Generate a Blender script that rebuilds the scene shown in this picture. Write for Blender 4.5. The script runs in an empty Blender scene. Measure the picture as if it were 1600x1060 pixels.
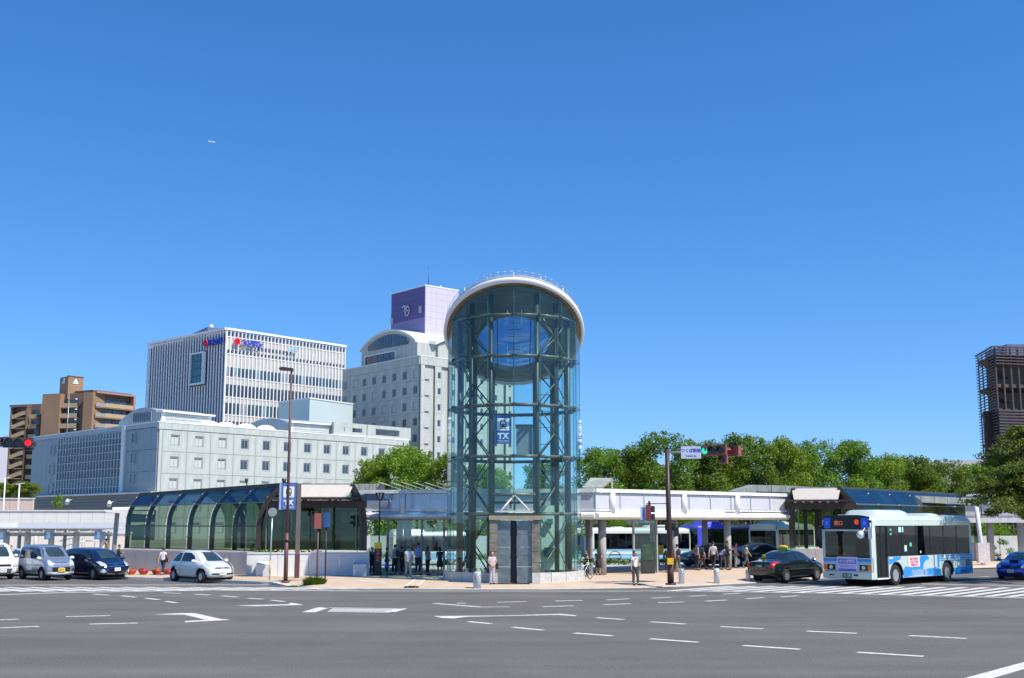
import bpy, bmesh, math, random
from mathutils import Vector, Matrix
from mathutils.bvhtree import BVHTree
R = math.radians
V = Vector
sc = bpy.context.scene
COL = sc.collection
random.seed(7)

# ---------------------------------------------------------------- camera, sky, sun, exposure
FPX, CAMH = 1850.0, 3.0
PITCH = math.atan(284 / FPX)
cam = bpy.data.objects.new('camera', bpy.data.cameras.new('camera'))
COL.objects.link(cam)
cam.data.lens = 36 * FPX / 1600
cam.data.sensor_width = 36
cam.data.clip_start = 0.1
cam.data.clip_end = 6000
cam.location = (0, 0, CAMH)
cam.rotation_euler = (math.pi / 2 + PITCH, 0, 0)
sc.camera = cam

SUN = V((0.80, -0.60, 0)).normalized() * math.cos(R(52)) + V((0, 0, math.sin(R(52))))
world = bpy.data.worlds.new('World')
sc.world = world
world.use_nodes = True
wn = world.node_tree
bg = wn.nodes['Background']
sky = wn.nodes.new('ShaderNodeTexSky')
sky.sky_type = 'NISHITA'
sky.sun_disc = False
sky.sun_elevation = R(52)
sky.sun_rotation = math.atan2(SUN.x, SUN.y)
sky.altitude = 0
sky.air_density = 1.0
sky.dust_density = 0.0
sky.ozone_density = 6.0
tcw = wn.nodes.new('ShaderNodeTexCoord'); vm = wn.nodes.new('ShaderNodeVectorMath'); vm.operation = 'ADD'
vm.inputs[1].default_value = (0, 0, 0.088)                  # clear air: less horizon whitening than the stock sky
vn = wn.nodes.new('ShaderNodeVectorMath'); vn.operation = 'NORMALIZE'
wn.links.new(tcw.outputs['Generated'], vm.inputs[0]); wn.links.new(vm.outputs[0], vn.inputs[0]); wn.links.new(vn.outputs[0], sky.inputs[0])
hs = wn.nodes.new('ShaderNodeHueSaturation')
hs.inputs['Saturation'].default_value = 1.25
hs.inputs['Value'].default_value = 0.98
wn.links.new(sky.outputs[0], hs.inputs['Color'])
tint = wn.nodes.new('ShaderNodeMixRGB'); tint.blend_type = 'MULTIPLY'; tint.inputs[0].default_value = 1.0
tint.inputs[2].default_value = (1.16, 0.985, 1.0, 1)      # clear dry summer sky, a touch deeper blue
wn.links.new(hs.outputs[0], tint.inputs[1])
wn.links.new(tint.outputs[0], bg.inputs[0])
bg.inputs[1].default_value = 0.15
sl = bpy.data.lights.new('sun', 'SUN')
sl.energy = 5.0
sl.angle = R(0.53)
sl.color = (1.0, 0.935, 0.83)
so = bpy.data.objects.new('sun', sl)
so.rotation_euler = SUN.to_track_quat('Z', 'Y').to_euler()
so.location = (40, -30, 80)
COL.objects.link(so)
vs = sc.view_settings
vs.view_transform = 'Standard'
vs.look = 'None'
vs.exposure = 0.36
vs.gamma = 1.0
vs.use_curve_mapping = False
sc.render.engine = 'CYCLES'
sc.cycles.transparent_max_bounces = 32
sc.cycles.max_bounces = 8

# ---------------------------------------------------------------- projection helpers (photo pixel -> place)
def W(px, py, D):
    u = (px - 800) / FPX
    v = (530 - py) / FPX
    cp, sp = math.cos(PITCH), math.sin(PITCH)
    t = D / (cp - v * sp)
    return V((u * t, D, CAMH + t * (sp + v * cp)))
def Gd(px, py, z=0.0):
    lo, hi = 5.0, 3000.0
    for _ in range(60):
        m = (lo + hi) / 2
        if W(px, py, m).z > z: lo = m
        else: hi = m
    return W(px, py, lo)
REFY = [814]          # photo row at which columns are read (verticals lean a little)
def X(px, D):
    return W(px, REFY[0], D).x
def Z(py, D):
    return W(800, py, D).z

# ---------------------------------------------------------------- materials
MATS = {}
def mat(name, c, rough=0.6, metal=0.0, var=0.12, scale=3.0, bump=0.0, bscale=None, emit=None, spec=0.5, coat=0.0, stain=0.0):
    if name in MATS: return MATS[name]
    m = bpy.data.materials.new(name); m.use_nodes = True
    nt = m.node_tree; b = nt.nodes['Principled BSDF']
    b.inputs['Roughness'].default_value = rough
    b.inputs['Metallic'].default_value = metal
    b.inputs['Specular IOR Level'].default_value = spec
    if coat: b.inputs['Coat Weight'].default_value = coat; b.inputs['Coat Roughness'].default_value = 0.05
    tc = nt.nodes.new('ShaderNodeTexCoord')
    if var > 0:
        n = nt.nodes.new('ShaderNodeTexNoise'); n.inputs['Scale'].default_value = scale; n.inputs['Detail'].default_value = 6
        nt.links.new(tc.outputs['Object'], n.inputs['Vector'])
        r = nt.nodes.new('ShaderNodeValToRGB')
        r.color_ramp.elements[0].position = 0.3; r.color_ramp.elements[1].position = 0.7
        r.color_ramp.elements[0].color = (*[x * (1 - var) for x in c], 1)
        r.color_ramp.elements[1].color = (*[min(1, x * (1 + var)) for x in c], 1)
        nt.links.new(n.outputs['Fac'], r.inputs['Fac'])
        out = r.outputs[0]
        if stain > 0:   # rain streaks and grime
            mp = nt.nodes.new('ShaderNodeMapping'); mp.inputs['Scale'].default_value = (2.2, 2.2, 0.16)
            n2 = nt.nodes.new('ShaderNodeTexNoise'); n2.inputs['Scale'].default_value = 1.0; n2.inputs['Detail'].default_value = 8
            nt.links.new(tc.outputs['Object'], mp.inputs[0]); nt.links.new(mp.outputs[0], n2.inputs['Vector'])
            r2 = nt.nodes.new('ShaderNodeValToRGB'); r2.color_ramp.elements[0].position = 0.42; r2.color_ramp.elements[1].position = 0.62
            r2.color_ramp.elements[0].color = (1 - stain, 1 - stain, 1 - stain * 1.1, 1); r2.color_ramp.elements[1].color = (1, 1, 1, 1)
            mx = nt.nodes.new('ShaderNodeMixRGB'); mx.blend_type = 'MULTIPLY'; mx.inputs[0].default_value = 1
            nt.links.new(n2.outputs['Fac'], r2.inputs[0])
            nt.links.new(out, mx.inputs[1]); nt.links.new(r2.outputs[0], mx.inputs[2]); out = mx.outputs[0]
        nt.links.new(out, b.inputs['Base Color'])
    else:
        b.inputs['Base Color'].default_value = (*c, 1)
    if bump > 0:
        n3 = nt.nodes.new('ShaderNodeTexNoise'); n3.inputs['Scale'].default_value = bscale or scale * 8; n3.inputs['Detail'].default_value = 5
        nt.links.new(tc.outputs['Object'], n3.inputs['Vector'])
        bp = nt.nodes.new('ShaderNodeBump'); bp.inputs['Strength'].default_value = bump; bp.inputs['Distance'].default_value = 0.02
        nt.links.new(n3.outputs['Fac'], bp.inputs['Height']); nt.links.new(bp.outputs[0], b.inputs['Normal'])
    if emit:
        b.inputs['Emission Color'].default_value = (*emit[0], 1); b.inputs['Emission Strength'].default_value = emit[1]
    MATS[name] = m
    return m
def glass(name, tint, refl=0.08, rough=0.02, grime=0.0, frost=(0.35, 0.5, 0.48), ior=1.45):
    if name in MATS: return MATS[name]
    m = bpy.data.materials.new(name); m.use_nodes = True
    nt = m.node_tree; nt.nodes.remove(nt.nodes['Principled BSDF']); o = nt.nodes['Material Output']
    t = nt.nodes.new('ShaderNodeBsdfTransparent'); t.inputs[0].default_value = (*tint, 1)
    g = nt.nodes.new('ShaderNodeBsdfGlossy'); g.inputs['Roughness'].default_value = rough
    g.inputs['Color'].default_value = (0.95, 0.98, 1, 1)
    lay = nt.nodes.new('ShaderNodeLayerWeight'); pw = nt.nodes.new('ShaderNodeMath'); pw.operation = 'POWER'; pw.inputs[1].default_value = 4.5
    nt.links.new(lay.outputs['Facing'], pw.inputs[0])
    lw = nt.nodes.new('ShaderNodeMath'); lw.operation = 'MULTIPLY_ADD'; lw.inputs[1].default_value = 0.55; lw.inputs[2].default_value = (ior - 1) ** 2 / (ior + 1) ** 2
    nt.links.new(pw.outputs[0], lw.inputs[0])
    ad = nt.nodes.new('ShaderNodeMath'); ad.operation = 'ADD'; ad.inputs[1].default_value = refl; ad.use_clamp = True
    nt.links.new(lw.outputs[0], ad.inputs[0])
    base = t.outputs[0]
    if grime > 0:
        d = nt.nodes.new('ShaderNodeBsdfDiffuse'); d.inputs[0].default_value = (*frost, 1)
        tc = nt.nodes.new('ShaderNodeTexCoord'); n = nt.nodes.new('ShaderNodeTexNoise'); n.inputs['Scale'].default_value = 0.8; n.inputs['Detail'].default_value = 6
        nt.links.new(tc.outputs['Object'], n.inputs['Vector'])
        mu = nt.nodes.new('ShaderNodeMath'); mu.operation = 'MULTIPLY'; mu.inputs[1].default_value = grime * 2
        nt.links.new(n.outputs['Fac'], mu.inputs[0])
        mg = nt.nodes.new('ShaderNodeMixShader'); nt.links.new(mu.outputs[0], mg.inputs[0]); nt.links.new(t.outputs[0], mg.inputs[1]); nt.links.new(d.outputs[0], mg.inputs[2])
        base = mg.outputs[0]
    mx = nt.nodes.new('ShaderNodeMixShader')
    nt.links.new(ad.outputs[0], mx.inputs[0]); nt.links.new(base, mx.inputs[1]); nt.links.new(g.outputs[0], mx.inputs[2])
    nt.links.new(mx.outputs[0], o.inputs[0])
    MATS[name] = m
    return m
def leafmat(name, c1, c2, scale=0.7):
    if name in MATS: return MATS[name]
    m = bpy.data.materials.new(name); m.use_nodes = True
    nt = m.node_tree; b = nt.nodes['Principled BSDF']; o = nt.nodes['Material Output']
    tc = nt.nodes.new('ShaderNodeTexCoord'); n = nt.nodes.new('ShaderNodeTexNoise'); n.inputs['Scale'].default_value = scale; n.inputs['Detail'].default_value = 8; n.inputs['Roughness'].default_value = 0.7
    nt.links.new(tc.outputs['Object'], n.inputs['Vector'])
    r = nt.nodes.new('ShaderNodeValToRGB'); r.color_ramp.elements[0].position = 0.35; r.color_ramp.elements[1].position = 0.65
    r.color_ramp.elements[0].color = (*c1, 1); r.color_ramp.elements[1].color = (*c2, 1)
    nt.links.new(n.outputs['Fac'], r.inputs[0])
    oi = nt.nodes.new('ShaderNodeObjectInfo'); mr = nt.nodes.new('ShaderNodeMapRange'); mr.inputs['To Min'].default_value = 0.86; mr.inputs['To Max'].default_value = 1.24
    hm = nt.nodes.new('ShaderNodeMapRange'); hm.inputs['To Min'].default_value = 0.482; hm.inputs['To Max'].default_value = 0.512
    hv = nt.nodes.new('ShaderNodeHueSaturation')          # every tree its own green
    nt.links.new(oi.outputs['Random'], mr.inputs['Value']); nt.links.new(oi.outputs['Random'], hm.inputs['Value'])
    nt.links.new(r.outputs[0], hv.inputs['Color']); nt.links.new(mr.outputs[0], hv.inputs['Value']); nt.links.new(hm.outputs[0], hv.inputs['Hue'])
    r = hv; nt.links.new(r.outputs[0], b.inputs['Base Color'])
    b.inputs['Roughness'].default_value = 0.5; b.inputs['Specular IOR Level'].default_value = 0.35
    tl = nt.nodes.new('ShaderNodeBsdfTranslucent'); g = nt.nodes.new('ShaderNodeMixRGB'); g.blend_type = 'MULTIPLY'; g.inputs[0].default_value = 1; g.inputs[2].default_value = (1.5, 1.8, 0.55, 1)
    nt.links.new(r.outputs[0], g.inputs[1]); nt.links.new(g.outputs[0], tl.inputs[0])
    mx = nt.nodes.new('ShaderNodeMixShader'); mx.inputs[0].default_value = 0.38
    nt.links.new(b.outputs[0], mx.inputs[1]); nt.links.new(tl.outputs[0], mx.inputs[2]); nt.links.new(mx.outputs[0], o.inputs[0])
    MATS[name] = m
    return m

# ---------------------------------------------------------------- mesh helpers
class MB:
    def __init__(s, smooth=False):
        s.bm = bmesh.new(); s.mi = 0; s.sm = smooth
    def face(s, pts):
        try:
            f = s.bm.faces.new([s.bm.verts.new(p) for p in pts]); f.material_index = s.mi; f.smooth = s.sm
            return f
        except Exception: return None
    def hexa(s, p):
        v = [s.bm.verts.new(q) for q in p]
        for q in ((0, 3, 2, 1), (4, 5, 6, 7), (0, 1, 5, 4), (1, 2, 6, 5), (2, 3, 7, 6), (3, 0, 4, 7)):
            f = s.bm.faces.new([v[i] for i in q]); f.material_index = s.mi
        return s
    def box(s, x0, x1, y0, y1, z0, z1):
        return s.hexa([(x0, y0, z0), (x1, y0, z0), (x1, y1, z0), (x0, y1, z0), (x0, y0, z1), (x1, y0, z1), (x1, y1, z1), (x0, y1, z1)])
    def bar(s, p0, p1, w, h, up=(0, 0, 1)):
        p0, p1 = V(p0), V(p1); d = (p1 - p0).normalized(); a = d.cross(V(up))
        if a.length < 1e-4: a = d.cross(V((1, 0, 0)))
        a.normalize(); b = a.cross(d).normalized(); a *= w / 2; b *= h / 2
        return s.hexa([p0 - a - b, p0 + a - b, p1 + a - b, p1 - a - b, p0 - a + b, p0 + a + b, p1 + a + b, p1 - a + b])
    def cyl(s, p0, p1, r0, r1=None, n=12, cap=True, smooth=True):
        p0, p1 = V(p0), V(p1); r1 = r0 if r1 is None else r1
        d = (p1 - p0).normalized(); a = d.cross(V((0, 0, 1)))
        if a.length < 1e-4: a = V((1, 0, 0))
        a.normalize(); b = d.cross(a)
        A = [s.bm.verts.new(p0 + (a * math.cos(t) + b * math.sin(t)) * r0) for t in [2 * math.pi * i / n for i in range(n)]]
        B = [s.bm.verts.new(p1 + (a * math.cos(t) + b * math.sin(t)) * r1) for t in [2 * math.pi * i / n for i in range(n)]]
        for i in range(n):
            f = s.bm.faces.new((A[i], A[(i + 1) % n], B[(i + 1) % n], B[i])); f.material_index = s.mi; f.smooth = smooth
        if cap:
            f = s.bm.faces.new(A[::-1]); f.material_index = s.mi
            f = s.bm.faces.new(B); f.material_index = s.mi
        return s
    def tube(s, pts, r, n=8):
        for a, b in zip(pts, pts[1:]): s.cyl(a, b, r, n=n)
        return s
    def lathe(s, prof, n=24, c=(0, 0, 0), axis='z', smooth=True, cap=True):
        rings = []
        for r, z in prof:
            ring = []
            for i in range(n):
                t = 2 * math.pi * i / n
                p = (r * math.cos(t), r * math.sin(t), z)
                if axis == 'y': p = (p[0], p[2], p[1])
                ring.append(s.bm.verts.new(V(p) + V(c)))
            rings.append(ring)
        for a, b in zip(rings, rings[1:]):
            for i in range(n):
                f = s.bm.faces.new((a[i], a[(i + 1) % n], b[(i + 1) % n], b[i])); f.material_index = s.mi; f.smooth = smooth
        for ring in ((rings[0], rings[-1]) if cap else ()):
            try: f = s.bm.faces.new(ring); f.material_index = s.mi
            except Exception: pass
        return s
    def ell(s, c, rad, n=12, m=8, zmin=-1.0):
        rings = []
        for j in range(m + 1):
            ph = math.pi * j / m; z = max(zmin, -math.cos(ph)); rr = math.sqrt(max(0, 1 - z * z))
            rings.append([s.bm.verts.new((c[0] + rad[0] * rr * math.cos(2 * math.pi * i / n), c[1] + rad[1] * rr * math.sin(2 * math.pi * i / n), c[2] + rad[2] * z)) for i in range(n)])
        for a, b in zip(rings, rings[1:]):
            for i in range(n):
                f = s.bm.faces.new((a[i], a[(i + 1) % n], b[(i + 1) % n], b[i])); f.material_index = s.mi; f.smooth = True
        return s
    def prism(s, pts, vec):
        pts = [V(p) for p in pts]; vec = V(vec); n = len(pts)
        A = [s.bm.verts.new(p) for p in pts]; B = [s.bm.verts.new(p + vec) for p in pts]
        for q in (A[::-1], B):
            f = s.bm.faces.new(q); f.material_index = s.mi
        for i in range(n):
            f = s.bm.faces.new((A[i], A[(i + 1) % n], B[(i + 1) % n], B[i])); f.material_index = s.mi
        return s
    def mesh(s, name, *mats):
        bmesh.ops.recalc_face_normals(s.bm, faces=s.bm.faces)
        me = bpy.data.meshes.new(name); s.bm.to_mesh(me); s.bm.free()
        for m in mats: me.materials.append(m)
        return me
def put(name, me, parent=None, loc=(0, 0, 0), rz=0.0, rot=None, label=None, kind=None):
    o = bpy.data.objects.new(name, me); COL.objects.link(o)
    if parent is not None: o.parent = parent
    o.location = loc; o.rotation_euler = rot if rot is not None else (0, 0, rz)
    if label: o['label'] = label
    if kind: o['kind'] = kind
    return o
def thing(name, label, cat, loc=(0, 0, 0), rz=0.0, group=None, kind=None):
    o = bpy.data.objects.new(name, None); COL.objects.link(o); o.location = loc; o.rotation_euler = (0, 0, rz)
    o.empty_display_size = 0.3
    o['label'] = label; o['category'] = cat
    if group: o['group'] = group
    if kind: o['kind'] = kind
    return o
def tag(o, label, cat, group=None):
    o['label'] = label; o['category'] = cat
    if group: o['group'] = group
    return o
def clone(src, label, loc, rz=0.0, scale=None):
    r = src.copy(); COL.objects.link(r); r.location = loc; r.rotation_euler = (0, 0, rz); r['label'] = label
    if scale: r.scale = scale
    for ch in list(src.children):
        c = ch.copy(); COL.objects.link(c); c.parent = r
        for g in list(ch.children):
            d = g.copy(); COL.objects.link(d); d.parent = c
    return r
_bc = {}
def boxme(x0, x1, y0, y1, z0, z1, m):
    k = (round(x0, 3), round(x1, 3), round(y0, 3), round(y1, 3), round(z0, 3), round(z1, 3), m.name)
    if k not in _bc: _bc[k] = MB().box(x0, x1, y0, y1, z0, z1).mesh('box_mesh', m)
    return _bc[k]
def recolour(o, *ms):
    for i, m in enumerate(ms):
        if m is None or i >= len(o.material_slots): continue
        o.material_slots[i].link = 'OBJECT'; o.material_slots[i].material = m
TXT = {}
def textme(s, size, m, depth=0.004, bold=0.0, align='CENTER'):
    k = (s, size, m.name, depth, bold, align)
    if k in TXT: return TXT[k]
    cu = bpy.data.curves.new('lettering', 'FONT'); cu.body = s; cu.size = size; cu.extrude = depth; cu.offset = bold
    cu.align_x = align; cu.align_y = 'CENTER'; cu.resolution_u = 2
    o = bpy.data.objects.new('lettering_tmp', cu); COL.objects.link(o)
    dg = bpy.context.evaluated_depsgraph_get()
    me = bpy.data.meshes.new_from_object(o.evaluated_get(dg))
    bpy.data.objects.remove(o); bpy.data.curves.remove(cu)
    me.materials.clear(); me.materials.append(m)
    TXT[k] = me
    return me
UP = (math.pi / 2, 0, 0)      # stands text up, facing -Y

# ---------------------------------------------------------------- palette
def asphalt():
    m = mat('asphalt', (0.130, 0.121, 0.108), 0.9, var=0.09, scale=0.35, bump=0.6, bscale=45)
    nt = m.node_tree; b = nt.nodes['Principled BSDF']; src = b.inputs['Base Color'].links[0].from_socket
    tc = nt.nodes['Texture Coordinate']
    def layer(src, rot, sc_, scale, p0, p1, c0, c1, det=4):
        mp = nt.nodes.new('ShaderNodeMapping'); mp.inputs['Rotation'].default_value = (0, 0, rot); mp.inputs['Scale'].default_value = sc_
        n = nt.nodes.new('ShaderNodeTexNoise'); n.inputs['Scale'].default_value = scale; n.inputs['Detail'].default_value = det
        r = nt.nodes.new('ShaderNodeValToRGB'); r.color_ramp.elements[0].position = p0; r.color_ramp.elements[1].position = p1
        r.color_ramp.elements[0].color = (c0, c0, c0, 1); r.color_ramp.elements[1].color = (c1, c1, c1, 1)
        x = nt.nodes.new('ShaderNodeMixRGB'); x.blend_type = 'MULTIPLY'; x.inputs[0].default_value = 1
        nt.links.new(tc.outputs['Object'], mp.inputs[0]); nt.links.new(mp.outputs[0], n.inputs['Vector']); nt.links.new(n.outputs['Fac'], r.inputs[0])
        nt.links.new(src, x.inputs[1]); nt.links.new(r.outputs[0], x.inputs[2]); return x.outputs[0]
    s = layer(src, 0.05, (.05, .7, 1), .55, .38, .66, .88, 1.06)          # tyre-polished tracks across
    s = layer(s, -.78, (.05, .8, 1), .8, .45, .60, .93, 1.04)
    s = layer(s, 0, (1, 1, 1), 22, .38, .62, .80, 1.24, 2)              # coarse aggregate
    s = layer(s, 0, (1, 1, 1), 90, .35, .65, .72, 1.30, 1)
    s = layer(s, .3, (1, 1, 1), .16, .52, .56, 1.0, .93, 3)             # old resurfacing patches
    s = layer(s, 0, (.6, 1, 1), 1.7, .66, .74, 1.0, .80, 6)             # oil and water stains
    nt.links.new(s, b.inputs['Base Color'])
    return m
M_asph = asphalt()
M_paint = mat('road_paint', (0.60, 0.595, 0.56), 0.75, var=0.30, scale=7, bump=.4, bscale=40)
M_pave = mat('brick_paving', (0.53, 0.405, 0.295), 0.85, var=0.1, scale=1.2, bump=0.2, bscale=9)
M_conc = mat('concrete', (0.55, 0.55, 0.53), 0.8, var=0.08, scale=1.5, bump=0.2, stain=0.12)
M_whitewall = mat('white_granite', (0.66, 0.66, 0.655), 0.7, var=0.05, scale=2.5, bump=0.1, stain=0.08)
M_white = mat('white_painted_steel', (0.80, 0.79, 0.77), 0.45, var=0.03, scale=1)
M_dark = mat('dark_gap', (0.02, 0.02, 0.022), 0.6, var=0)
M_black = mat('black_paint', (0.012, 0.012, 0.014), 0.4, var=0)
M_bronze = mat('dark_bronze_steel', (0.055, 0.04, 0.032), 0.5, 0.3, var=0.2, scale=3)
M_steel = mat('grey_green_steel', (0.050, 0.056, 0.046), 0.45, 0.2, var=0.15, scale=2)
M_steel2 = mat('pale_steel_tube', (0.17, 0.165, 0.125), 0.42, 0.2, var=0.1, scale=2)
M_alu = mat('brushed_aluminium', (0.55, 0.56, 0.57), 0.35, 0.6, var=0.05)
M_tyre = mat('tyre_rubber', (0.018, 0.018, 0.018), 0.85, var=0.1)
M_rim = mat('wheel_alloy', (0.55, 0.55, 0.56), 0.3, 0.8, var=0)
M_text_w = mat('white_print', (0.85, 0.85, 0.87), 0.5, var=0)
M_text_b = mat('blue_print', (0.02, 0.05, 0.42), 0.5, var=0)
M_text_k = mat('black_print', (0.02, 0.02, 0.03), 0.5, var=0)
# ================================================================ GROUND
def sheet(name, pts, z, m, kind='structure', thick=0.0):
    mb = MB()
    if thick: mb.prism([(p[0], p[1], z - thick) for p in pts], (0, 0, thick))
    else: mb.face([(p[0], p[1], z) for p in pts])
    o = put(name, mb.mesh(name, m)); o['kind'] = kind
    if not thick and o.data.polygons[0].normal.z < 0: o.data.flip_normals()
    return o
sheet('ground', [(-1500, -60), (1500, -60), (1500, 3000), (-1500, 3000)], -0.03, mat('far_ground', (0.28, 0.27, 0.24), 0.95, var=0.15, scale=0.05))
sheet('road', [(-260, -40), (260, -40), (260, 110), (-260, 110)], 0.0, M_asph)
# sidewalk and plaza with kerb
kerbpx = [(-60, 900), (200, 906), (330, 910), (425, 914.5), (450, 917), (480, 919.5), (560, 920.5), (700, 921.5), (850, 921.5), (1000, 919), (1100, 915.5), (1175, 911.5), (1290, 901), (1400, 893)]
kp = []
for i, (a, b) in enumerate(kerbpx):
    g = Gd(a, b); kp.append((g.x, g.y))
kp[0] = (kp[1][0] - 60, kp[1][1] + 52)
kp = kp[:12]
d = V((0.70, 0.71)); kp.append((kp[11][0] + d.x * 50, kp[11][1] + d.y * 50))
H = 0.13
low = lambda i: 3 < i < 12          # kerb dropped at the crossing corner
inner = []
for i, p in enumerate(kp):
    a = V(kp[max(0, i - 1)]); b = V(kp[min(len(kp) - 1, i + 1)]); t = (b - a).normalized(); n = V((-t.y, t.x))
    q = V(p) + n * 0.28; inner.append((q.x, q.y))
mb = MB()
for i in range(len(kp) - 1):
    h0 = 0.035 if low(i) else H + .01; h1 = 0.035 if low(i + 1) else H + .01
    a, b, c, e = kp[i], kp[i + 1], inner[i + 1], inner[i]
    mb.hexa([(a[0], a[1], -.02), (b[0], b[1], -.02), (c[0], c[1], -.02), (e[0], e[1], -.02), (a[0], a[1], h0), (b[0], b[1], h1), (c[0], c[1], h1), (e[0], e[1], h0)])
put('kerb', mb.mesh('kerb', mat('kerb_granite', (0.56, 0.55, 0.50), 0.8, var=0.15, scale=6, bump=0.3)), kind='structure')
mb = MB()
back = [(120, 125), (-140, 125)]
pz = [(q[0], q[1], 0.03 if low(i) else H) for i, q in enumerate(inner)]
row2 = []
for i, q in enumerate(inner):
    row2.append((q[0] * 1.0 + 0.0, q[1] + 1.5, H))
for i in range(len(inner) - 1):
    mb.face([pz[i], pz[i + 1], row2[i + 1], row2[i]])
mb.face(row2 + [(120, 72, H), (34, 72, H), (-80, 72, H), (row2[0][0], 115, H)][0:0] + [(row2[-1][0], 125, H), (row2[0][0], 125, H)])
put('sidewalk', mb.mesh('sidewalk', M_pave), kind='structure')
for i in range(1):
    sheet('bus_terminal_road', [(-60, 73.5), (X(1232, 80), 73.5), (X(1232, 80), 115), (-60, 115)], H + .004, mat('terminal_concrete', (0.42, 0.42, 0.40), 0.9, var=0.1, scale=.5))
# far pavement on the right, beyond the side street
P = [Gd(1524, 893), Gd(1536, 884), Gd(1600, 878), Gd(1760, 870), Gd(1760, 862), Gd(1524, 862)]
sheet('far_pavement', [(p.x, p.y) for p in [Gd(1500, 890), Gd(1535, 889), Gd(1640, 886), Gd(1900, 878), Gd(1900, 850), Gd(1500, 850)]], 0.05, M_pave)
def pave_strip(pts, m, z):
    return sheet('paving_band', [(Gd(a, b, .13).x, Gd(a, b, .13).y) for a, b in pts], z, m)
M_pv2 = mat('pale_paving', (0.66, 0.60, 0.53), 0.85, var=0.08)
pave_strip([(632, 916), (648, 904), (652, 904), (637, 916)], M_pv2, H + .004)
pave_strip([(650, 916), (664, 904), (668, 904), (655, 916)], M_pv2, H + .004)
pave_strip([(560, 907), (600, 911), (604, 910), (563, 906.3)], M_pv2, H + .004)
pave_strip([(637.5, 915.8), (652.5, 904.1), (663.5, 904.1), (649.5, 915.8)], mat('tactile_yellow', (0.58, 0.45, 0.29), 0.8), H + .004)

# painted markings, each stripe its own sheet
def stripe(p, q, w=None, z=0.004, name='lane_marking'):
    """p,q pixel centres of the two ends; w = width in metres"""
    a, b = Gd(*p), Gd(*q); t = (b - a).normalized(); n = V((-t.y, t.x, 0)) * (w / 2)
    return sheet(name, [(a - n)[:2], (b - n)[:2], (b + n)[:2], (a + n)[:2]], z, M_paint)
def patch(pts, name='lane_marking', z=0.004):
    return sheet(name, [Gd(a, b)[:2] for a, b in pts], z, M_paint)
for p, q in [((731, 971.5), (767, 975)), ((801, 980.5), (849, 985)), ((897, 989.5), (957, 994)), ((1016, 998.5), (1091, 1004)), ((1161, 1009), (1250, 1015)), ((1339, 1019.5), (1443, 1026)),
             ((932, 965.5), (975, 968.5)), ((1017, 972), (1071, 975.5)), ((1126, 979.5), (1192, 983)), ((1260, 986.5), (1339, 990)), ((1420, 993.5), (1510, 998))]:
    stripe(p, q, 0.22)
for p, q in [((103, 964), (172, 962.3)), ((140, 975.5), (215, 974)), ((0, 969), (30, 967.8)), ((0, 981.5), (61, 979)),
             ((145, 928.5), (170, 930.3)), ((190, 931.2), (212, 933.6)), ((228, 935), (248, 937.4)), ((259, 940), (276, 942.3)), ((255, 926.6), (283, 927.5)), ((304, 928.8), (328, 930)), ((347, 931.4), (371, 933.4)), ((387, 935), (410, 936.6)), ((424, 938.2), (445, 940.4)),
             ((777, 941.6), (823, 940.5)), ((848, 948.2), (896, 947)), ((867, 939.5), (910, 938.4)), ((943, 945.2), (986, 943.6)), ((948, 937.8), (984, 936)),
             ((1017, 935), (1048, 933.8)), ((1028, 942.2), (1069, 941)), ((1077, 932), (1104, 930.6)), ((1103, 939.8), (1136, 937.8)), ((1130, 928.8), (1156, 927.4)), ((1166, 935.8), (1194, 934.2)), ((1220, 933), (1247, 931.3)), ((714, 942.6), (728, 943))]:
    stripe(p, q, 0.22)
# arrows and boxes
patch([(240, 960.5), (280, 958.6), (304, 958.4), (345, 967.5), (361, 969), (290, 972.6), (288, 970.8), (322, 969), (288, 961)], 'turn_arrow')
patch([(367, 946.6), (450, 944.6), (455, 942), (475, 945.6), (420, 947), (400, 947.6)], 'turn_arrow')
stripe((678, 943), (752, 949), .24); stripe((752, 949), (797, 948.6), .16)
patch([(678, 963.2), (790, 962.2), (876, 959.6), (901, 962), (899, 963), (870, 961.2), (730, 964.2), (708, 966.8), (690, 966)], 'turn_arrow')
stripe((482, 957), (506, 949.6), .45); stripe((506, 950), (628, 951.3), .18); stripe((609, 956.6), (628, 951), .4); stripe((512, 956), (609, 957.3), .18)
M_paintworn = mat('worn_paint', (0.42, 0.42, 0.41), 0.8, var=0.45, scale=14)
o = patch([(512, 955.3), (520, 950.9), (620, 952.2), (607, 956.4)], 'worn_marking', .003); o.data.materials[0] = M_paintworn
patch([(1500, 1062), (1600, 1035), (1640, 1025), (1640, 1036), (1600, 1046), (1545, 1062)], 'stop_line')
# crossings
stripe((-40, 931), (95, 926.4), .35); stripe((95, 926.4), (330, 922.6), .3); stripe((330, 922.5), (560, 923.6), .30); stripe((560, 923.8), (1000, 924.2), .20)
stripe((1000, 923.6), (1100, 924.2), .22); stripe((1100, 924.2), (1300, 927.4), .28); stripe((1300, 927.4), (1640, 935.6), .32)
stripe((-40, 914.6), (420, 914.2), .30, name='stop_line')
for i in range(17):
    x = -70 + i * 36
    yb = 925.2 - max(0, x) * .0075; 
    patch([(x, 917.6), (x + 14, 917.6), (x + 92, yb - 1.0), (x + 66, yb - .4)], 'crossing_stripe')
for i in range(20):
    x = 1040 + i * 33
    yb = 923.2 + max(0, x - 1100) * .0205; yt = 915.2 + max(0, x - 1100) * .006
    patch([(x, yb), (x + 17, yb + .3), (x + 112, yt + 1.2), (x + 98, yt + .8)], 'crossing_stripe')
stripe((1440, 912.6), (1640, 916.4), .3, name='stop_line'); stripe((1500, 909.5), (1570, 905.6), .2); stripe((1480, 905.8), (1545, 901), .18)
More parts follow.
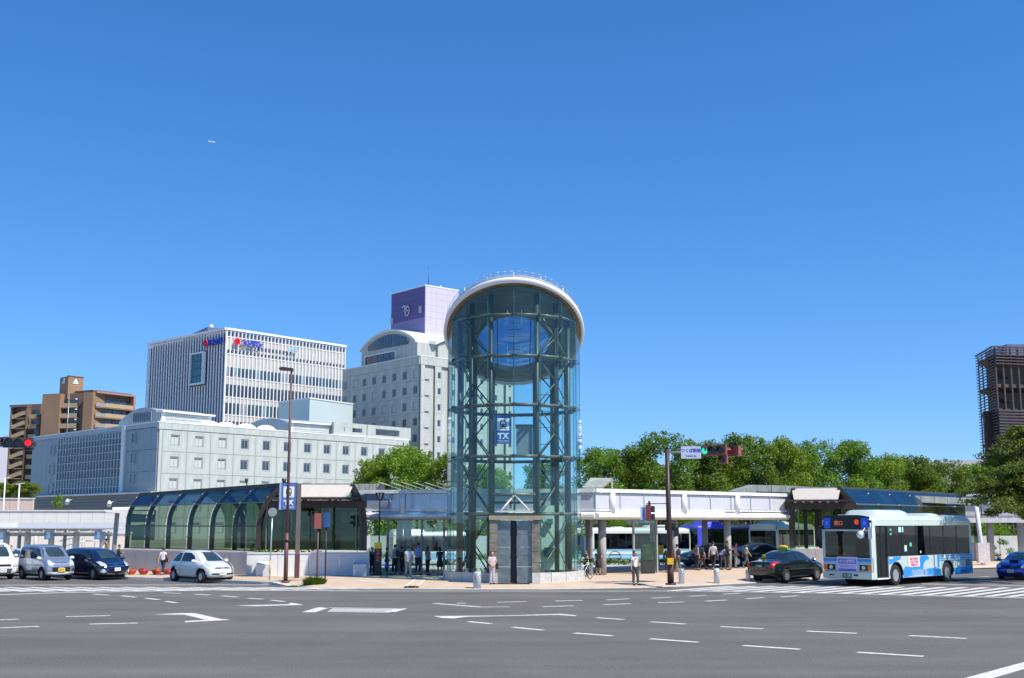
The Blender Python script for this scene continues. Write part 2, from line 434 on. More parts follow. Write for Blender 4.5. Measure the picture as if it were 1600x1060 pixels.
# ================================================================ BUILDINGS
class Face:
    """local frame of a facade: u along it (left to right seen from outside), out, z up"""
    def __init__(s, par, A, B, z0=0):
        s.par = par; s.A = V((A[0], A[1], z0)); d = V((B[0] - A[0], B[1] - A[1], 0)); s.L = d.length
        s.u = d.normalized(); s.n = V((s.u.y, -s.u.x, 0)); s.rz = math.atan2(s.u.y, s.u.x)
        s.P0 = par.location.copy() if par else V((0, 0, 0))
    def w(s, u, out, z): return s.A + s.u * u + s.n * out + V((0, 0, z))
    def put(s, name, me, u, out, z, label=None, par=None, rot=None):
        o = put(name, me, par or s.par, s.w(u, out, z) - s.P0, s.rz, label=label)
        if rot: o.rotation_euler = (rot[0], rot[1], s.rz)
        return o
def uz(face, px, D=None):
    """u on a face where the view ray through column px crosses it"""
    k = X(px, 1000.0) / 1000.0
    # (A.x + u*ux) = k*(A.y + u*uy)
    return (k * face.A.y - face.A.x) / (face.u.x - k * face.u.y)
def zf(face, px, py):
    u = uz(face, px); return W(px, py, (face.w(u, 0, 0)).y).z
def block(name, par, pts, z0, z1, m, label=None):
    p0 = par.location if par else V((0, 0, 0))
    return put(name, MB().prism([(x - p0.x, y - p0.y, z0 - p0.z) for x, y in pts], (0, 0, z1 - z0)).mesh(name, m), par, label=label)
def quad_plan(A, B, depth):
    A, B = V(A[:2]), V(B[:2]); u = (B - A).normalized(); n = V((-u.y, u.x))
    return [tuple(A), tuple(B), tuple(B + n * depth), tuple(A + n * depth)]
_pm = {}
def panel(w, h, m, hole=None, d=0.12):
    k = (round(w, 2), round(h, 2), m.name, hole)
    if k in _pm: return _pm[k]
    mb = MB()
    if not hole: mb.box(0, w, 0, d, 0, h)
    else:
        a, b, c, e = hole
        mb.box(0, w, 0, d, 0, c); mb.box(0, w, 0, d, e, h); mb.box(0, a, 0, d, c, e); mb.box(b, w, 0, d, c, e)
    _pm[k] = mb.mesh('panel_mesh', m); return _pm[k]
_wm = {}
def window_set(f, u, z, w, h, out, fm, gm, fw=0.12, name='window', blind=None, bars=0):
    """window frame (part) with pane (sub-part); u,z = lower left corner"""
    k = (round(w, 2), round(h, 2), fm.name, gm.name, fw, bars)
    if k not in _wm:
        mb = MB(); mb.box(0, w, -.06, .05, 0, fw); mb.box(0, w, -.06, .05, h - fw, h); mb.box(0, fw, -.06, .05, fw, h - fw); mb.box(w - fw, w, -.06, .05, fw, h - fw)
        for i in range(bars): x = w * (i + 1) / (bars + 1); mb.box(x - .03, x + .03, -.05, .04, fw, h - fw)
        _wm[k] = (mb.mesh('window_mesh', fm), MB().box(fw, w - fw, 0, .03, fw, h - fw).mesh('pane_mesh', gm))
    fr = f.put(name, _wm[k][0], u, out, z)
    p = put('pane', _wm[k][1], fr, (0, 0, 0))
    if blind: put('blind', boxme(fw, w - fw, -.02, -.005, fw, h - fw - (.18 if blind[1] else 0), blind[0]), fr)
    return fr
M_gglass = mat('office_window_glass', (0.035, 0.05, 0.07), 0.16, 0.0, var=0.5, scale=.35, spec=0.9)
M_gglass2 = mat('teal_window_glass', (0.03, 0.10, 0.12), 0.08, 0.0, var=0.3, scale=.3, spec=0.9)
M_gglass3 = mat('pale_window_glass', (0.22, 0.27, 0.28), 0.15, 0.0, var=0.3, scale=.4, spec=0.8)
M_tile = mat('grey_tile_cladding', (0.45, 0.48, 0.445), 0.6, var=0.05, scale=.5, stain=0.12)
M_tile2 = mat('grey_tile_cladding_hotel', (0.44, 0.46, 0.43), 0.6, var=0.06, scale=.3, stain=0.16)
M_wframe = mat('grey_window_surround', (0.30, 0.32, 0.32), 0.6, var=0.1)
M_blind = mat('white_blind', (0.47, 0.48, 0.45), 0.7, var=0.05)
M_roofw = mat('white_roofing', (0.75, 0.76, 0.76), 0.6, var=0.05)
M_metalroof = mat('pale_blue_metal_cladding', (0.36, 0.42, 0.45), 0.5, 0.1, var=0.08, scale=.3)

# ---- long grey department store
REFY[0] = 700
PA, PB, PC = V((X(52, 226), 226, 0)), V((X(247, 190), 190, 0)), V((-20.6, 234.6, 0))
dep = thing('department_store', 'long low grey panelled building with rows of small square windows behind the glass shelter', 'building', (PB.x, PB.y, 0))
ztop = Z(660, 190)
u1 = (PC - PB).normalized(); far = (PA.x + u1.x * 45, PA.y + u1.y * 45)
core = [(PA.x + .5, PA.y + .2), (PB.x, PB.y + .35), (PC.x - .3, PC.y + .2), (PC.x - 28, PC.y + 30), far]
block('wall', dep, core, 0, ztop - .3, M_tile)
fr = Face(dep, PB, PC)
ph = 3.52
zrows = [ztop - 1.05 - ph * (i + 1) for i in range(5)]
nb = 12; bw = fr.L / nb
u0 = uz(fr, 272) - 2.35; bw = 4.7
cols = [u0 + i * bw for i in range(12)]
fr.put('panel', panel(u0 - .06, ztop - .75, M_tile), 0, .18, 0)
for j, z in enumerate(zrows):
    for i, u in enumerate(cols):
        if u + bw > fr.L + 1.5: continue
        hole = (1.48, 3.22, .95, 2.72)
        fr.put('panel', panel(bw - .05, ph - .05, M_tile, hole), u, .18, z)
        bl = (M_blind, True) if (i < 3 or (j == 2 and i < 6)) else None
        window_set(fr, u + 1.48, z + .95, 1.74, 1.77, .02, M_wframe, M_gglass, .2, blind=bl, bars=1)
fr.put('parapet', boxme(-.2, fr.L, -.28, .4, 0, 1.05, M_tile), 0, 0, ztop - 1.05)
fr.put('coping', boxme(-.25, fr.L, -.34, .5, 0, .16, M_roofw), 0, 0, ztop)
fl = Face(dep, PA, PB)
Mlc = mat('shaded_blue_cladding', (0.27, 0.33, 0.35), 0.5, 0.1, var=0.08, scale=.4)  # left face: its blue shade is mixed into a darker cladding tone
zb = Z(772, 200)
s0, s1 = uz(fl, 93), uz(fl, 192)
fl.put('parapet', boxme(0, fl.L, -.25, .4, 0, .7, M_metalroof), 0, 0, ztop - .7)
fl.put('coping', boxme(0, fl.L + .2, -.34, .5, 0, .16, M_roofw), 0, 0, ztop)
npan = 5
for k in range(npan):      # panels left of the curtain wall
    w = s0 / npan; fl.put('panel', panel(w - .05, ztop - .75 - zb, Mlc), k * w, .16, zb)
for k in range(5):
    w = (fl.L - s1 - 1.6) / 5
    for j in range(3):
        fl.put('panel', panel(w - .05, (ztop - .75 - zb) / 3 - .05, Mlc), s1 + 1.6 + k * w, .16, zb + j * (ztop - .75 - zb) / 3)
for py in (694, 725, 757):
    window_set(fl, uz(fl, 207), zf(fl, 211, py), 1.7, 1.9, .22, M_wframe, M_gglass, .2)
for py in (712, 742, 772):
    window_set(fl, uz(fl, 81), zf(fl, 85, py), 2.0, 2.0, .22, M_wframe, M_gglass, .2)
fl.put('corner_band', boxme(0, 1.1, -.45, 0, 0, ztop - zb, M_roofw), s1 + .2, 0, zb)
# curtain wall: mullions are parts, panes are parts
zc0, zc1 = zb, ztop - .8
M_cwd = mat('curtain_wall_glass', (0.12, 0.15, 0.15), 0.12, 0.1, var=0.35, scale=.5, spec=.8)
M_cwl = mat('curtain_wall_spandrel', (0.22, 0.30, 0.31), 0.25, 0.1, var=0.12, scale=.5)
NX = 22; dw = (s1 - s0) / NX
rows = [0, .12, .27, .41, .55, .68, .80, .90, 1.0]
rowm = [M_cwl, M_cwl, M_cwd, M_cwd, M_cwd, M_cwd, M_cwd, M_cwl]
Hc = zc1 - zc0
for i in range(NX):
    for j in range(8):
        fl.put('pane', boxme(.05, dw - .02, 0, .05, 0, Hc * (rows[j + 1] - rows[j]) - .06, rowm[j]), s0 + i * dw, .10, zc0 + Hc * rows[j])
for i in range(NX + 1):
    fl.put('mullion', boxme(-.06, .06, -.22, 0, 0, Hc, M_alu), s0 + i * dw, .12, zc0)
for j in range(9):
    fl.put('transom', boxme(0, s1 - s0, -.12, 0, -.05, .03, M_alu), s0, .13, zc0 + Hc * rows[j])
# dark base storey with shallow boards
M_base = mat('grey_board_base', (0.20, 0.205, 0.19), 0.7, var=0.1)
fl2 = Face(dep, PA, PB + (PB - PA).normalized() * .5)
for j in range(8):
    fl2.put('board', boxme(0, fl2.L, 0, .3, 0, .52, M_base), 0, 1.2, zb - .75 - j * .56)
fl2.put('ledge', boxme(0, fl2.L + 1, -.3, 1.5, 0, .3, mat('cream_trim', (0.66, 0.66, 0.56), 0.6)), 0, 1.4, zb - .2)
# raised screen wall at the right end
ur0, ur1 = uz(fr, 521), uz(fr, 641); um = uz(fr, 573)
hz = 2.4
fr.put('screen_wall', panel(um - ur0 - .05, hz, M_tile, (2.6, um - ur0 - 1.2, .75, 1.55), .5), ur0, -.05, ztop + .1)
fr.put('screen_wall', panel(ur1 - um, hz, M_tile, (2.2, ur1 - um - 3.2, .55, 1.75), .5), um, .1, ztop + .1)
# roof monitors
def monitor(px0, pxc, px1, ytop, ybot, D, rise, dl, gwin=False):
    """low vaulted roof light: arched blue-grey end wall at left, white louvred side at right"""
    a, c, e = V((X(px0, D + dl), D + dl)), V((X(pxc, D), D)), V((X(px1, D + 9), D + 9))
    z0, z1 = ztop - .4, Z(ytop + 6, D)
    ln = []
    n = 10
    for i in range(n + 1):
        t = i / n; p = a.lerp(c, t); ln.append((p.x - dep.location.x, p.y - dep.location.y, z1 + rise * math.sin(math.pi * t) ** .9 - (1 - t) * 1.0))
    pts = [(ln[0][0], ln[0][1], z0)] + ln + [(ln[-1][0], ln[-1][1], z0)]
    vec = (e.x - c.x, e.y - c.y, 0)
    o = put('roof_monitor', MB().prism(pts, vec).mesh('roof_monitor', M_metalroof), dep)
    return a, c, e, z0, z1, o
a, c, e, z0, z1, o = monitor(184, 248, 327, 638, 662, 194, 1.5, 8)
f = Face(dep, a, c); window_set(f, f.L * .36, z0 + 1.0, f.L * .45, 1.7, .12, M_wframe, M_gglass, .15, bars=7)
f = Face(dep, c, e)
f.put('louvre_panel', boxme(.1, f.L, 0, .2, 0, z1 - z0 - .05, M_roofw), 0, .25, z0)
for k in range(5): f.put('louvre', boxme(.9, f.L - .9, 0, .08, 0, .22, M_tile), 0, .34, z0 + .5 + k * .42)
f.put('eave', boxme(-.2, f.L + .4, -.5, 1.2, 0, .3, M_roofw), 0, .3, z1)
a, c, e, z0, z1, o = monitor(372, 452, 537, 655, 682, 214, 1.6, 8)
f = Face(dep, c, e)
f.put('louvre_panel', boxme(.1, f.L, 0, .2, 0, z1 - z0 - .05, M_roofw), 0, .25, z0)
for k in range(5): f.put('louvre', boxme(.6, f.L - 3, 0, .08, 0, .2, M_tile), 0, .34, z0 + .4 + k * .4)
f.put('eave', boxme(-.2, f.L + .4, -.5, 1.2, 0, .3, M_roofw), 0, .3, z1)
dome = MB().ell((0, 0, 0), (1.9, 1.9, 1.15), 16, 8, 0).mesh('skylight_dome', M_roofw)
for px in (338, 364, 396, 427):
    u = uz(fr, px); put('skylight_dome', dome, dep, fr.w(u, -2.3, ztop - .02) - fr.P0)
# lift house
c = V((X(482, 232), 232)); a = V((X(433, 240), 240)); e = V((X(550, 244), 244))
pl = [a, c, e, a + (e - c)]
block('lift_house', dep, [(p.x, p.y) for p in pl], ztop - 1, Z(623, 232), mat('lift_house_cladding', (0.46, 0.54, 0.54), 0.5, 0.1, var=.04, scale=.2))
Face(dep, c, e).put('coping', boxme(-.1, (e - c).length, -.12, .3, 0, .2, M_roofw), 0, .02, Z(623, 232))
Face(dep, a, c).put('coping', boxme(0, (a - c).length, -.12, .3, 0, .2, M_roofw), 0, .02, Z(623, 232))
for i, (px, py) in enumerate([(61, 782), (132, 780), (198, 783)]):
    u = uz(fl, px); s = thing('wall_spotlight', ['white spotlight on the dark base wall nearest the left end of the long grey building', 'white spotlight on the dark base wall under the curtain wall of the long grey building', 'white spotlight on the dark base wall just left of the glass shelter'][i], 'spotlight', fl.w(u, 1.5, zf(fl, px, py)), fl.rz, 'white spotlights on the base wall')
    put('arm', MB().bar((0, 0, 0), (0, -1.0, -.35), .1, .1).mesh('arm', M_white), s)
    put('lamp_head', MB().cyl((-.3, -.9, -.2), (.5, -1.3, -.75), .28, .38, 10).mesh('lamp_head', M_white), s)

# ---- bank office tower with white fins
REFY[0] = 575
B0, B1, B2 = V((X(231, 294), 294, 0)), V((X(352, 270), 270, 0)), V((X(538, 298), 298, 0))
bank = thing('office_tower', 'tall white office block with vertical fins and red and blue signs near the top', 'building', (B1.x, B1.y, 0))
bz = Z(515, 270)
M_fin = mat('white_fin', (0.80, 0.79, 0.775), 0.5, var=0.04)
M_bwall = mat('office_spandrel', (0.46, 0.445, 0.415), 0.6, var=0.05)
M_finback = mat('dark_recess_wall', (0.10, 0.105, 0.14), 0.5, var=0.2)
block('wall', bank, [(B0.x + .6, B0.y + .9), (B1.x, B1.y + 1.2), (B2.x - .6, B2.y + .5), (B2.x - 25, B2.y + 24)], 0, bz - .3, M_bwall)
fR, fL = Face(bank, B1, B2), Face(bank, B0, B1)
nr = 34; dr = fR.L / nr
for i in range(nr + 1):
    fR.put('fin', boxme(-.11, .11, -.20, .12, 0, bz - .1, M_fin), i * dr, .1, 0)
fR.put('spandrel_wall', boxme(.1, fR.L - .1, 0, .4, 0, bz - .5, M_bwall), 0, 0, 0)
bands = []   # (py top, py bottom at the corner column) window bands
for a, b, m in [(518, 525, M_gglass), (546, 551.5, M_gglass), (573, 588, M_gglass3), (600, 619, M_gglass), (629, 647, M_gglass3), (657.5, 663, M_gglass), (675, 690, M_gglass3), (703, 718, M_gglass3)]:
    z1, z0 = Z(a, 270), Z(b, 270)
    for i in range(nr):
        mm = m if m is not M_gglass3 else random.choice([M_gglass, M_gglass3, M_gglass2])
        if z1 - z0 < 1.6:
            fR.put('window', boxme(.2, dr - .2, 0, .06, 0, z1 - z0, M_gglass), i * dr, .03, z0)
        else:
            fR.put('window', boxme(.12, dr - .12, 0, .06, 0, z1 - z0, mm), i * dr, .03, z0)
    fR.put('ledge', boxme(0, fR.L, -.06, .1, -.2, 0, M_fin), 0, .08, z0 - .02)
za, zb_ = Z(535.5, 270), Z(541.5, 270)
for i in range(8, 18): fR.put('window', boxme(.2, dr - .2, 0, .06, 0, za - zb_, M_gglass), i * dr, .03, zb_ - .1)
fR.put('cornice', boxme(-.2, fR.L + .2, -.5, .8, 0, .5, M_fin), 0, 0, bz - .1)
nl = 30; dlf = fL.L / nl
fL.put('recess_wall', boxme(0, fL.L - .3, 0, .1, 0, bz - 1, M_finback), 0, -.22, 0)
ux0, ux1 = uz(fL, 301), uz(fL, 322.5)
zw0, zw1 = zf(fL, 310, 602), zf(fL, 310, 552)
for i in range(nl + 1):
    u = i * dlf
    if ux0 - .3 < u < ux1 + .3:
        fL.put('fin', boxme(-.17, .17, -.10, .10, 0, zw0 - .3, M_fin), u, .12, 0)
        fL.put('fin', boxme(-.17, .17, -.10, .10, 0, bz - .1 - zw1 - .3, M_fin), u, .12, zw1 + .3)
    else: fL.put('fin', boxme(-.17, .17, -.10, .10, 0, bz - .1, M_fin), u, .12, 0)
fL.put('cornice', boxme(-.2, fL.L + .2, -.6, .8, 0, .5, M_fin), 0, 0, bz - .1)
w = ux1 - ux0; h = zw1 - zw0
bay = fL.put('bay_window', MB().box(0, w, -.75, .1, 0, .35).box(0, w, -.75, .1, h - .35, h).box(0, .35, -.75, .1, .35, h - .35).box(w - .35, w, -.75, .1, .35, h - .35).mesh('bay_window', M_fin), ux0, .3, zw0)
for i in range(4):
    for j in range(4):
        put('pane', boxme(.05, (w - .7) / 4 - .05, -.3, -.2, .05, (h - .7) / 4 - .05, M_gglass2), bay, (.35 + i * (w - .7) / 4, 0, .35 + j * (h - .7) / 4))
zp = Z(508, 280)
block('plant_room', bank, [(X(283, 302), 302), (X(322, 284), 284), (X(352, 287), 287), (X(318, 306), 306)], bz - 1, zp + .2, mat('plant_room_navy', (0.10, 0.12, 0.22), 0.5))
put('roof_dome', MB().ell((0, 0, 0), (.55, .55, .7), 12, 8).mesh('roof_dome', M_roofw), bank, V((X(326, 286), 287, zp + .6)) - bank.location)
M_red = mat('sign_red', (0.75, 0.02, 0.05), 0.5, var=0)
M_sblue = mat('sign_blue', (0.02, 0.06, 0.45), 0.5, var=0)
M_slb = mat('sign_light_blue', (0.22, 0.50, 0.85), 0.5, var=0)
def bank_sign(face, px0, px1, py0, lab):
    u = uz(face, px0); z = zf(face, px0, py0)
    s = thing('rooftop_sign', lab, 'sign', face.w(u, .85, z), face.rz, 'signs at the top of the finned office block')
    mb = MB()
    for k in range(7):      # petalled red emblem
        t = math.pi * (k / 7) * 2 + .3
        mb.cyl((math.cos(t) * .5, 0, math.sin(t) * .5), (math.cos(t) * .5, -.22, math.sin(t) * .5), .38, n=10)
    mb.cyl((0, 0, 0), (0, -.22, 0), .55, n=14)
    put('emblem', mb.mesh('emblem', M_red), s, (.6, 0, 0))
    L = (uz(face, px1) - u)
    size = L / 4.6
    put('lettering', textme('筑波銀行', size, M_sblue, .1, .06, 'LEFT'), s, (1.9, -.15, -.1), rot=UP)
    return s
bank_sign(fR, 362, 400, 534, 'red flower emblem and blue characters on the sunlit right face of the finned office block')
bank_sign(fL, 323, 349, 538, 'red flower emblem and blue characters on the shaded left face of the finned office block')
u = uz(fR, 444)
s = thing('small_sign', 'small pale blue lettering further right along the top of the finned office block', 'sign', fR.w(u, .85, zf(fR, 444, 546.5)), fR.rz)
put('lettering', textme('つくば', 1.05, M_slb, .08, .05, 'LEFT'), s, (0, -.1, 0), rot=UP)

# ---- hotel with vaulted top and purple tower
REFY[0] = 600
H0, H1, H2 = V((X(536, 264), 264, 0)), V((X(656, 240), 240, 0)), V((X(803, 262), 262, 0))
hot = thing('hotel', 'grey hotel with square windows, a vaulted top storey and a purple roof tower', 'building', (H1.x, H1.y, 0))
hz1 = Z(556, 240)
block('wall', hot, [(H0.x + .4, H0.y + .3), (H1.x, H1.y + .35), (H2.x - .4, H2.y + .3), (H2.x - 14, H2.y + 26)], 0, hz1 - .2, M_tile2)
hl, hr = Face(hot, H0, H1), Face(hot, H1, H2)
us = [uz(hl, p) for p in (555.5, 570, 586, 602, 617.6, 633.4, 650)]
pw = (us[-1] - us[0]) / 6
sp = 3.3
zt = Z(569, 240)    # top of first storey band
for j in range(9):
    z = zt - (j + 1) * sp
    for i in range(7):
        u = us[0] + (i - .5) * pw
        hl.put('panel', panel(pw - .04, sp - .04, M_tile2, (pw / 2 - .82, pw / 2 + .82, .5, 2.35)), u, .16, z)
        window_set(hl, u + pw / 2 - .82, z + .5, 1.64, 1.85, .04, M_wframe, M_gglass, .22, blind=(M_blind, False) if random.random() < .22 else None, bars=1)
    u = us[0] - .5 * pw
    hl.put('panel', panel(u - .04, sp - .04, M_tile2, (.5, u - 1.2, .5, 2.4)), 0, .16, z)
    window_set(hl, .5, z + .5, u - 1.7, 1.9, .04, M_wframe, M_gglass3, .15, bars=2)
    u = us[-1] + .5 * pw
    hl.put('panel', panel(hl.L - u - .02, sp - .04, M_tile2), u, .16, z)
    # right face
    hr.put('panel', panel(1.25, sp - .04, M_tile2), .02, .16, z)
    hr.put('blank_window', panel(1.9, 2.2, mat('pale_recess', (0.42, 0.42, 0.40), .7)), uz(hr, 661.5), .05, z + .4)
    for px in (685, 707, 729, 751, 773, 795):
        uu = uz(hr, px) - .8
        hr.put('panel', panel(1.9 if px < 700 else 2.6, sp - .04, M_tile2, (.75, 1.75, .7, 2.1)) if px < 700 else panel(2.35, sp - .04, M_tile2, (.85, 1.75, .7, 2.1)), uu - .35, .16, z)
        window_set(hr, uu + (.4 if px < 700 else .5), z + .7, 1.0, 1.4, .04, M_wframe, M_gglass, .13)
hl.put('parapet', boxme(0, hl.L, -.2, .3, 0, hz1 - zt, M_tile2), 0, 0, zt)
hr.put('parapet', boxme(0, hr.L, -.2, .3, 0, hz1 - zt, M_tile2), 0, 0, zt)
hl.put('coping', boxme(-.1, hl.L + .1, -.26, .36, 0, .14, M_roofw), 0, 0, hz1)
hr.put('coping', boxme(0, hr.L, -.26, .36, 0, .14, M_roofw), 0, 0, hz1)
# vaulted storey, set back one metre and a half
va, vb = uz(hl, 553), uz(hl, 640)
A = hl.w(va, -1.8, 0); Bv = hl.w(vb, -1.8, 0)
zs0, zs1, zap = hz1 - .5, Z(545, 250), Z(516, 250)
za_, zb2 = Z(551, 262), Z(537, 246)
n = 18; arc = []
for i in range(n + 1):
    t = i / n; p = A.lerp(Bv, t); zz = (za_ * (1 - t) + zb2 * t); arc.append(V((p.x, p.y, zz + (zap - (za_ + zb2) / 2) * math.sin(math.pi * t) ** .8)))
P0 = hot.location
M_white_v = mat('pale_vault_cladding', (0.62, 0.64, 0.65), .5, var=.04)
depth = hl.n * -13
pts = [V((A.x, A.y, zs0))] + arc + [V((Bv.x, Bv.y, zs0))]
put('vaulted_storey', MB().prism([p - P0 for p in pts], depth).mesh('vaulted_storey', M_tile2), hot)
mb = MB()
for p, q in zip(arc, arc[1:]):
    o3 = V((0, 0, .45)); b3 = -hl.n * -.5
    mb.hexa([p + b3 - P0, q + b3 - P0, q + depth - P0, p + depth - P0, p + b3 + o3 - P0, q + b3 + o3 - P0, q + depth + o3 - P0, p + depth + o3 - P0])
put('vault_roof', mb.mesh('vault_roof', M_white_v), hot)
vf = Face(hot, A, Bv)
# fan window under the vault: five panes
for i in range(5):
    t0, t1 = .13 + i * .148, .13 + (i + 1) * .148 - .014
    def ht(t): return (zap - (za_ + zb2) / 2) * math.sin(math.pi * t) ** .8 + za_ * (1 - t) + zb2 * t - .6
    bl0, bl1 = za_ * (1 - t0) + zb2 * t0 - .1, za_ * (1 - t1) + zb2 * t1 - .1
    q = [(t0 * vf.L, bl0), (t1 * vf.L, bl1), (t1 * vf.L, max(ht(t1), bl1 + .3)), ((t0 + t1) / 2 * vf.L, ht((t0 + t1) / 2)), (t0 * vf.L, max(ht(t0), bl0 + .3))]
    vf.put('window', MB().prism([(x, -.1, z) for x, z in q], (0, .08, 0)).mesh('window', M_gglass), 0, .02, 0)
u0, u1 = uz(vf, 571), uz(vf, 618)
z0_, z1_ = Z(568, 252), Z(551, 252)
vf.put('window_surround', MB().box(u0 - .3, u1 + .3, -.3, 0, z0_ - .3, z0_).box(u0 - .3, u1 + .3, -.3, 0, z1_, z1_ + .3).box(u0 - .3, u0, -.3, 0, z0_, z1_).box(u1, u1 + .3, -.3, 0, z0_, z1_).mesh('window_surround', M_white_v), 0, 0, 0)
for i in range(5):
    wq = (u1 - u0) / 5; vf.put('window', boxme(.08, wq - .08, -.06, 0, 0, z1_ - z0_, M_gglass), u0 + i * wq, .04, z0_)
# right roof wing
def wing(px0, D0, px1, D1, yt0, yt1, m, ypk=None, d=9):
    a, b = V((X(px0, D0), D0, 0)), V((X(px1, D1), D1, 0)); n = V((-(b - a).y, (b - a).x, 0)).normalized() * d
    pts = [a + V((0, 0, zs0)), b + V((0, 0, zs0)), b + V((0, 0, Z(yt1, D1)))]
    if ypk: q = a.lerp(b, .45); pts.append(q + V((0, 0, Z(ypk, (D0 + D1) / 2))))
    pts.append(a + V((0, 0, Z(yt0, D0))))
    put('roof_wing', MB().prism([p - P0 for p in pts], n).mesh('roof_wing', m), hot)
wing(640, 248, 686, 252, 536, 538, M_tile2)
wing(684, 246.5, 730, 252, 539, 541, M_tile2, 531)
mb = MB()
def slab(p, D, q, E, yt, yu, th=5):
    a, b = V((X(p, D), D, Z(yt, D))), V((X(q, E), E, Z(yu, E))); n = V((-(b - a).y, (b - a).x, 0)).normalized() * 9
    mb.prism([a - P0, b - P0, b - P0 + V((0, 0, .7)), a - P0 + V((0, 0, .7))], n)
slab(636, 246.6, 681, 245.6, 533, 538.5); slab(681, 245.6, 701, 247.5, 538.5, 530); slab(701, 247.5, 732, 251, 530, 540)
put('roof_edge', mb.mesh('roof_edge', M_white_v), hot)
REFY[0] = 490
# purple tower
T0, T1, T2 = V((X(612, 262), 262)), V((X(664, 252), 252)), V((X(716, 258), 258))
zt1, ztl, ztb = Z(447, 252), Z(489, 252), Z(534, 252)
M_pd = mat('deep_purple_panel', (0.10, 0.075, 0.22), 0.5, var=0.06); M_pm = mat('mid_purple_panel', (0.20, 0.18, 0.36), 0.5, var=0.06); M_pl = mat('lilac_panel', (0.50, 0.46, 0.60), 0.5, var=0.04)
block('tower_core', hot, [(T0.x + .3, T0.y + .2), (T1.x, T1.y + .3), (T2.x - .3, T2.y + .2), (T2.x - 5, T2.y + 12)], ztb - 4, zt1 - .1, M_pm)
tl, tr = Face(hot, T0, T1), Face(hot, T1, T2)
nt_ = 6
for i in range(nt_):
    for j in range(9):
        hh = (zt1 - ztb) / 9
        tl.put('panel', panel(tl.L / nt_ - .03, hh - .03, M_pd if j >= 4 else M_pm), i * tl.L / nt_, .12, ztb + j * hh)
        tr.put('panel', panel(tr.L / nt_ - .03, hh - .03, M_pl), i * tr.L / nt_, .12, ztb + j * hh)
tl.put('coping', boxme(-.1, tl.L + .1, -.2, .3, 0, .25, M_roofw), 0, 0, zt1)
tr.put('coping', boxme(0, tr.L, -.2, .3, 0, .25, M_roofw), 0, 0, zt1)
for px, y0, y1, w in ((614, 496, 486, 1.0), (658, 488, 477, 1.0)):
    u = uz(tl, px); tl.put('vent', boxme(-w / 2, w / 2, -.12, .05, 0, Z(y1, 252) - Z(y0, 252), mat('beige_vent', (0.42, 0.37, 0.38), .6)), u, .2, Z(y0, 252))
mb = MB()
g = [(-1.6, 1.0), (-.9, 1.3), (-.2, 1.25), (-.75, .6), (-.6, -.1), (-.2, -.8), (.3, -1.1), (.9, -.7), (1.2, 0), (1.0, .8), (.5, 1.3), (.1, .7), (.4, .1), (.9, -.1)]
mb.tube([(x, -.1, z) for x, z in g], .13, 6); mb.tube([(-.4, -.1, .9), (0, -.1, .2), (-.1, -.1, -.4)], .12, 6); mb.tube([(.6, -.1, .9), (1.3, -.1, .6)], .1, 6)
u = uz(tl, 637); tl.put('emblem', mb.mesh('emblem', mat('emblem_silver', (.55, .56, .66), .4, .4)), u, .3, Z(483, 254))
put('antenna', MB().cyl((0, 0, 0), (0, 0, 5.2), .07, .03, 6).mesh('antenna', M_steel), hot, V((X(669, 255), 255, zt1)) - P0)
put('roof_lamp', MB().cyl((0, 0, 0), (0, 0, .9), .12, .12, 6).ell((0, 0, 1), (.25, .25, .25), 8, 6).mesh('roof_lamp', M_white), hot, V((X(688, 258), 258, zt1)) - P0)

# ---- brown apartment block
REFY[0] = 660
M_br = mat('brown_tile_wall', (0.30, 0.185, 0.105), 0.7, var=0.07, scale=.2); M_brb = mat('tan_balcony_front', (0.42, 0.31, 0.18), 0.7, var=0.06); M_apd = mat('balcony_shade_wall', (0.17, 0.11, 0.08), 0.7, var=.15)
apt = thing('apartment_block', 'brown apartment block with tan balconies and a triangle emblem on its roof tower', 'building', (X(128, 335), 335, 0))
P0 = apt.location
def wallslab(px0, px1, yt, D0, D1, m, depth=8, name='wall', zb=0):
    a, b = V((X(px0, D0), D0, 0)), V((X(px1, D1), D1, 0))
    block(name, apt, quad_plan(a, b, depth), zb, Z(yt, (D0 + D1) / 2), m)
    return Face(apt, a, b)
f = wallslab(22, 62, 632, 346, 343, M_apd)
st = 2.9
def windows_row(f, u0, u1, z, n):
    for k in range(n):
        w = (u1 - u0) / n; f.put('window', boxme(.25, w - .25, 0, .06, 0, 1.7, M_gglass), u0 + k * w, .08, z)
ztop_l = Z(634, 343)
for k in range(11):
    z = ztop_l - .9 - (k + 1) * st
    L = f.L
    pts = [(0, -1.5, 0), (L * .12, -1.5, .1), (L * .5, -1.5, 1.1), (L * .62, -1.5, 1.2), (L * .62, -1.5, 2.4), (L * .5, -1.5, 2.3), (L * .12, -1.5, 1.25), (0, -1.5, 1.2)]
    f.put('stair_balustrade', MB().prism(pts, (0, .2, 0)).mesh('stair_balustrade', M_brb), 0, .1, z)
    f.put('stair_slab', boxme(0, L * .62, -1.5, 0, 0, .25, M_br), 0, 0, z)
    f.put('balcony_front', boxme(L * .68, L * 1.0, -1.2, -1.05, 0, 1.15, M_brb), 0, .1, z)
    windows_row(f, L * .68, L, z + .9, 1)
f.put('roof_slab', boxme(-.3, f.L * .65, -1.9, 1, 0, .7, M_apd), 0, 0, ztop_l - .4)
for uu in (0.02, .62): f.put('pier', boxme(-.2, .2, -1.7, 0, 0, ztop_l - .5, M_apd), f.L * uu, 0, 0)
wallslab(64, 92, 615.5, 338, 336, M_br, 10)
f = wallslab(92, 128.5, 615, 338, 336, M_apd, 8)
zt3 = Z(617, 336)
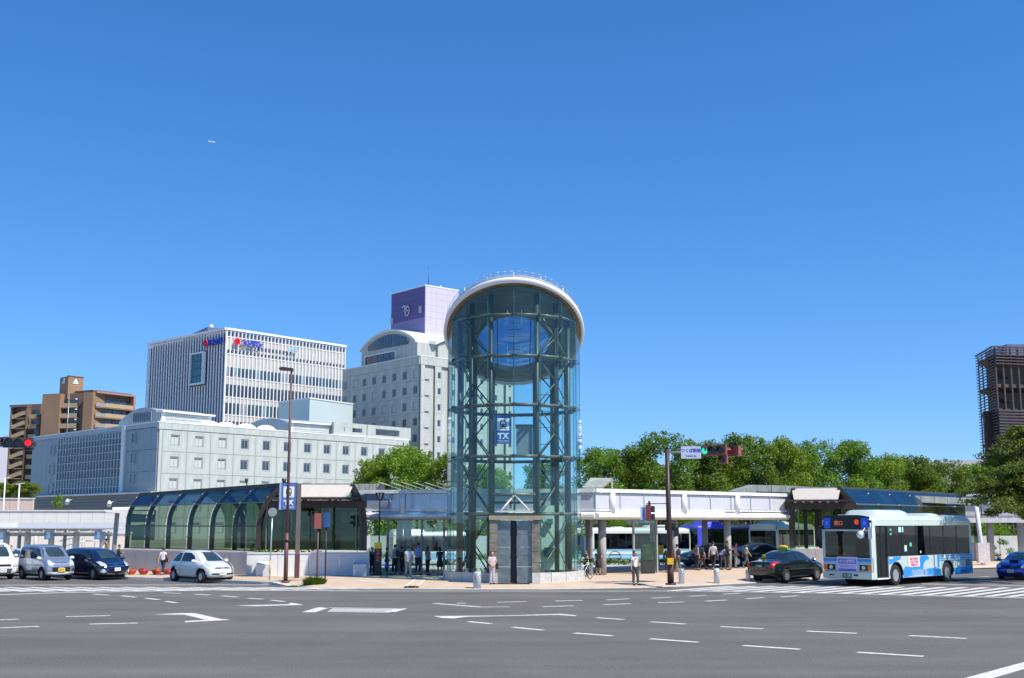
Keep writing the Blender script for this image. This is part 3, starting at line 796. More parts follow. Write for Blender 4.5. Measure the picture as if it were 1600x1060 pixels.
for k in range(10):
    z = zt3 - .8 - (k + 1) * st
    f.put('balcony_front', boxme(0, f.L - 1.1, -1.3, -1.12, 0, 1.25, M_brb), 0, .1, z)
    f.put('balcony_slab', boxme(0, f.L - 1.0, -1.3, 0, -.2, 0, M_br), 0, 0, z)
    windows_row(f, .3, f.L - 1.2, z + .9, 2)
    f.put('window', boxme(.1, .9, 0, .1, 0, 1.4, M_gglass), -1.2, .1, z + .4)
    f.put('wall_light', boxme(0, .45, -.5, -.1, 0, .35, M_white), f.L - 1.6, 1.0, z + 2.2)
f.put('mast', MB().cyl((0, -1.5, -24), (0, -1.5, .5), .07, n=6).mesh('mast', M_alu), f.L * .52, 0, zt3)
wallslab(128.5, 143, 613, 334, 333, M_br, 10)
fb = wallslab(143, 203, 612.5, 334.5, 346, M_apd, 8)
zt4 = Z(616, 337)
for k in range(9):
    z = zt4 - .9 - (k + 1) * st
    fb.put('balcony_front', boxme(fb.L * .26, fb.L, -1.4, -1.2, 0, 1.15, M_brb), 0, .1, z)
    fb.put('balcony_rail', boxme(0, fb.L * .26, -1.4, -1.3, 0, 1.05, mat('rail_glass_grey', (0.30, 0.29, 0.25), .4)), 0, .1, z)
    fb.put('balcony_slab', boxme(0, fb.L, -1.4, 0, -.3, 0, M_br), 0, 0, z)
    windows_row(fb, .6, fb.L - .3, z + .6, 4)
fb.put('roof_slab', boxme(0, fb.L + .3, -1.6, 8, 0, .5, mat('rose_brown_trim', (0.36, 0.19, 0.15), .7)), 0, 0, zt4)
fb.put('pier', boxme(-.35, .35, -1.6, .5, 0, zt4, mat('rose_brown_trim', (0.36, 0.19, 0.15), .7)), fb.L, 0, 0)
a, c, e = V((X(90, 341), 341)), V((X(103, 337), 337)), V((X(127, 341), 341))
block('roof_tower', apt, [tuple(a), tuple(c), tuple(e), tuple(a + e - c)], zt3 - 1, Z(588, 337), M_br)
f = Face(apt, c, e); f.put('coping', boxme(-.1, f.L + .1, -.15, .5, 0, .25, M_apd), 0, 0, Z(588, 337))
M_em = mat('pale_teal_emblem', (0.50, 0.68, 0.68), .5)
tri = MB().prism([(-.95, 0, -.7), (.95, 0, -.7), (.25, 0, .75), (-.15, 0, .75)], (0, -.12, 0)).mesh('emblem', M_em)
f.put('emblem', tri, f.L * .48, .02, Z(596, 338)); Face(apt, a, c).put('emblem', tri, (c - a).length * .5, .02, Z(596, 339))
for k in (0,): f.put('lettering', boxme(-1.6, 1.6, -.05, 0, 0, .12, mat('faint_letter', (0.55, 0.4, 0.3), .6)), f.L * .48, .02, Z(603, 338))

REFY[0] = 600
# ---- louvred brown block at the right edge
M_lv = mat('brown_louvre', (0.07, 0.052, 0.058), 0.55, var=0.15); M_lvs = mat('dark_brown_slab', (0.075, 0.06, 0.05), 0.7, var=0.1)
L0, L1, L2 = V((X(1529, 176), 176, 0)), V((X(1556, 166), 166, 0)), V((X(1700, 170), 170, 0))
lou = thing('louvred_block', 'dark brown louvred block with open floors at the right edge', 'building', (L1.x, L1.y, 0))
P0 = lou.location
la, lb = Face(lou, L0, L1), Face(lou, L1, L2)
ztp = Z(546, 168)
for py in (556, 602, 640, 690, 730):
    z = Z(py, 168); block('floor_slab', lou, [(L0.x + .3, L0.y + .3), (L1.x + .2, L1.y + .4), (L2.x, L2.y + .4), (L2.x, L2.y + 5), (L0.x + 3.5, L0.y + 1.5)], z - .45, z, M_lvs)
z = ztp - .3
k = 0
while z > 3:
    la.put('louvre', boxme(-.02 * k * 0, la.L + .1, -.08, .08, 0, .11, M_lv), 0, .2, z)
    if z < Z(642, 168) or z > Z(575, 168) : lb.put('louvre', boxme(0, lb.L, -.12, .12, 0, .16 if z > Z(575, 168) else .26, M_lv), 0, .2, z)
    z -= .42; k += 1
for i in range(5): la.put('post', boxme(-.07, .07, 0, .16, 0, ztp, M_lv), .2 + i * (la.L - .4) / 4, 0, 0)
for i in range(12): lb.put('post', boxme(-.1, .1, 0, .2, 0, ztp, M_lv), .2 + i * 1.25, 0, 0)
lb.put('back_wall', boxme(0, lb.L, 0, .3, 0, Z(642, 168), M_lvs), 0, -3, 0)
lb.put('core_wall', boxme(3.4, lb.L, 0, .4, 0, ztp - 1, mat('warm_grey_core', (0.16, 0.14, 0.11), .8)), 0, -6, 0)
for j, (ya, yb) in enumerate(((602, 556), (640, 602))):
    z0_, z1_ = Z(ya, 168), Z(yb, 168)
    lb.put('stair_flight', MB().bar((0.2, 3, z1_ - .6), (4.0, 3, z0_ + 1.2), 1.6, .3).mesh('stair_flight', M_lvs), 0, 0, 0)
lb.put('top_rail', boxme(-.1, lb.L, -.1, .1, 0, .2, M_lv), 0, .2, ztp)
la.put('top_rail', boxme(0, la.L + .1, -.1, .1, 0, .2, M_lv), 0, .2, ztp)
block('roof_room', lou, [(X(1577, 172), 172), (L2.x, 172), (L2.x, 180), (X(1577, 172), 180)], Z(556, 172), Z(538, 172), mat('slate_room', (0.14, 0.17, 0.26), .5))

REFY[0] = 760
# ---- far low buildings seen between the trees
M_pale = mat('pale_house_wall', (0.55, 0.53, 0.5), .7); M_roofg = mat('grey_house_roof', (0.40, 0.40, 0.42), .7)
def house(px0, px1, D, ye, yr, lab):
    x0, x1 = X(px0, D), X(px1, D); ze, zr = Z(ye, D), Z(yr, D)
    h = thing('pale_house', lab, 'house', ((x0 + x1) / 2, D, 0), 0, 'pale low houses behind the trees'); w = (x1 - x0) / 2
    put('wall', MB().box(-w, w, 0, 9, 0, ze).mesh('wall', M_pale), h)
    put('roof', MB().prism([(-w - .5, -.6, ze), (w + .5, -.6, ze), (w * .55, 4.5, zr), (-w * .55, 4.5, zr)], (0, 0, .2)).prism([(-w * .55, 4.5, zr), (w * .55, 4.5, zr), (w + .5, 9.6, ze), (-w - .5, 9.6, ze)], (0, 0, .2)).mesh('roof', M_roofg), h)
    for i in range(4): put('window', boxme(-.5, .5, -.1, 0, 0, 1.2, M_gglass), h, (-w + (i + .5) * w / 2, 0, ze - 1.8))
house(1060, 1135, 150, 765, 738, 'pale house with a grey roof behind the trees above the middle of the footbridge')
house(985, 1030, 160, 765, 748, 'narrow pale house behind the trees just left of the signal pole')
house(1190, 1245, 165, 765, 745, 'pale house behind the trees near the right end of the footbridge')
o = put('long_roof', MB().prism([(X(1430, 240), 240, 0), (X(1560, 240), 240, 0), (X(1560, 240), 240, Z(716, 240)), (X(1530, 240), 240, Z(718, 240)), (X(1430, 240), 240, Z(722, 240))], (0, 20, 0)).mesh('long_roof', mat('far_warehouse', (0.42, 0.40, 0.42), .7)))
tag(o, 'distant long grey hall roof showing just above the trees at right', 'building')
x = V((X(-40, 500), 500, 0)); o = put('far_tower', MB().box(-8, 8, 0, 15, 0, Z(700, 500)).mesh('far_tower', mat('far_tower_wall', (.6, .58, .6), .7)), loc=(X(0, 500), 500, 0)); tag(o, 'pale tower block far off at the left edge below the red signal', 'building')

REFY[0] = 814
# ---- low walls and terraces at the left
def slabwall(name, px0, px1, y0, y1, D0, D1, m, thick, lab, cat='wall', zb=0, seg=0):
    a, b = V((X(px0, D0), D0)), V((X(px1, D1), D1)); zt_ = Z(y0, (D0 + D1) / 2)
    w = thing(name, lab, cat, (a.x, a.y, 0)); f = Face(w, a, b)
    n = max(1, seg)
    for i in range(n):
        zz = zb if zb else 0
        f.put('panel', boxme(0, f.L / n - .03, 0, thick, zz, zt_, m), i * f.L / n, 0, 0)
    f.put('coping', boxme(-.05, f.L + .05, -.12, thick + .1, 0, .15, M_whitewall), 0, 0, zt_)
    return w, f
slabwall('terrace_wall', -60, 200, 799, 0, 150, 150, mat('cream_wall_tile', (0.74, 0.69, 0.63), .7, var=.04), .6, 'long cream tiled terrace wall behind the left walkway canopy', seg=14)
slabwall('upper_wall', -60, 50, 780, 0, 175, 175, mat('peach_wall', (0.62, 0.47, 0.38), .7, var=.05), .5, 'peach coloured wall under the trees at the left edge', seg=3)
slabwall('back_wall', -80, 205, 834, 0, 118, 118, mat('bright_back_wall', (0.66, 0.62, 0.54), .7, var=.06), .4, 'pale shop front wall behind the walkway columns at left', seg=12)
# ================================================================ GLASS LIFT TOWER
TC = V((X(803, 60), 60.0, H)); RG = 3.34
M_tg = glass('tower_glass', (0.88, 0.965, 0.95), 0.012, 0.01, grime=0.006, frost=(0.30, 0.52, 0.50), ior=1.22)
M_tedge = mat('glass_joint', (0.04, 0.13, 0.12), 0.3, var=0)
tw = thing('glass_lift_tower', 'round glass lift tower with a slanted white ring roof on the street corner', 'tower', TC)
def pol(r, deg, z):      # deg 0 faces the camera
    t = R(deg); return V((r * math.sin(t), -r * math.cos(t), z))
zl = [Z(900, 60) - H + .42 * 0 + .0]
lev = [0.45] + [Z(p, 56.66) - H for p in (803, 712, 631, 554, 490)]
zc = Z(523, 60) - H; SL = 0.60
def zcut(p): return zc - SL * p.y     # p local; y<0 is nearer the camera
# kerb stones round the foot
M_gran = mat('pale_granite', (0.50, 0.50, 0.47), .7, var=.12, scale=5, bump=.2)
for i in range(24):
    a0, a1 = i * 15 + .25, i * 15 + 14.75
    if abs(((a0 + 7.5 + 180) % 360) - 180) < 20: continue
    pts = [pol(3.52, a0, 0), pol(3.52, a1, 0), pol(3.2, a1, 0), pol(3.2, a0, 0)]
    put('base_stone', MB().prism(pts, (0, 0, .44)).mesh('base_stone', M_gran), tw)
NS = 16; st_ = 22.5
# panes (8 cm gaps carry the joints), cut along the slanted ceiling
for k in range(NS):
    d0, d1 = k * st_, (k + 1) * st_
    front = k in (0, 15)
    for j in range(6):
        z0 = lev[j]
        if j == 0 and front: continue
        a, b = pol(RG, d0 + .25, 0), pol(RG, d1 - .25, 0)
        za, zb_ = zcut(a) - .12, zcut(b) - .12
        if j < 5: z1a = z1b = lev[j + 1]
        else: z1a, z1b = za, zb_
        z1a, z1b = min(z1a, za), min(z1b, zb_)
        if z1a - z0 < .1 and z1b - z0 < .1: continue
        z1a, z1b = max(z1a, z0 + .02), max(z1b, z0 + .02)
        n = (a + b).normalized() * .02
        q = [a + V((0, 0, z0 + .015)), b + V((0, 0, z0 + .015)), b + V((0, 0, z1b - .015)), a + V((0, 0, z1a - .015))]
        put('glass_pane', MB().prism(q, n).mesh('glass_pane', M_tg), tw)
    p = pol(RG, d0, 0); zt_ = zcut(p) - .1
    if k != 0: put('pane_joint', MB().bar(p + V((0, 0, .45)), p + V((0, 0, zt_)), .03, .03).mesh('pane_joint', M_tedge), tw)
    else: put('pane_joint', MB().bar(p + V((0, 0, lev[1])), p + V((0, 0, zt_)), .03, .03).mesh('pane_joint', M_tedge), tw)
# inner steel columns
RC = 2.93
cang = [22.5, 45, 67.5, 112.5, 135, 157.5, 202.5, 225, 247.5, 292.5, 315, 337.5]
for a in cang:
    p = pol(RC, a, 0); r = .115
    put('column', MB().cyl(p, p + V((0, 0, zcut(p) - .05)), r, n=12).mesh('column', M_steel), tw)
# rings of tube between the nodes
for j in (1, 2, 3, 4, 5):
    z = lev[j]
    for k in range(NS):
        if j == 1 and k in (0, 15): continue
        a, b = pol(RG - .14, k * st_, z), pol(RG - .14, (k + 1) * st_, z)
        if z > min(zcut(a), zcut(b)) - .1: continue
        put('ring_tube', MB().cyl(a, b, .066, n=8).mesh('ring_tube', M_steel2), tw)
        if k % 4 or True:
            put('node_arm', MB().cyl(pol(RC, k * st_, z), pol(RG + .02, k * st_, z), .055, n=6).ell(pol(RG - .12, k * st_, z), (.10, .10, .10), 8, 6).mesh('node_arm', M_steel), tw)
    for k in range(NS):
        if j == 1 and k in (0, 15): continue
        a, b = pol(RC, k * st_, z), pol(RC, (k + 1) * st_, z)
        if z > min(zcut(a), zcut(b)) - .1: continue
        put('inner_ring_beam', MB().bar(a, b, .12, .16).mesh('inner_ring_beam', M_steel), tw)
zmid = Z(773, 57.2) - H
for s in (1, -1):
    put('cross_tube', MB().cyl(pol(RC, -s * 22.5 if s > 0 else 22.5, zmid), pol(RC, 22.5 if s > 0 else -22.5, zmid), .09 if s > 0 else .05, n=8).mesh('cross_tube', M_steel2), tw) if s > 0 else None
put('cross_tube', MB().bar(pol(RC, 157.5, zmid - .3), pol(RC, 202.5, zmid - .3), .12, .12).mesh('cross_tube', M_steel), tw)
# X braces spanning two bays
for c in (45, 135, 225, 315):
    for j in range(5):
        z0, z1 = lev[j] if j else .3, lev[j + 1]
        a, b = c - 22.5, c + 22.5; m = (z0 + z1) / 2
        if z1 > zcut(pol(RC, c, 0)) : continue
        for p, q in (((a, z0), (b, z1)), ((a, z1), (b, z0))):
            put('brace', MB().cyl(pol(RC, p[0], p[1]), pol(RC, c, m), .034, n=6).cyl(pol(RC, c, m), pol(RC, q[0], q[1]), .034, n=6).mesh('brace', M_steel2 if c in (45,) else M_steel), tw)
for s in (1, -1):     # braces behind the drum glass
    put('brace', MB().cyl(pol(RC, s * 26, lev[4] + .2), pol(RC, s * 62, lev[5] + .1), .05, n=6).cyl(pol(RC, s * 62, lev[4] + .2), pol(RC, s * 26, lev[5] + .1), .05, n=6).mesh('brace', M_steel2), tw)
# slanted ceiling disc with a round roof light
M_ceil = mat('ceiling_board', (0.10, 0.11, 0.085), .5, var=.35, scale=.9)
M_cring = mat('ceiling_soffit', (0.23, 0.17, 0.12), .6, var=.08)
M_blueg = glass('blue_rooflight_glass', (0.15, 0.33, 0.58), 0.08, 0.05, grime=.28, frost=(.04, .14, .34))
def onp(x, y, dz=0): return V((x, y, zc - SL * y + dz))
def ring_disc(name, r0, r1, m, c1=(0, 0), zoff=0, th=.08, n=48):
    mb = MB()
    for i in range(n):
        t0, t1 = 2 * math.pi * i / n, 2 * math.pi * (i + 1) / n
        def P(r, t, cc): return (cc[0] + r * math.sin(t), cc[1] - r * math.cos(t))
        q = [P(r0, t0, c1), P(r0, t1, c1), P(r1, t1, (0, 0)), P(r1, t0, (0, 0))]
        mb.hexa([onp(x, y, zoff) for x, y in q] + [onp(x, y, zoff + th) for x, y in q])
    bmesh.ops.remove_doubles(mb.bm, verts=mb.bm.verts, dist=1e-4)
    return put(name, mb.mesh(name, m), tw)
HC = (0, .62); HR = 1.9
nb_ = 13
# ceiling boards: strips across, clipped by circle and hole
for i in range(nb_ * 2):
    y0 = -3.2 + i * 6.4 / (nb_ * 2); y1 = y0 + 6.4 / (nb_ * 2) - .035
    ym = (y0 + y1) / 2; w = math.sqrt(max(0, 3.22 ** 2 - ym ** 2))
    if w < .2: continue
    dh = HR ** 2 - (ym - HC[1]) ** 2
    segs = [(-w, w)] if dh <= 0 else [(-w, -math.sqrt(dh)), (math.sqrt(dh), w)]
    for a, b in segs:
        mb = MB().hexa([onp(a, y0), onp(b, y0), onp(b, y1), onp(a, y1), onp(a, y0, .07), onp(b, y0, .07), onp(b, y1, .07), onp(a, y1, .07)])
        put('ceiling_board', mb.mesh('ceiling_board', M_ceil), tw)
mb = MB()
for i in range(40):
    t0, t1 = 2 * math.pi * i / 40, 2 * math.pi * (i + 1) / 40
    mb.face([onp(HC[0], HC[1], .12), onp(HC[0] + HR * math.cos(t0), HC[1] + HR * math.sin(t0), .12), onp(HC[0] + HR * math.cos(t1), HC[1] + HR * math.sin(t1), .12)])
bmesh.ops.remove_doubles(mb.bm, verts=mb.bm.verts, dist=1e-4)
put('roof_light', mb.mesh('roof_light', M_blueg), tw)
mb = MB()
for i in range(40):
    t0, t1 = 2 * math.pi * i / 40, 2 * math.pi * (i + 1) / 40
    mb.bar(onp(HC[0] + HR * math.cos(t0), HC[1] + HR * math.sin(t0), .05), onp(HC[0] + HR * math.cos(t1), HC[1] + HR * math.sin(t1), .05), .07, .2)
put('roof_light_rim', mb.mesh('roof_light_rim', M_steel2), tw)
for x in (-.85, 0, .85):
    w = math.sqrt(HR ** 2 - x * x); put('glazing_bar', MB().bar(onp(x, HC[1] - w, .06), onp(x, HC[1] + w, .06), .05, .08).mesh('glazing_bar', M_steel), tw)
ring_disc('soffit_ring', 3.22, 3.56, M_cring, zoff=0, th=.10)
# white rim, rounded
mb = MB(True); n = 72; cs = 10; rings = []
for i in range(n):
    t = 2 * math.pi * i / n; ring = []
    for k in range(cs):
        a = 2 * math.pi * k / cs; r = 3.52 + .09 * math.cos(a); dz = .02 + .125 * math.sin(a)
        ring.append(mb.bm.verts.new(onp(r * math.sin(t), -r * math.cos(t), dz)))
    rings.append(ring)
for i in range(n):
    for k in range(cs):
        f = mb.bm.faces.new((rings[i][k], rings[i][(k + 1) % cs], rings[(i + 1) % n][(k + 1) % cs], rings[(i + 1) % n][k])); f.smooth = True
put('roof_rim', mb.mesh('roof_rim', M_white), tw)
# opaque roof deck ring on top (leaves the roof light open)
ring_disc('roof_deck', HR + .1, 3.5, mat('roof_deck_membrane', (.45, .46, .46), .7), c1=HC, zoff=.22, th=.06)
# guard rail on the rim
for i in range(16):
    t = 2 * math.pi * i / 16
    p = onp(3.45 * math.sin(t), -3.45 * math.cos(t), .15)
    put('rail_post', MB().bar(p, p + V((0, 0, .36)), .08, .05).mesh('rail_post', M_white), tw)
pts = [onp(3.5 * math.sin(2 * math.pi * i / 60), -3.5 * math.cos(2 * math.pi * i / 60), .48) for i in range(61)]
put('guard_rail', MB().tube(pts, .014, 5).mesh('guard_rail', M_alu), tw)
put('guard_rail', MB().tube([p - V((0, 0, .14)) for p in pts], .009, 5).mesh('guard_rail', M_alu), tw)
# lift shaft guides, landing machinery and cabin
for x in (-.32, .38):
    put('guide_rail', MB().bar((x, .3, lev[4]), (x, .3, zc - .4), .04, .04).mesh('guide_rail', M_alu), tw)
for x, s in ((-.55, 1), (.65, -1)):
    z0 = Z(482, 60) - H; z1 = Z(462, 60) - H
    put('door_guide', MB().bar((x, -1.6, z0), (x, -1.6, z1), .04, .04).bar((x, -1.6, z1), (x + s * .25, -1.6, z1), .04, .04).bar((x, -1.6, z0), (x + s * .25, -1.6, z0), .04, .04).mesh('door_guide', M_alu), tw)
for x in (-.32, .38): put('guide_rail', MB().bar((x, -1.6, lev[5] - .2), (x, -1.6, Z(455, 60) - H), .05, .05).mesh('guide_rail', M_white), tw)
for k in range(8): put('ladder_rung', MB().bar((-.32, .3, lev[4] + .4 + k * .35), (.38, .3, lev[4] + .4 + k * .35), .03, .03).mesh('ladder_rung', M_steel), tw)
M_cab = mat('lift_cabin_grey', (0.20, 0.25, 0.29), .4, var=.08)
cab = put('lift_cabin', MB().box(.12, .95, .2, 1.6, Z(711, 61) - H, Z(668, 61) - H).mesh('lift_cabin', M_cab), tw)
put('cabin_roof', boxme(-.03, .88, .15, 1.65, 0, .08, M_steel2), cab, (.1, 0, Z(668, 61) - H + .005))
for x in (1.05, 1.9, 2.1): put('shaft_guide', MB().bar((x, .9, 0), (x, .9, lev[4]), .07, .07).mesh('shaft_guide', M_steel), tw)
for z in range(12): put('shaft_tie', MB().bar((1.05, .9, .8 + z * .85), (2.1, .9, .8 + z * .85), .03, .03).mesh('shaft_tie', M_steel), tw)
# pale inner lift wall at ground level on the right, low service box, floor disc
M_inner = mat('pale_green_partition', (0.48, 0.60, 0.50), .4, var=.08, scale=1)
put('inner_partition', boxme(1.35, 2.55, .4, .5, .44, Z(790, 60) - H, M_inner), tw)
put('machine_box', boxme(1.5, 2.2, .05, .35, Z(871, 60) - H, Z(856, 60) - H, mat('dark_teal_box', (.05, .12, .11), .5)), tw)
put('machine_box', boxme(1.65, 1.95, .1, .35, Z(820, 60) - H, Z(811, 60) - H, mat('dark_teal_box', (.05, .12, .11), .5)), tw)
# entrance portal in polished stone
M_marb = mat('polished_brown_stone', (0.20, 0.175, 0.135), .3, var=.35, scale=2.5)
M_metd = mat('brushed_lift_door', (0.20, 0.23, 0.23), .32, .5, var=.2, scale=4)
py0, py1 = -4.05, -2.7     # local y of portal front and back
DP = 60 + py0
xl, xr = X(765, DP) - TC.x, X(844, DP) - TC.x
zp_ = Z(806, DP) - H
pierw = .38
def piers(x0, x1):
    hs_ = [0, .5, .95, 1.45, 1.85, 2.3, 2.75, zp_ - .22]
    for i, (a, b) in enumerate(zip(hs_, hs_[1:])):
        m = M_gran if i == 0 else M_marb
        put('stone_block', boxme(x0, x1, py0 if i else py0 - .03, py1, a + .008, b - .008, m), tw)
piers(xl, xl + pierw); piers(xr - pierw, xr)
put('lintel', boxme(xl - .03, xr + .03, py0 - .08, py1, zp_ - .2, zp_, mat('lintel_metal', (.42, .34, .22), .35, .4)), tw)
x0 = xl + pierw + .01; x1 = xr - pierw - .01; gx0, gx1 = X(797, DP) - TC.x, X(808, DP) - TC.x
def doorleaf(a, b):
    g = .012
    hs_ = [0, .75, 1.25, 1.65, 2.25, zp_ - .21]
    for p, q in zip(hs_, hs_[1:]): put('door_panel', boxme(a, b, py0 + .14, py0 + .22, p + g, q - g, M_metd), tw)
doorleaf(x0, gx0); doorleaf(gx1, x1)
put('door_gap', boxme(gx0 + .01, gx1 - .01, py0 + .35, py0 + .45, .0, zp_ - .22, M_black), tw)
put('notice', boxme(.12, .28, py0 + .32, py0 + .34, 1.25, 1.75, M_text_w), tw)
put('roof_slab', boxme(xl, xr, py0, py1 + .3, zp_ + .005, zp_ + .1, M_steel), tw)
put('dark_ground_sheet', boxme(xl + .1, xr - .5, py0 - .75, py0 - .05, 0.002, .012, M_black), tw)  # thin black sheet on the ground in front of the doors
# triangular tie above the door
ax, az = 0.02, Z(774, 57) - H
for x in (-.62, .72):
    put('tie_rod', MB().cyl((ax, -3.1, az), (x, py0 + .1, zp_ + .22), .05, n=8).mesh('tie_rod', mat('tie_rod_paint', (.55, .5, .48), .4)), tw)
put('tie_beam', MB().bar((-.8, py0 + .1, zp_ + .2), (.95, py0 + .1, zp_ + .2), .1, .08).mesh('tie_beam', mat('tie_rod_paint', (.55, .5, .48), .4)), tw)
put('tie_plate', MB().bar((ax, -3.1, az + .05), (ax, -3.2, zp_ + .2), .1, .1).mesh('tie_plate', M_steel), tw)

# railway sign board: blue panel, white square with train pictogram, lettering
M_signb = mat('sign_deep_blue', (0.03, 0.085, 0.36), .4, var=.03)
M_signw = mat('sign_white', (0.80, 0.82, 0.84), .45, var=0)
def train_sign(par, w, h, loc, rz=0, m=M_signb, name='sign_board'):
    b = put(name, boxme(-w / 2, w / 2, 0, .06, -h / 2, h / 2, m), par, loc, rz)
    s = w * .74; z = h * .17
    put('pictogram_field', boxme(-s / 2, s / 2, -.012, 0, z - s / 2, z + s / 2, M_signw), b)
    def P(pts, y0=-.02, d=.007): return [(x * s, y0, z + zz * s) for x, zz in pts]
    mb = MB()
    mb.prism(P([(-.24, -.22), (.24, -.22), (.27, -.12), (.25, .26), (.17, .36), (-.17, .36), (-.25, .26), (-.27, -.12)]), (0, .007, 0))
    mb.bar((-.12 * s, -.018, z - .22 * s), (-.24 * s, -.018, z - .42 * s), .05 * s, .004, (0, 1, 0)); mb.bar((.12 * s, -.018, z - .22 * s), (.24 * s, -.018, z - .42 * s), .05 * s, .004, (0, 1, 0))
    mb.bar((-.2 * s, -.018, z - .33 * s), (.2 * s, -.018, z - .33 * s), .035 * s, .004, (0, 1, 0))
    mt = mb.mesh('train_pictogram', M_text_k)
    put('train_pictogram', mt, b)
    mw = MB(); 
    for q in ([(-.19, .02), (.19, .02), (.17, .22), (-.17, .22)], [(-.08, .27), (.08, .27), (.08, .31), (-.08, .31)], [(-.2, -.13), (-.1, -.13), (-.1, -.06), (-.2, -.06)], [(.1, -.13), (.2, -.13), (.2, -.06), (.1, -.06)]):
        mw.prism(P(q, -.026), (0, .005, 0))
    put('train_window', mw.mesh('train_window', M_signw), b)
    put('lettering', textme('TX', w * .50, M_signw, .004, w * .014), b, (0, -.012, -h * .245), rot=UP)
    mb = MB(); pts = [(-w * .36, -h * .20), (-w * .2, -h * .165), (0, -h * .155), (w * .2, -h * .15), (w * .36, -h * .135)]
    for p, q in zip(pts, pts[1:]): mb.bar((p[0], -.012, p[1]), (q[0], -.012, q[1]), .035 * w, .005, (0, 1, 0))
    put('swoosh', mb.mesh('swoosh', M_signw), b)
    put('lettering', textme('TSUKUBA EXPRESS', w * .083, M_signw, .003, w * .002), b, (0, -.012, -h * .405), rot=UP)
    put('lettering', textme('つくばエクスプレス', w * .076, M_signw, .003), b, (0, -.012, -h * .455), rot=UP)
    return b
wsg = .80
ts = thing('railway_sign', 'blue railway sign with a train pictogram hanging inside the glass tower', 'sign', (X(786, 57.3), 57.3, Z(671, 57.3)))
train_sign(ts, wsg, 1.40, (0, 0, 0))
put('hanger', MB().bar((-.3, .03, .7), (-.3, .03, 1.1), .03, .03).bar((.3, .03, .7), (.3, .03, 1.1), .03, .03).mesh('hanger', M_steel), ts)
vs_ = thing('vertical_banner', 'narrow vertical white lettered strip on the right edge of the glass tower', 'sign', (TC.x + 3.36, 60, Z(679, 60)))
put('strip', boxme(-.06, .06, -.06, .06, -.72, .72, M_signw), vs_)
for i, ch in enumerate('つくば駅'): put('lettering', textme(ch, .22, M_text_b, .003), vs_, (0, -.066, .5 - i * .33), rot=UP)

# ================================================================ ELEVATED WALKWAY
M_deckw = mat('white_deck_edge', (0.74, 0.74, 0.73), .5, var=.05, stain=.16)
M_panel = mat('frosted_parapet_panel', (0.52, 0.53, 0.56), .25, 0, var=.05, spec=.7)
M_panelb = mat('blue_reflection_parapet_panel', (0.36, 0.42, 0.52), .08, .25, var=.06, spec=.9)  # bluish reflection on the left panels, put into their base colour
M_colg = mat('grey_round_column', (0.36, 0.36, 0.34), .6, var=.08, stain=.1)
dk = thing('elevated_walkway', 'white elevated walkway with panelled parapet on round columns behind the glass tower', 'walkway', (0, 66, 0))
P0 = dk.location
def px2(px, D): return V((X(px, D), D, 0))
nodes = [px2(548, 66.5), px2(800, 64.4), px2(930, 63.2), px2(1232, 75)]
zb0, zb1, zt0, zt1_ = 3.07, 3.43, 4.47, 4.7
cols_px = [629, 760, 955.5, 1068, 1151]
for A, Bq in zip(nodes, nodes[1:]):
    f = Face(dk, A, Bq)
    f.put('deck_slab', boxme(0, f.L, .35, 5.2, 0, .34, M_deckw), 0, 0, zb0 + .03)
    f.put('deck_lip', MB().prism([(0, 0, 0), (0, -.28, .12), (0, -.28, .26), (0, 0, .4), (0, .4, .4), (0, .4, 0)], (f.L, 0, 0)).mesh('deck_lip', M_deckw), 0, 0, zb0)
    f.put('top_rail', boxme(0, f.L, -.12, .2, 0, .2, M_deckw), 0, 0, zt0 + .02)
    f.put('low_rail', boxme(0, f.L, -.05, .1, 0, .1, M_deckw), 0, 0, zb1 + .1)
    n = max(1, round(f.L / 2.05)); w = f.L / n
    for i in range(n):
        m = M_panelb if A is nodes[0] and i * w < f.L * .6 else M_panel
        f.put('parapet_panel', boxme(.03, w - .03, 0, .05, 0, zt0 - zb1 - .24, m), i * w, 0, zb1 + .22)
        f.put('panel_mullion', boxme(-.02, .02, -.05, 0, 0, zt0 - zb1 - .1, M_alu), i * w, 0, zb1 + .1)
        f.put('soffit_panel', boxme(.03, w - .03, .4, 4.9, 0, .03, M_colg), i * w, 0, zb0 - .02)
    # far parapet of the deck
    f.put('far_parapet', boxme(0, f.L, 4.9, 5.0, 0, 1.1, M_panel), 0, 0, zb1)
def on_deck(px):
    for A, Bq in zip(nodes, nodes[1:]):
        f = Face(dk, A, Bq); u = uz(f, px)
        if -0.05 <= u <= f.L + .01: return f, u
for px in cols_px:
    f, u = on_deck(px)
    f.put('edge_post', MB().cyl((0, -.06, .0), (0, -.06, zt0 - zb1 + .02), .17, n=14).mesh('edge_post', M_deckw), u, 0, zb1 - .02)
    f.put('column', MB().cyl((0, .75, 0), (0, .75, zb0), .215, n=16).mesh('column', M_colg), u + (.05 if px < 1200 else 0), 0, 0)
for px in (585, 700, 860, 1010, 1110, 1190):
    f, u = on_deck(px); f.put('column', MB().cyl((0, 4.4, 0), (0, 4.4, zb0), .2, n=12).mesh('column', M_colg), u, 0, 0)
for px in (602, 655, 690, 921, 1000, 1036):
    f, u = on_deck(px); f.put('screen_post', boxme(-.05, .05, -.05, .05, 0, zb0, M_colg), u, -.5, 0)
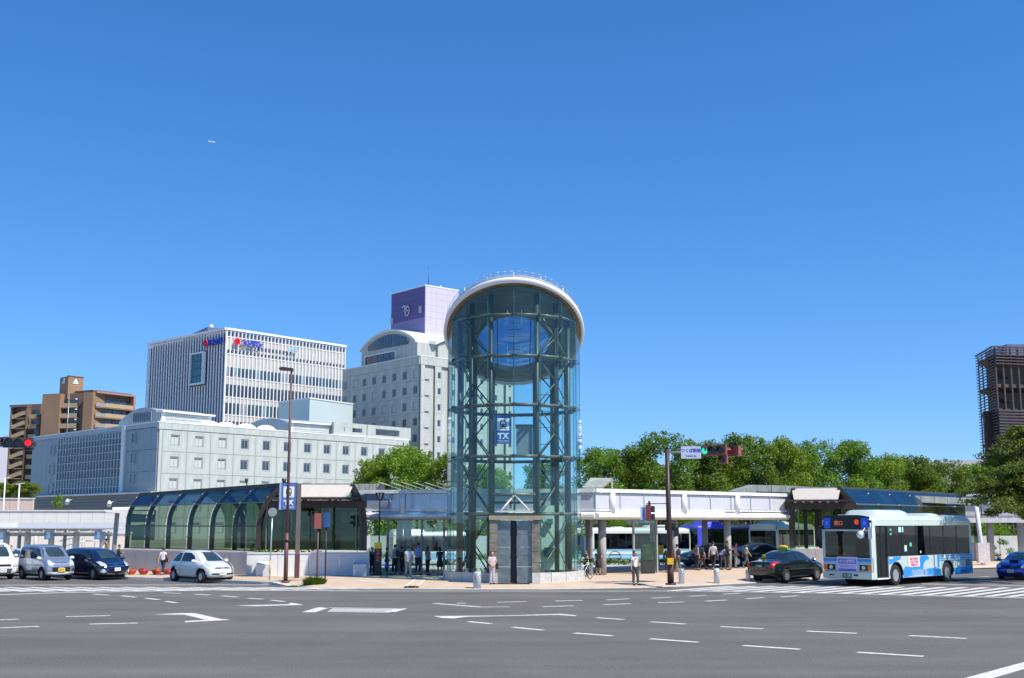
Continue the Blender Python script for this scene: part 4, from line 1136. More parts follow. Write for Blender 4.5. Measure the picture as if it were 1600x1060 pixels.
# glass wind screens under the deck
M_scr = glass('wind_screen_glass', (0.80, 0.90, 0.86), .05, .02, grime=.03, frost=(.3, .5, .45))
for a, b in ((572, 602), (602, 655), (655, 690), (921, 1000), (1000, 1036)):
    f, u = on_deck(a + 1); g, v = on_deck(b - 1)
    if f.A == g.A: f.put('wind_screen', boxme(.05, v - u - .05, 0, .02, .15, zb0 - .05, M_scr), u, -.5, 0)
for px, yy in ((1008, 812), (960, 818)):
    f, u = on_deck(px); f.put('soffit_light', boxme(-.25, .25, -.1, .1, -.2, 0, M_alu), u, -1.2, zb0 - .03)
# sunshade canopies over the deck
M_lath = mat('weathered_sunshade', (0.34, 0.36, 0.31), .6, .1, var=.3, scale=2)
cn = thing('tilted_sunshade', 'row of tilted grey metal sunshade blades over the walkway left of the glass tower', 'canopy', (X(640, 70), 70.5, 0), 0)
Pc = cn.location
for i in range(7):
    x0 = X(592 + i * 18, 70); 
    bl = MB().hexa([(x0, 69.6, Z(755, 70)), (x0 + 1.35, 69.6, Z(766, 70)), (x0 + 1.35, 72.2, Z(766, 70)), (x0, 72.2, Z(754, 70))] + [(x0 - .05, 69.6, Z(755, 70) + .05), (x0 + 1.3, 69.6, Z(766, 70) + .05), (x0 + 1.3, 72.2, Z(766, 70) + .05), (x0 - .05, 72.2, Z(754, 70) + .05)])
    for v in bl.bm.verts: v.co -= Pc
    put('blade', bl.mesh('blade', M_lath), cn)
    put('blade_post', MB().bar(V((x0 + .65, 69.8, 3.4)) - Pc, V((x0 + .65, 69.8, Z(759, 70))) - Pc, .08, .08).mesh('blade_post', M_steel), cn)
cn = thing('curved_sunshade', 'long grey corrugated sunshade roof above the left entrance shelter', 'canopy', (X(500, 71), 71, 0))
Pc = cn.location
pts = [V((X(a, 71), 71, Z(b, 71))) for a, b in ((424, 764), (470, 762), (520, 759), (570, 757.5), (600, 757))]
for p, q in zip(pts, pts[1:]):
    n = 5
    for k in range(n):
        a, b = p.lerp(q, k / n) - Pc, p.lerp(q, (k + 1) / n) - Pc
        put('roof_sheet', MB().prism([a, b - V((.03, 0, 0)), b + V((-.03, .6, -.38)), a + V((0, .6, -.38))], (0, 0, .05)).prism([a + V((0, .02, -.4)), b + V((-.03, .02, -.4)), b - V((.03, 0, 0)), a], (0, .05, 0)).mesh('roof_sheet', M_lath), cn)
for i in range(4):
    p = pts[i] - Pc; put('canopy_post', MB().bar((p.x + .3, 1.4, -0 + 3.4), (p.x + .3, .4, p.z - .2), .08, .08).mesh('canopy_post', M_steel), cn)
cn = thing('curved_sunshade', 'long grey sunshade roof above the right entrance shelter', 'canopy', (X(1240, 82), 82, 0))
Pc = cn.location
pts = [V((X(a, 82), 82, Z(b, 82))) for a, b in ((1152, 768), (1185, 758), (1230, 759), (1280, 761.5), (1330, 766), (1420, 774), (1525, 779), (1552, 780))]
for p, q in zip(pts, pts[1:]):
    n = max(2, round((q - p).length / .9))
    for k in range(n):
        a, b = p.lerp(q, k / n) - Pc, p.lerp(q, (k + 1) / n) - Pc
        put('roof_sheet', MB().prism([a, b - V((.03, 0, 0)), b + V((-.03, 0, -.45)), a + V((0, 0, -.45))], (0, 3.2, .1)).mesh('roof_sheet', M_lath), cn)
cn = thing('small_skylight_hood', 'tilted grey framed hood on the walkway just right of the glass tower', 'canopy', (X(935, 72), 72, 0))
Pc = cn.location
q = [(911, 763, 71.5), (940, 763, 71.5), (957, 748.5, 74), (925, 748.5, 74)]
pp = [V((X(a, d), d, Z(b, d))) - Pc for a, b, d in q]
put('hood_sheet', MB().prism(pp, (0, 0, .06)).mesh('hood_sheet', M_lath), cn)
for a, b in zip(pp, pp[1:] + pp[:1]): put('hood_frame', MB().bar(a, b, .08, .12).mesh('hood_frame', M_lath), cn)
for p in pp: put('hood_leg', MB().bar(V((p.x, p.y, 3.4)), p, .08, .08).mesh('hood_leg', M_deckw), cn)

# ================================================================ GLASS ENTRANCE SHELTERS
M_sg = glass('shelter_glass_blue', (0.13, 0.25, 0.32), 0.05, 0.02, grime=.35, frost=(.012, .045, .12))
M_sg2 = glass('shelter_glass_green', (0.29, 0.40, 0.29), 0.02, 0.02, grime=.16, frost=(.05, .075, .025), ior=1.35)
M_wallg = mat('shaded_shelter_wall', (0.50, 0.48, 0.455), .7, var=.06, scale=1.5, stain=.08)  # greyer than the sunlit white wall: its shade is in the colour
M_awn = mat('cream_awning', (0.52, 0.47, 0.41), .6, var=.04)
prof = [(0, 1.16), (.01, 1.85), (.02, 2.45), (.07, 2.95), (.20, 3.34), (.42, 3.72), (.70, 4.06), (1.02, 4.38), (1.32, 4.66)]
def shelter(lab, G0, G1, axis, length, bays, gable_left=True, zsc=1.0, oth=.55, ext=.9, drop=.38):
    """barrel-vault shelter. G0->G1 gable line (left to right), axis = horizontal direction the glass vault runs away along"""
    t = thing('glass_shelter', lab, 'shelter', (G0.x, G0.y, H), 0, 'glass station entrance shelters')
    P = t.location.copy()
    g = (G1 - G0); gl = g.length; g = g.normalized(); ax = axis.normalized()
    def pt(side, s, k):
        u, z = prof[k]
        base = G0 if side == 0 else G1
        main = side == (0 if gable_left else 1); fr_ = u / 1.32; u = u * (1 if main else oth)
        return base + g * (u if side == 0 else -u) + ax * (s * (1 + ext * fr_ / length)) + V((0, 0, z * zsc - drop * fr_ * s / length + H)) - P
    side = 0 if gable_left else 1
    for b in range(bays):
        s0, s1 = length * b / bays + .03, length * (b + 1) / bays - .03
        for (k0, k1, m) in ((0, 2, M_sg2), (2, 5, M_sg2), (5, 8, M_sg)):
            mb = MB(True)
            for k in range(k0, k1): 
                mb.face([pt(side, s0, k), pt(side, s1, k), pt(side, s1, k + 1) , pt(side, s0, k + 1)])
            bmesh.ops.remove_doubles(mb.bm, verts=mb.bm.verts, dist=1e-4)
            put('glass_pane', mb.mesh('glass_pane', m), t)
    nrm = g * (1 if side == 0 else -1)
    for b in range(bays + 1):
        s = length * b / bays
        mb = MB()
        for k in range(8): mb.bar(pt(side, s, k) + nrm * .16, pt(side, s, k + 1) + nrm * .16, .10, .26, tuple(nrm))
        put('rib', mb.mesh('rib', M_steel), t)
        mb = MB()
        for k in (1, 3, 5, 7): mb.ell(pt(side, s, k) + nrm * .02, (.06, .06, .06), 8, 6)
        put('clamp', mb.mesh('clamp', M_alu), t)
    for k in (0, 2, 5, 8):
        put('rail', MB().bar(pt(side, 0, k), pt(side, length, k), .05, .06).mesh('rail', M_steel2 if k == 5 else M_steel), t)
    put('ridge_beam', MB().bar(pt(side, 0, 8) + nrm * .15, pt(side, length, 8) + nrm * .15, .35, .2).mesh('ridge_beam', M_steel), t)
    # back glazing of the vault, other side, full bays
    other = 1 - side
    for b in range(bays):
        s0, s1 = length * b / bays + .03, length * (b + 1) / bays - .03
        mb = MB(True)
        for k in range(8):
            mb.face([pt(other, s0, k), pt(other, s1, k), pt(other, s1, k + 1), pt(other, s0, k + 1)])
        bmesh.ops.remove_doubles(mb.bm, verts=mb.bm.verts, dist=1e-4)
        put('glass_pane', mb.mesh('glass_pane', M_sg2), t)
        mb = MB()
        for k in range(8): mb.bar(pt(other, s0, k) - nrm * .16, pt(other, s0, k + 1) - nrm * .16, .10, .26, tuple(nrm))
        put('rib', mb.mesh('rib', M_steel), t)
        # roof sheet over the ridge, between the two curved sides
        a, bb = pt(side, s0, 8), pt(side, s1, 8); c, d_ = pt(other, s1, 8), pt(other, s0, 8)
        put('roof_sheet', MB().prism([a, bb, c, d_], (0, 0, .08)).mesh('roof_sheet', M_lath), t)
    # gable arches in dark bronze
    for sd in (0, 1):
        mb = MB(); n_ = g * (1 if sd == 0 else -1)
        for k in range(8): mb.bar(pt(sd, -.06, k) + n_ * .10, pt(sd, -.06, k + 1) + n_ * .10, .15, .26, tuple(n_))
        put('gable_arch', mb.mesh('gable_arch', M_bronze), t)
        put('gable_post', MB().bar(pt(sd, -.05, 0) + n_ * .55, pt(sd, -.05, 0) + n_ * .55 + V((0, 0, 2.9)), .06, .06).mesh('gable_post', M_steel2), t)
    # eave: cream awning panel, dark beam and lights under it
    k0, k1 = (1.32, 1.32 * oth) if gable_left else (1.32 * oth, 1.32)
    e0, e1 = G0 + g * k0 - P, G1 - g * k1 - P
    zt_, zb__ = 4.60 * zsc + H, 3.95 * zsc + H
    out = V((g.y, -g.x, 0))
    put('awning_panel', MB().prism([e0 + V((0, 0, zt_)), e1 + V((0, 0, zt_)), e1 + out * .75 - g * .15 + V((0, 0, zb__)), e0 + out * .75 + g * .15 + V((0, 0, zb__))], (0, 0, .06)).mesh('awning_panel', M_awn), t)
    put('eave_beam', MB().bar(e0 + V((0, 0, 3.92 * zsc + H)) - g * .4 + out * .35, e1 + V((0, 0, 3.92 * zsc + H)) + g * .4 + out * .35, .8, .12).mesh('eave_beam', M_bronze), t)
    put('eave_beam', MB().bar(e0 + V((0, 0, 3.62 * zsc + H)) - g * .75, e1 + V((0, 0, 3.62 * zsc + H)) + g * .75, .3, .38).mesh('eave_beam', M_bronze), t)
    for i in range(6): 
        p = e0.lerp(e1, (i + .5) / 6) + out * .68 + V((0, 0, 3.85 * zsc + H)); put('eave_light', MB().ell(p, (.12, .07, .05), 8, 6).mesh('eave_light', M_alu), t)
    return t, pt, P, g, ax, out
G0, G1 = Gd(397, 899, H), Gd(570, 899, H)
ax1 = V((-.81, .587, 0))
t1, pt1, P1, g1, axx, out1 = shelter('glass vaulted entrance shelter with blue curved panes left of the lift tower', G0, G1, ax1, 11.3, 6)
# second glazed bay inside the gable
gw = G1 - G0
for i, (a, b) in enumerate(((.02, .2), (.2, .4), (.4, .6), (.6, .8), (.8, .98))):
    p, q = G0 + gw * a - P1, G0 + gw * b - P1
    put('front_pane', MB().prism([p + V((0, .15, 1.2 + H)), q + V((0, .15, 1.2 + H)), q + V((0, .15, 3.45 + H)), p + V((0, .15, 3.45 + H))], (0, .02, 0)).mesh('front_pane', M_sg2), t1)
for a in (.33, .48, .72):
    p = G0 + gw * a - P1; mb = MB()
    for k in range(8): mb.bar(p + V((prof[k][0] * -.5, 1.6, prof[k][1] + H)), p + V((prof[k + 1][0] * -.5, 1.6, prof[k + 1][1] + H)), .16, .2, (1, 0, 0))
    put('inner_rib', mb.mesh('inner_rib', M_bronze), t1)
# parapet walls of the stair well
wl = thing('stairwell_wall', 'low concrete wall, grey in shade, under the glass shelter, in front of it pots', 'wall', (G0.x, G0.y, 0))
fw = Face(wl, G0 + ax1 * 12.2, G0); nw = 6
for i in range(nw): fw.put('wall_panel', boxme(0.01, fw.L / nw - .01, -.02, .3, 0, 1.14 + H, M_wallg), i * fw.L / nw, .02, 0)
fw.put('coping', boxme(0, fw.L, -.05, .4, 0, .06, M_whitewall), 0, .02, 1.145 + H)
wl2 = thing('stairwell_wall', 'low sunlit white wall between the curved arches, facing the road', 'wall', (G0.x, G0.y, 0))
Gq = Gd(385, 900, H); Gr = Gd(577, 899, H)
fw = Face(wl2, Gq, Gr); nw = 4
for i in range(nw): fw.put('wall_panel', boxme(.008, fw.L / nw - .008, 0, .3, 0, 1.14 + H, M_whitewall), i * fw.L / nw, .12, 0)
fw.put('coping', boxme(0, fw.L, -.04, .4, 0, .06, M_whitewall), 0, .12, 1.145 + H)
for px, lab in ((412, 'small sloping white concrete plinth at the foot of the round road sign'), (563, 'small sloping white concrete plinth at the right end of the low wall')):
    g_ = Gd(px, 900.5, H); m = MB().prism([(-.34, 0, 0), (-.34, 0, .62), (-.34, .55, .76), (-.34, .55, 0)], (.68, 0, 0)).mesh('plinth', M_whitewall)
    tag(put('plinth', m, loc=(g_.x, g_.y - .35, H)), lab, 'plinth', 'plinths by the wall')
# right shelter
G2, G3 = px2(1234, 74.8), px2(1350, 73.5)
ax2 = V((.652, .758, 0))
t2, pt2, P2, g2, ax2n, out2 = shelter('glass vaulted entrance shelter behind the bus, to the right of the walkway', G2, G3, ax2, 19.5, 6, gable_left=False, zsc=1.045, oth=.15, ext=.5, drop=.1)
for a in (.3, .5):
    p = G2 + (G3 - G2) * a - P2; mb = MB()
    for k in range(8): mb.bar(p + V((0, 1.6, prof[k][1] + H)), p + V((0, 1.6, prof[k + 1][1] + H)), .2, .2, (1, 0, 0))
    put('inner_rib', mb.mesh('inner_rib', M_bronze), t2)
wr = thing('stairwell_wall', 'low grey wall under the right glass shelter, behind taxi and bus', 'wall', (G2.x, G2.y, 0))
f = Face(wr, G2, G3)
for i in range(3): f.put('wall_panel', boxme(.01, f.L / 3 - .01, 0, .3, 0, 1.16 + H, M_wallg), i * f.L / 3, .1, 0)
f = Face(wr, G3, G3 + ax2 * 19.5)
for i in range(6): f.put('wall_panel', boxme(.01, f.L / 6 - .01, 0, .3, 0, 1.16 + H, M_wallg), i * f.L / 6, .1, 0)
# walkway going on at the far right
dk2 = thing('elevated_walkway', 'white walkway section running out of the picture at the right behind the near tree', 'walkway', (X(1530, 84), 84, 0))
f = Face(dk2, px2(1508, 86), px2(1720, 84))
f.put('deck_slab', boxme(0, f.L, 0, 5, 0, .5, M_deckw), 0, 0, Z(817, 85)); f.put('top_rail', boxme(0, f.L, 0, .3, 0, .2, M_deckw), 0, .1, Z(783, 85))
f.put('roof_sheet', boxme(0, f.L, -.4, 5, 0, .15, M_deckw), 0, 0, Z(775, 85))
n = 8
for i in range(n): f.put('parapet_panel', boxme(.04, f.L / n - .04, 0, .06, 0, 1.5, M_panel), i * f.L / n, .05, Z(817, 85) + .5)
for i in (0.8, 2.1, 4.0): f.put('column', MB().cyl((0, 1, 0), (0, 1, Z(817, 85)), .25, n=12).mesh('column', M_colg), i * 1.6 + .5, 0, 0)
p = px2(1533, 80)
tp = thing('banded_post', 'white post with a checked notice wrapped round its foot beside the bus', 'post', (p.x, p.y, 0))
put('pole', MB().cyl((0, 0, 0), (-.28, 0, Z(790, 80)), .14, n=10).mesh('pole', M_deckw), tp)
put('notice_wrap', boxme(-.38, .38, -.2, .2, .25, 1.55, mat('checked_notice', (.62, .55, .53), .7, var=.2, scale=9)), tp)
# ================================================================ VEHICLES (x forward, y left, z up)
M_wglass = mat('car_window_glass', (0.012, 0.018, 0.022), 0.04, 0, var=0, spec=1.0)
M_wglassb = mat('windscreen_glass', (0.03, 0.05, 0.06), 0.03, 0, var=.3, scale=1.5, spec=1.0)
M_lamp = mat('headlamp', (0.62, 0.65, 0.66), 0.12, .3, var=.2, scale=9)
M_redl = mat('tail_lamp', (0.5, 0.02, 0.015), .25, var=0)
M_orl = mat('indicator', (0.8, 0.2, 0.03), .3, var=0)
M_chrome = mat('chrome', (0.75, 0.75, 0.76), .15, 1, var=0)
M_plate = mat('white_plate', (0.78, 0.79, 0.78), .5, var=0); M_platey = mat('yellow_plate', (0.80, 0.52, 0.02), .5, var=0); M_plateg = mat('green_plate', (0.03, 0.14, 0.09), .5, var=0)
M_well = mat('wheel_well', (0.01, 0.01, 0.01), .9, var=0)
def wheelset(r, w, name='wheel', rimm=None, hub=False):
    t = MB().lathe([(r * .60, -w / 2), (r * .93, -w / 2), (r, -w / 2 + .03), (r, w / 2 - .03), (r * .93, w / 2), (r * .60, w / 2)], 28, axis='y', cap=False).mesh('tyre', M_tyre)
    mb = MB().lathe([(r * .62, -w / 2 + .015), (r * .56, -w / 2 + .03), (r * .54, -w / 2 + .07), (0.03, -w / 2 + .05 + (.04 if hub else 0))], 24, axis='y')
    mb.lathe([(r * .62, w / 2 - .015), (r * .56, w / 2 - .03), (r * .54, w / 2 - .07), (0.03, w / 2 - .05)], 24, axis='y')
    mb.mi = 1
    n = 8 if hub else 6
    for k in range(n):
        a = 2 * math.pi * k / n
        for sy in (-1, 1): mb.cyl((r * .38 * math.cos(a), sy * (w / 2 - .06), r * .38 * math.sin(a)), (r * .38 * math.cos(a), sy * (w / 2 - .045), r * .38 * math.sin(a)), r * (.07 if hub else .12), n=8)
    return t, mb.mesh('rim', rimm or M_rim, M_well)
def put_wheel(par, ws, x, y, r):
    w = put('wheel', ws[0], par, (x, y, r)); put('rim', ws[1], w); return w
def loft_body(st, m, sub=2):
    """st: (x, halfwidth, zsill, zbelt, ztop, roof halfwidth)"""
    bm = bmesh.new(); rings = []
    for x, w, zs, zb, zt, wr in st:
        hp = [(0, zs), (w * .85, zs), (w * .985, zs + (zb - zs) * .18), (w, zs + (zb - zs) * .62), (w * .985, zb - .02), (wr + (w * .985 - wr) * .10 if zt - zb < .15 else wr + .035, zt - min(.10, (zt - zb) * .55)), (wr * .86, zt - min(.02, (zt - zb) * .1)), (0, zt)]
        pts = hp + [(-a, b) for a, b in hp[-2:0:-1]]
        rings.append([bm.verts.new((x, a, b)) for a, b in pts])
    n = len(rings[0])
    for a, b in zip(rings, rings[1:]):
        for i in range(n): bm.faces.new((a[i], a[(i + 1) % n], b[(i + 1) % n], b[i]))
    bm.faces.new(rings[0]); bm.faces.new(rings[-1][::-1])
    bmesh.ops.recalc_face_normals(bm, faces=bm.faces)
    me = bpy.data.meshes.new('body'); bm.to_mesh(me); bm.free()
    return me
TMP = bpy.data.scenes.new('workbench')      # scratch scene for modifier evaluation
def evalmesh(me, mods):
    o = bpy.data.objects.new('tmp', me); TMP.collection.objects.link(o)
    extra = []
    for t, kw in mods:
        md = o.modifiers.new(t, t)
        for k, v in kw.items():
            if k == 'cutter':
                c = bpy.data.objects.new('cut', v); TMP.collection.objects.link(c); md.object = c; extra.append(c)
            else: setattr(md, k, v)
    vl = TMP.view_layers[0]; vl.update(); dg = vl.depsgraph; dg.update()
    out = bpy.data.meshes.new_from_object(o.evaluated_get(dg))
    for c in extra: bpy.data.objects.remove(c)
    bpy.data.objects.remove(o)
    return out
def decal(bvh, poly, axis, sgn, m, name, par, off=.012, cuts=2, centre=0.0):
    """panel of the outline poly laid on the body, cast along axis from side sgn"""
    bm = bmesh.new()
    f = bm.faces.new([bm.verts.new((a, b, 0)) for a, b in poly])
    bmesh.ops.triangulate(bm, faces=[f])
    for _ in range(cuts): bmesh.ops.subdivide_edges(bm, edges=bm.edges[:], cuts=1, use_grid_fill=True); bmesh.ops.triangulate(bm, faces=[q for q in bm.faces if len(q.verts) > 3])
    for v in bm.verts:
        a, b = v.co.x, v.co.y
        if axis == 'y': o, d = V((a, sgn * 4, b)), V((0, -sgn, 0))
        elif axis == 'x': o, d = V((sgn * 9, a, b)), V((-sgn, 0, 0))
        else: o, d = V((a, b, 5)), V((0, 0, -1))
        h = bvh.ray_cast(o, d)
        if h[0] is None: h = bvh.find_nearest(o + d * 3)
        nn = h[1] if h[1].dot(d) < 0 else -h[1]
        v.co = h[0] + nn * off * .5 - d * off * .5
    bmesh.ops.recalc_face_normals(bm, faces=bm.faces)
    for f in bm.faces: f.smooth = True
    me = bpy.data.meshes.new(name); bm.to_mesh(me); bm.free(); me.materials.append(m)
    out = V((0, sgn, 0)) if axis == 'y' else (V((sgn, 0, 0)) if axis == 'x' else V((0, 0, 1)))
    if sum((p.normal.dot(out) for p in me.polygons)) < 0: me.flip_normals()
    return put(name, me, par)
def car(label, loc, heading, L, Wd, st, wheels, r, paint, side, screen, rear=None, lights=(), extra=(), plate=None, tail=(), sc_=1.0, group='cars waiting at the junction', cat='car', name='parked_car'):
    rz = math.atan2(heading[1], heading[0])
    t = thing(name, label, cat, loc, rz, group); t.scale = (sc_,) * 3
    me = loft_body(st, paint)
    body = evalmesh(me, [('SUBSURF', dict(levels=2, render_levels=2))])
    body.materials.clear(); body.materials.append(paint)
    for x in wheels:      # cut wheel arches
        for s in (-1, 1):
            cut = MB().cyl((x, s * (Wd / 2 - .26), r + .01), (x, s * (Wd / 2 + .3), r + .01), r + .065, n=28).mesh('cut', M_well)
            body.materials.clear(); body.materials.append(paint)
            body = evalmesh(body, [('BOOLEAN', dict(operation='DIFFERENCE', solver='FAST', cutter=cut))])
    body.materials.clear(); body.materials.append(paint); body.materials.append(M_well)
    for p in body.polygons:
        c = p.center
        inside = any(abs(math.hypot(c.x - x, c.z - r - .01) - r - .065) < .03 and abs(c.y) < Wd / 2 - .01 or (math.hypot(c.x - x, c.z - r - .01) < r + .05 and abs(abs(c.y) - (Wd / 2 - .26)) < .02) for x in wheels)
        p.use_smooth = not inside; p.material_index = 1 if inside else 0
    bd = put('body', body, t)
    bvh = BVHTree.FromPolygons([v.co for v in body.vertices], [p.vertices for p in body.polygons])
    for poly in side:
        for s in (-1, 1): decal(bvh, poly, 'y', s, M_wglass, 'side_window', t)
    decal(bvh, screen, 'x', 1, M_wglassb, 'windscreen', t)
    if rear: decal(bvh, rear, 'x', -1, M_wglass, 'rear_window', t)
    for nm, poly, ax, s, m in lights:
        if ax == 'y2':
            for q in (-1, 1): decal(bvh, poly, 'y', q, m, nm, t, .01)
        elif ax == 'x2':
            for q in (-1, 1): decal(bvh, [(a * q, b) for a, b in poly], 'x', s, m, nm, t, .02)
        else: decal(bvh, poly, ax, s, m, nm, t, .016)
    ws = wheelset(r, .19)
    for x in wheels:
        for s in (-1, 1): put_wheel(t, ws, x, s * (Wd / 2 - .12), r)
    put('underbody', boxme(-L / 2 + .45, L / 2 - .45, -Wd / 2 + .2, Wd / 2 - .2, .16, .42, M_well), t)
    if plate:
        for (x, z, s, m, txt) in plate:
            p = put('number_plate', boxme(-.01, .01, -.165, .165, -.083, .083, m), t, (x, 0, z))
            put('plate_number', textme(txt, .11, M_text_k if m is not M_plateg else M_plate, .001, .002), p, (s * .012, 0, -.005), rot=(math.pi / 2, 0, math.pi / 2 * s))
    # door mirrors
    mx, mz = extra[0] if extra else (L * .18, 1.0)
    for s in (-1, 1):
        put('door_mirror', MB().ell((mx, s * (Wd / 2 + .06), mz), (.08, .12, .085), 10, 8).bar((mx, s * (Wd / 2 - .06), mz - .03), (mx, s * (Wd / 2 + .02), mz), .05, .05).mesh('door_mirror', paint if len(extra) < 2 else extra[1]), t)
    # door shut lines
    for x, z0, z1 in (extra[2] if len(extra) > 2 else []):
        for s in (-1, 1): decal(bvh, [(x - .008, z0), (x + .008, z0), (x + .008, z1), (x - .008, z1)], 'y', s, M_well, 'door_gap', t, .006, 3)
    for x, z in (extra[3] if len(extra) > 3 else []):
        for s in (-1, 1): decal(bvh, [(x - .09, z - .015), (x + .09, z - .015), (x + .09, z + .015), (x - .09, z + .015)], 'y', s, M_chrome if len(extra) > 4 else paint, 'door_handle', t, .03, 1)
    return t, bvh
HL = (.70, -.714)     # left street traffic heads for the camera's right
P_silver = mat('silver_blue_car_paint', (0.30, 0.34, 0.42), .28, .55, var=0, coat=1)
P_navy = mat('dark_navy_car_paint', (0.008, 0.014, 0.05), .15, .3, var=0, coat=1)
P_white = mat('pearl_white_car_paint', (0.66, 0.67, 0.63), .25, 0, var=0, coat=1)
P_white2 = mat('van_white_paint', (0.70, 0.70, 0.69), .3, 0, var=0, coat=.8)
P_black = mat('black_taxi_paint', (0.008, 0.013, 0.012), .12, 0, var=0, coat=1)
P_blue = mat('rally_blue_paint', (0.003, 0.04, 0.46), .18, .2, var=0, coat=1)

def cargo(pxc, pyb, D=None):
    g = Gd(pxc, pyb); return V((g.x, g.y, 0))
# kei minivan, silver blue
st = [(-1.70, .60, .32, .80, .95, .50), (-1.69, .70, .26, .95, 1.55, .56), (-1.5, .735, .22, .95, 1.64, .60), (-.6, .74, .2, .95, 1.66, .62), (.35, .74, .2, .95, 1.64, .61), (.62, .74, .2, .96, 1.58, .60), (1.05, .735, .2, .98, 1.18, .62), (1.28, .73, .2, .93, 1.02, .62), (1.58, .71, .22, .84, .90, .58), (1.70, .64, .28, .70, .76, .50)]
g = cargo(71, 905.5)
car('silver blue boxy minicar with a yellow number plate', g, HL, 3.4, 1.48, st, (-1.15, 1.12), .28, P_silver,
    [[(-1.5, 1.0), (-.72, 1.0), (-.72, 1.50), (-1.42, 1.5)], [(-.62, 1.0), (.12, 1.0), (.12, 1.52), (-.62, 1.52)], [(.2, 1.0), (1.0, 1.02), (.62, 1.44), (.2, 1.52)]],
    [(-.62, 1.10), (.62, 1.10), (.53, 1.53), (-.53, 1.53)], [(-.55, 1.05), (.55, 1.05), (.5, 1.5), (-.5, 1.5)],
    [('headlight', [(.36, .66), (.60, .68), (.62, .90), (.5, .96), (.42, .86)], 'x2', 1, M_lamp), ('grille', [(-.3, .80), (.3, .80), (.3, .84), (-.3, .84)], 'x', 1, M_chrome), ('air_intake', [(.12, .42), (.42, .42), (.42, .62), (.12, .62)], 'x2', 1, M_well), ('fog_lamp', [(.52, .45), (.62, .45), (.62, .56), (.52, .56)], 'x2', 1, M_chrome), ('bumper_strip', [(-.64, .30), (.64, .30), (.62, .40), (-.62, .40)], 'x', 1, P_white2), ('tail_lamp', [(.5, .8), (.62, .8), (.62, 1.1), (.5, 1.1)], 'x2', -1, M_redl)],
    ((1.0, 1.03), P_white2, [(.16, .3, .96), (-.67, .3, .96)], [(-.05, .86), (-.85, .86)]), [(1.735, .50, 1, M_platey, '50-21')], sc_=1.08)
# dark navy people carrier
st = [(-2.3, .66, .34, .85, 1.0, .50), (-2.26, .80, .28, .98, 1.45, .58), (-1.9, .86, .22, 1.0, 1.58, .64), (-.8, .875, .2, .98, 1.63, .68), (.3, .875, .2, .96, 1.60, .67), (.75, .875, .2, .96, 1.47, .66), (1.3, .87, .2, .97, 1.15, .68), (1.6, .865, .2, .93, 1.0, .70), (2.05, .82, .22, .78, .84, .66), (2.28, .70, .30, .62, .68, .55)]
g = cargo(147, 904.5)
car('dark navy people carrier with bright round fog lamps', g, (.74, -.67), 4.6, 1.75, st, (-1.42, 1.35), .315, P_navy,
    [[(-2.05, 1.06), (-1.35, 1.04), (-1.35, 1.42), (-1.85, 1.42)], [(-1.25, 1.04), (-.28, 1.02), (-.28, 1.47), (-1.25, 1.45)], [(-.2, 1.02), (1.15, 1.02), (.65, 1.33), (.2, 1.45), (-.2, 1.47)]],
    [(-.72, 1.08), (.72, 1.08), (.60, 1.46), (-.60, 1.46)], [(-.6, 1.08), (.6, 1.08), (.52, 1.42), (-.52, 1.42)],
    [('headlight', [(.52, .70), (.78, .72), (.80, .92), (.66, .94), (.54, .84)], 'x2', 1, M_lamp), ('grille', [(-.45, .80), (.45, .80), (.48, .85), (-.48, .85)], 'x', 1, M_chrome), ('grille', [(-.42, .68), (.42, .68), (.44, .72), (-.44, .72)], 'x', 1, M_chrome), ('emblem', [(-.09, .74), (.09, .74), (.11, .84), (0, .88), (-.11, .84)], 'x', 1, M_chrome), ('fog_lamp', [(.62, .40), (.70, .37), (.78, .40), (.81, .48), (.76, .56), (.66, .56), (.6, .48)], 'x2', 1, M_lamp), ('lower_trim', [(.1, .30), (.52, .33), (.6, .46), (.56, .47), (.5, .37), (.1, .34)], 'x2', 1, M_chrome)],
    ((1.15, 1.05), P_navy, [(-.24, .3, 1.0), (-1.3, .3, 1.0), (1.0, .35, .95)], [(-.5, .9), (-1.5, .9)], 1), [(2.33, .55, 1, M_plate, '31-27')])
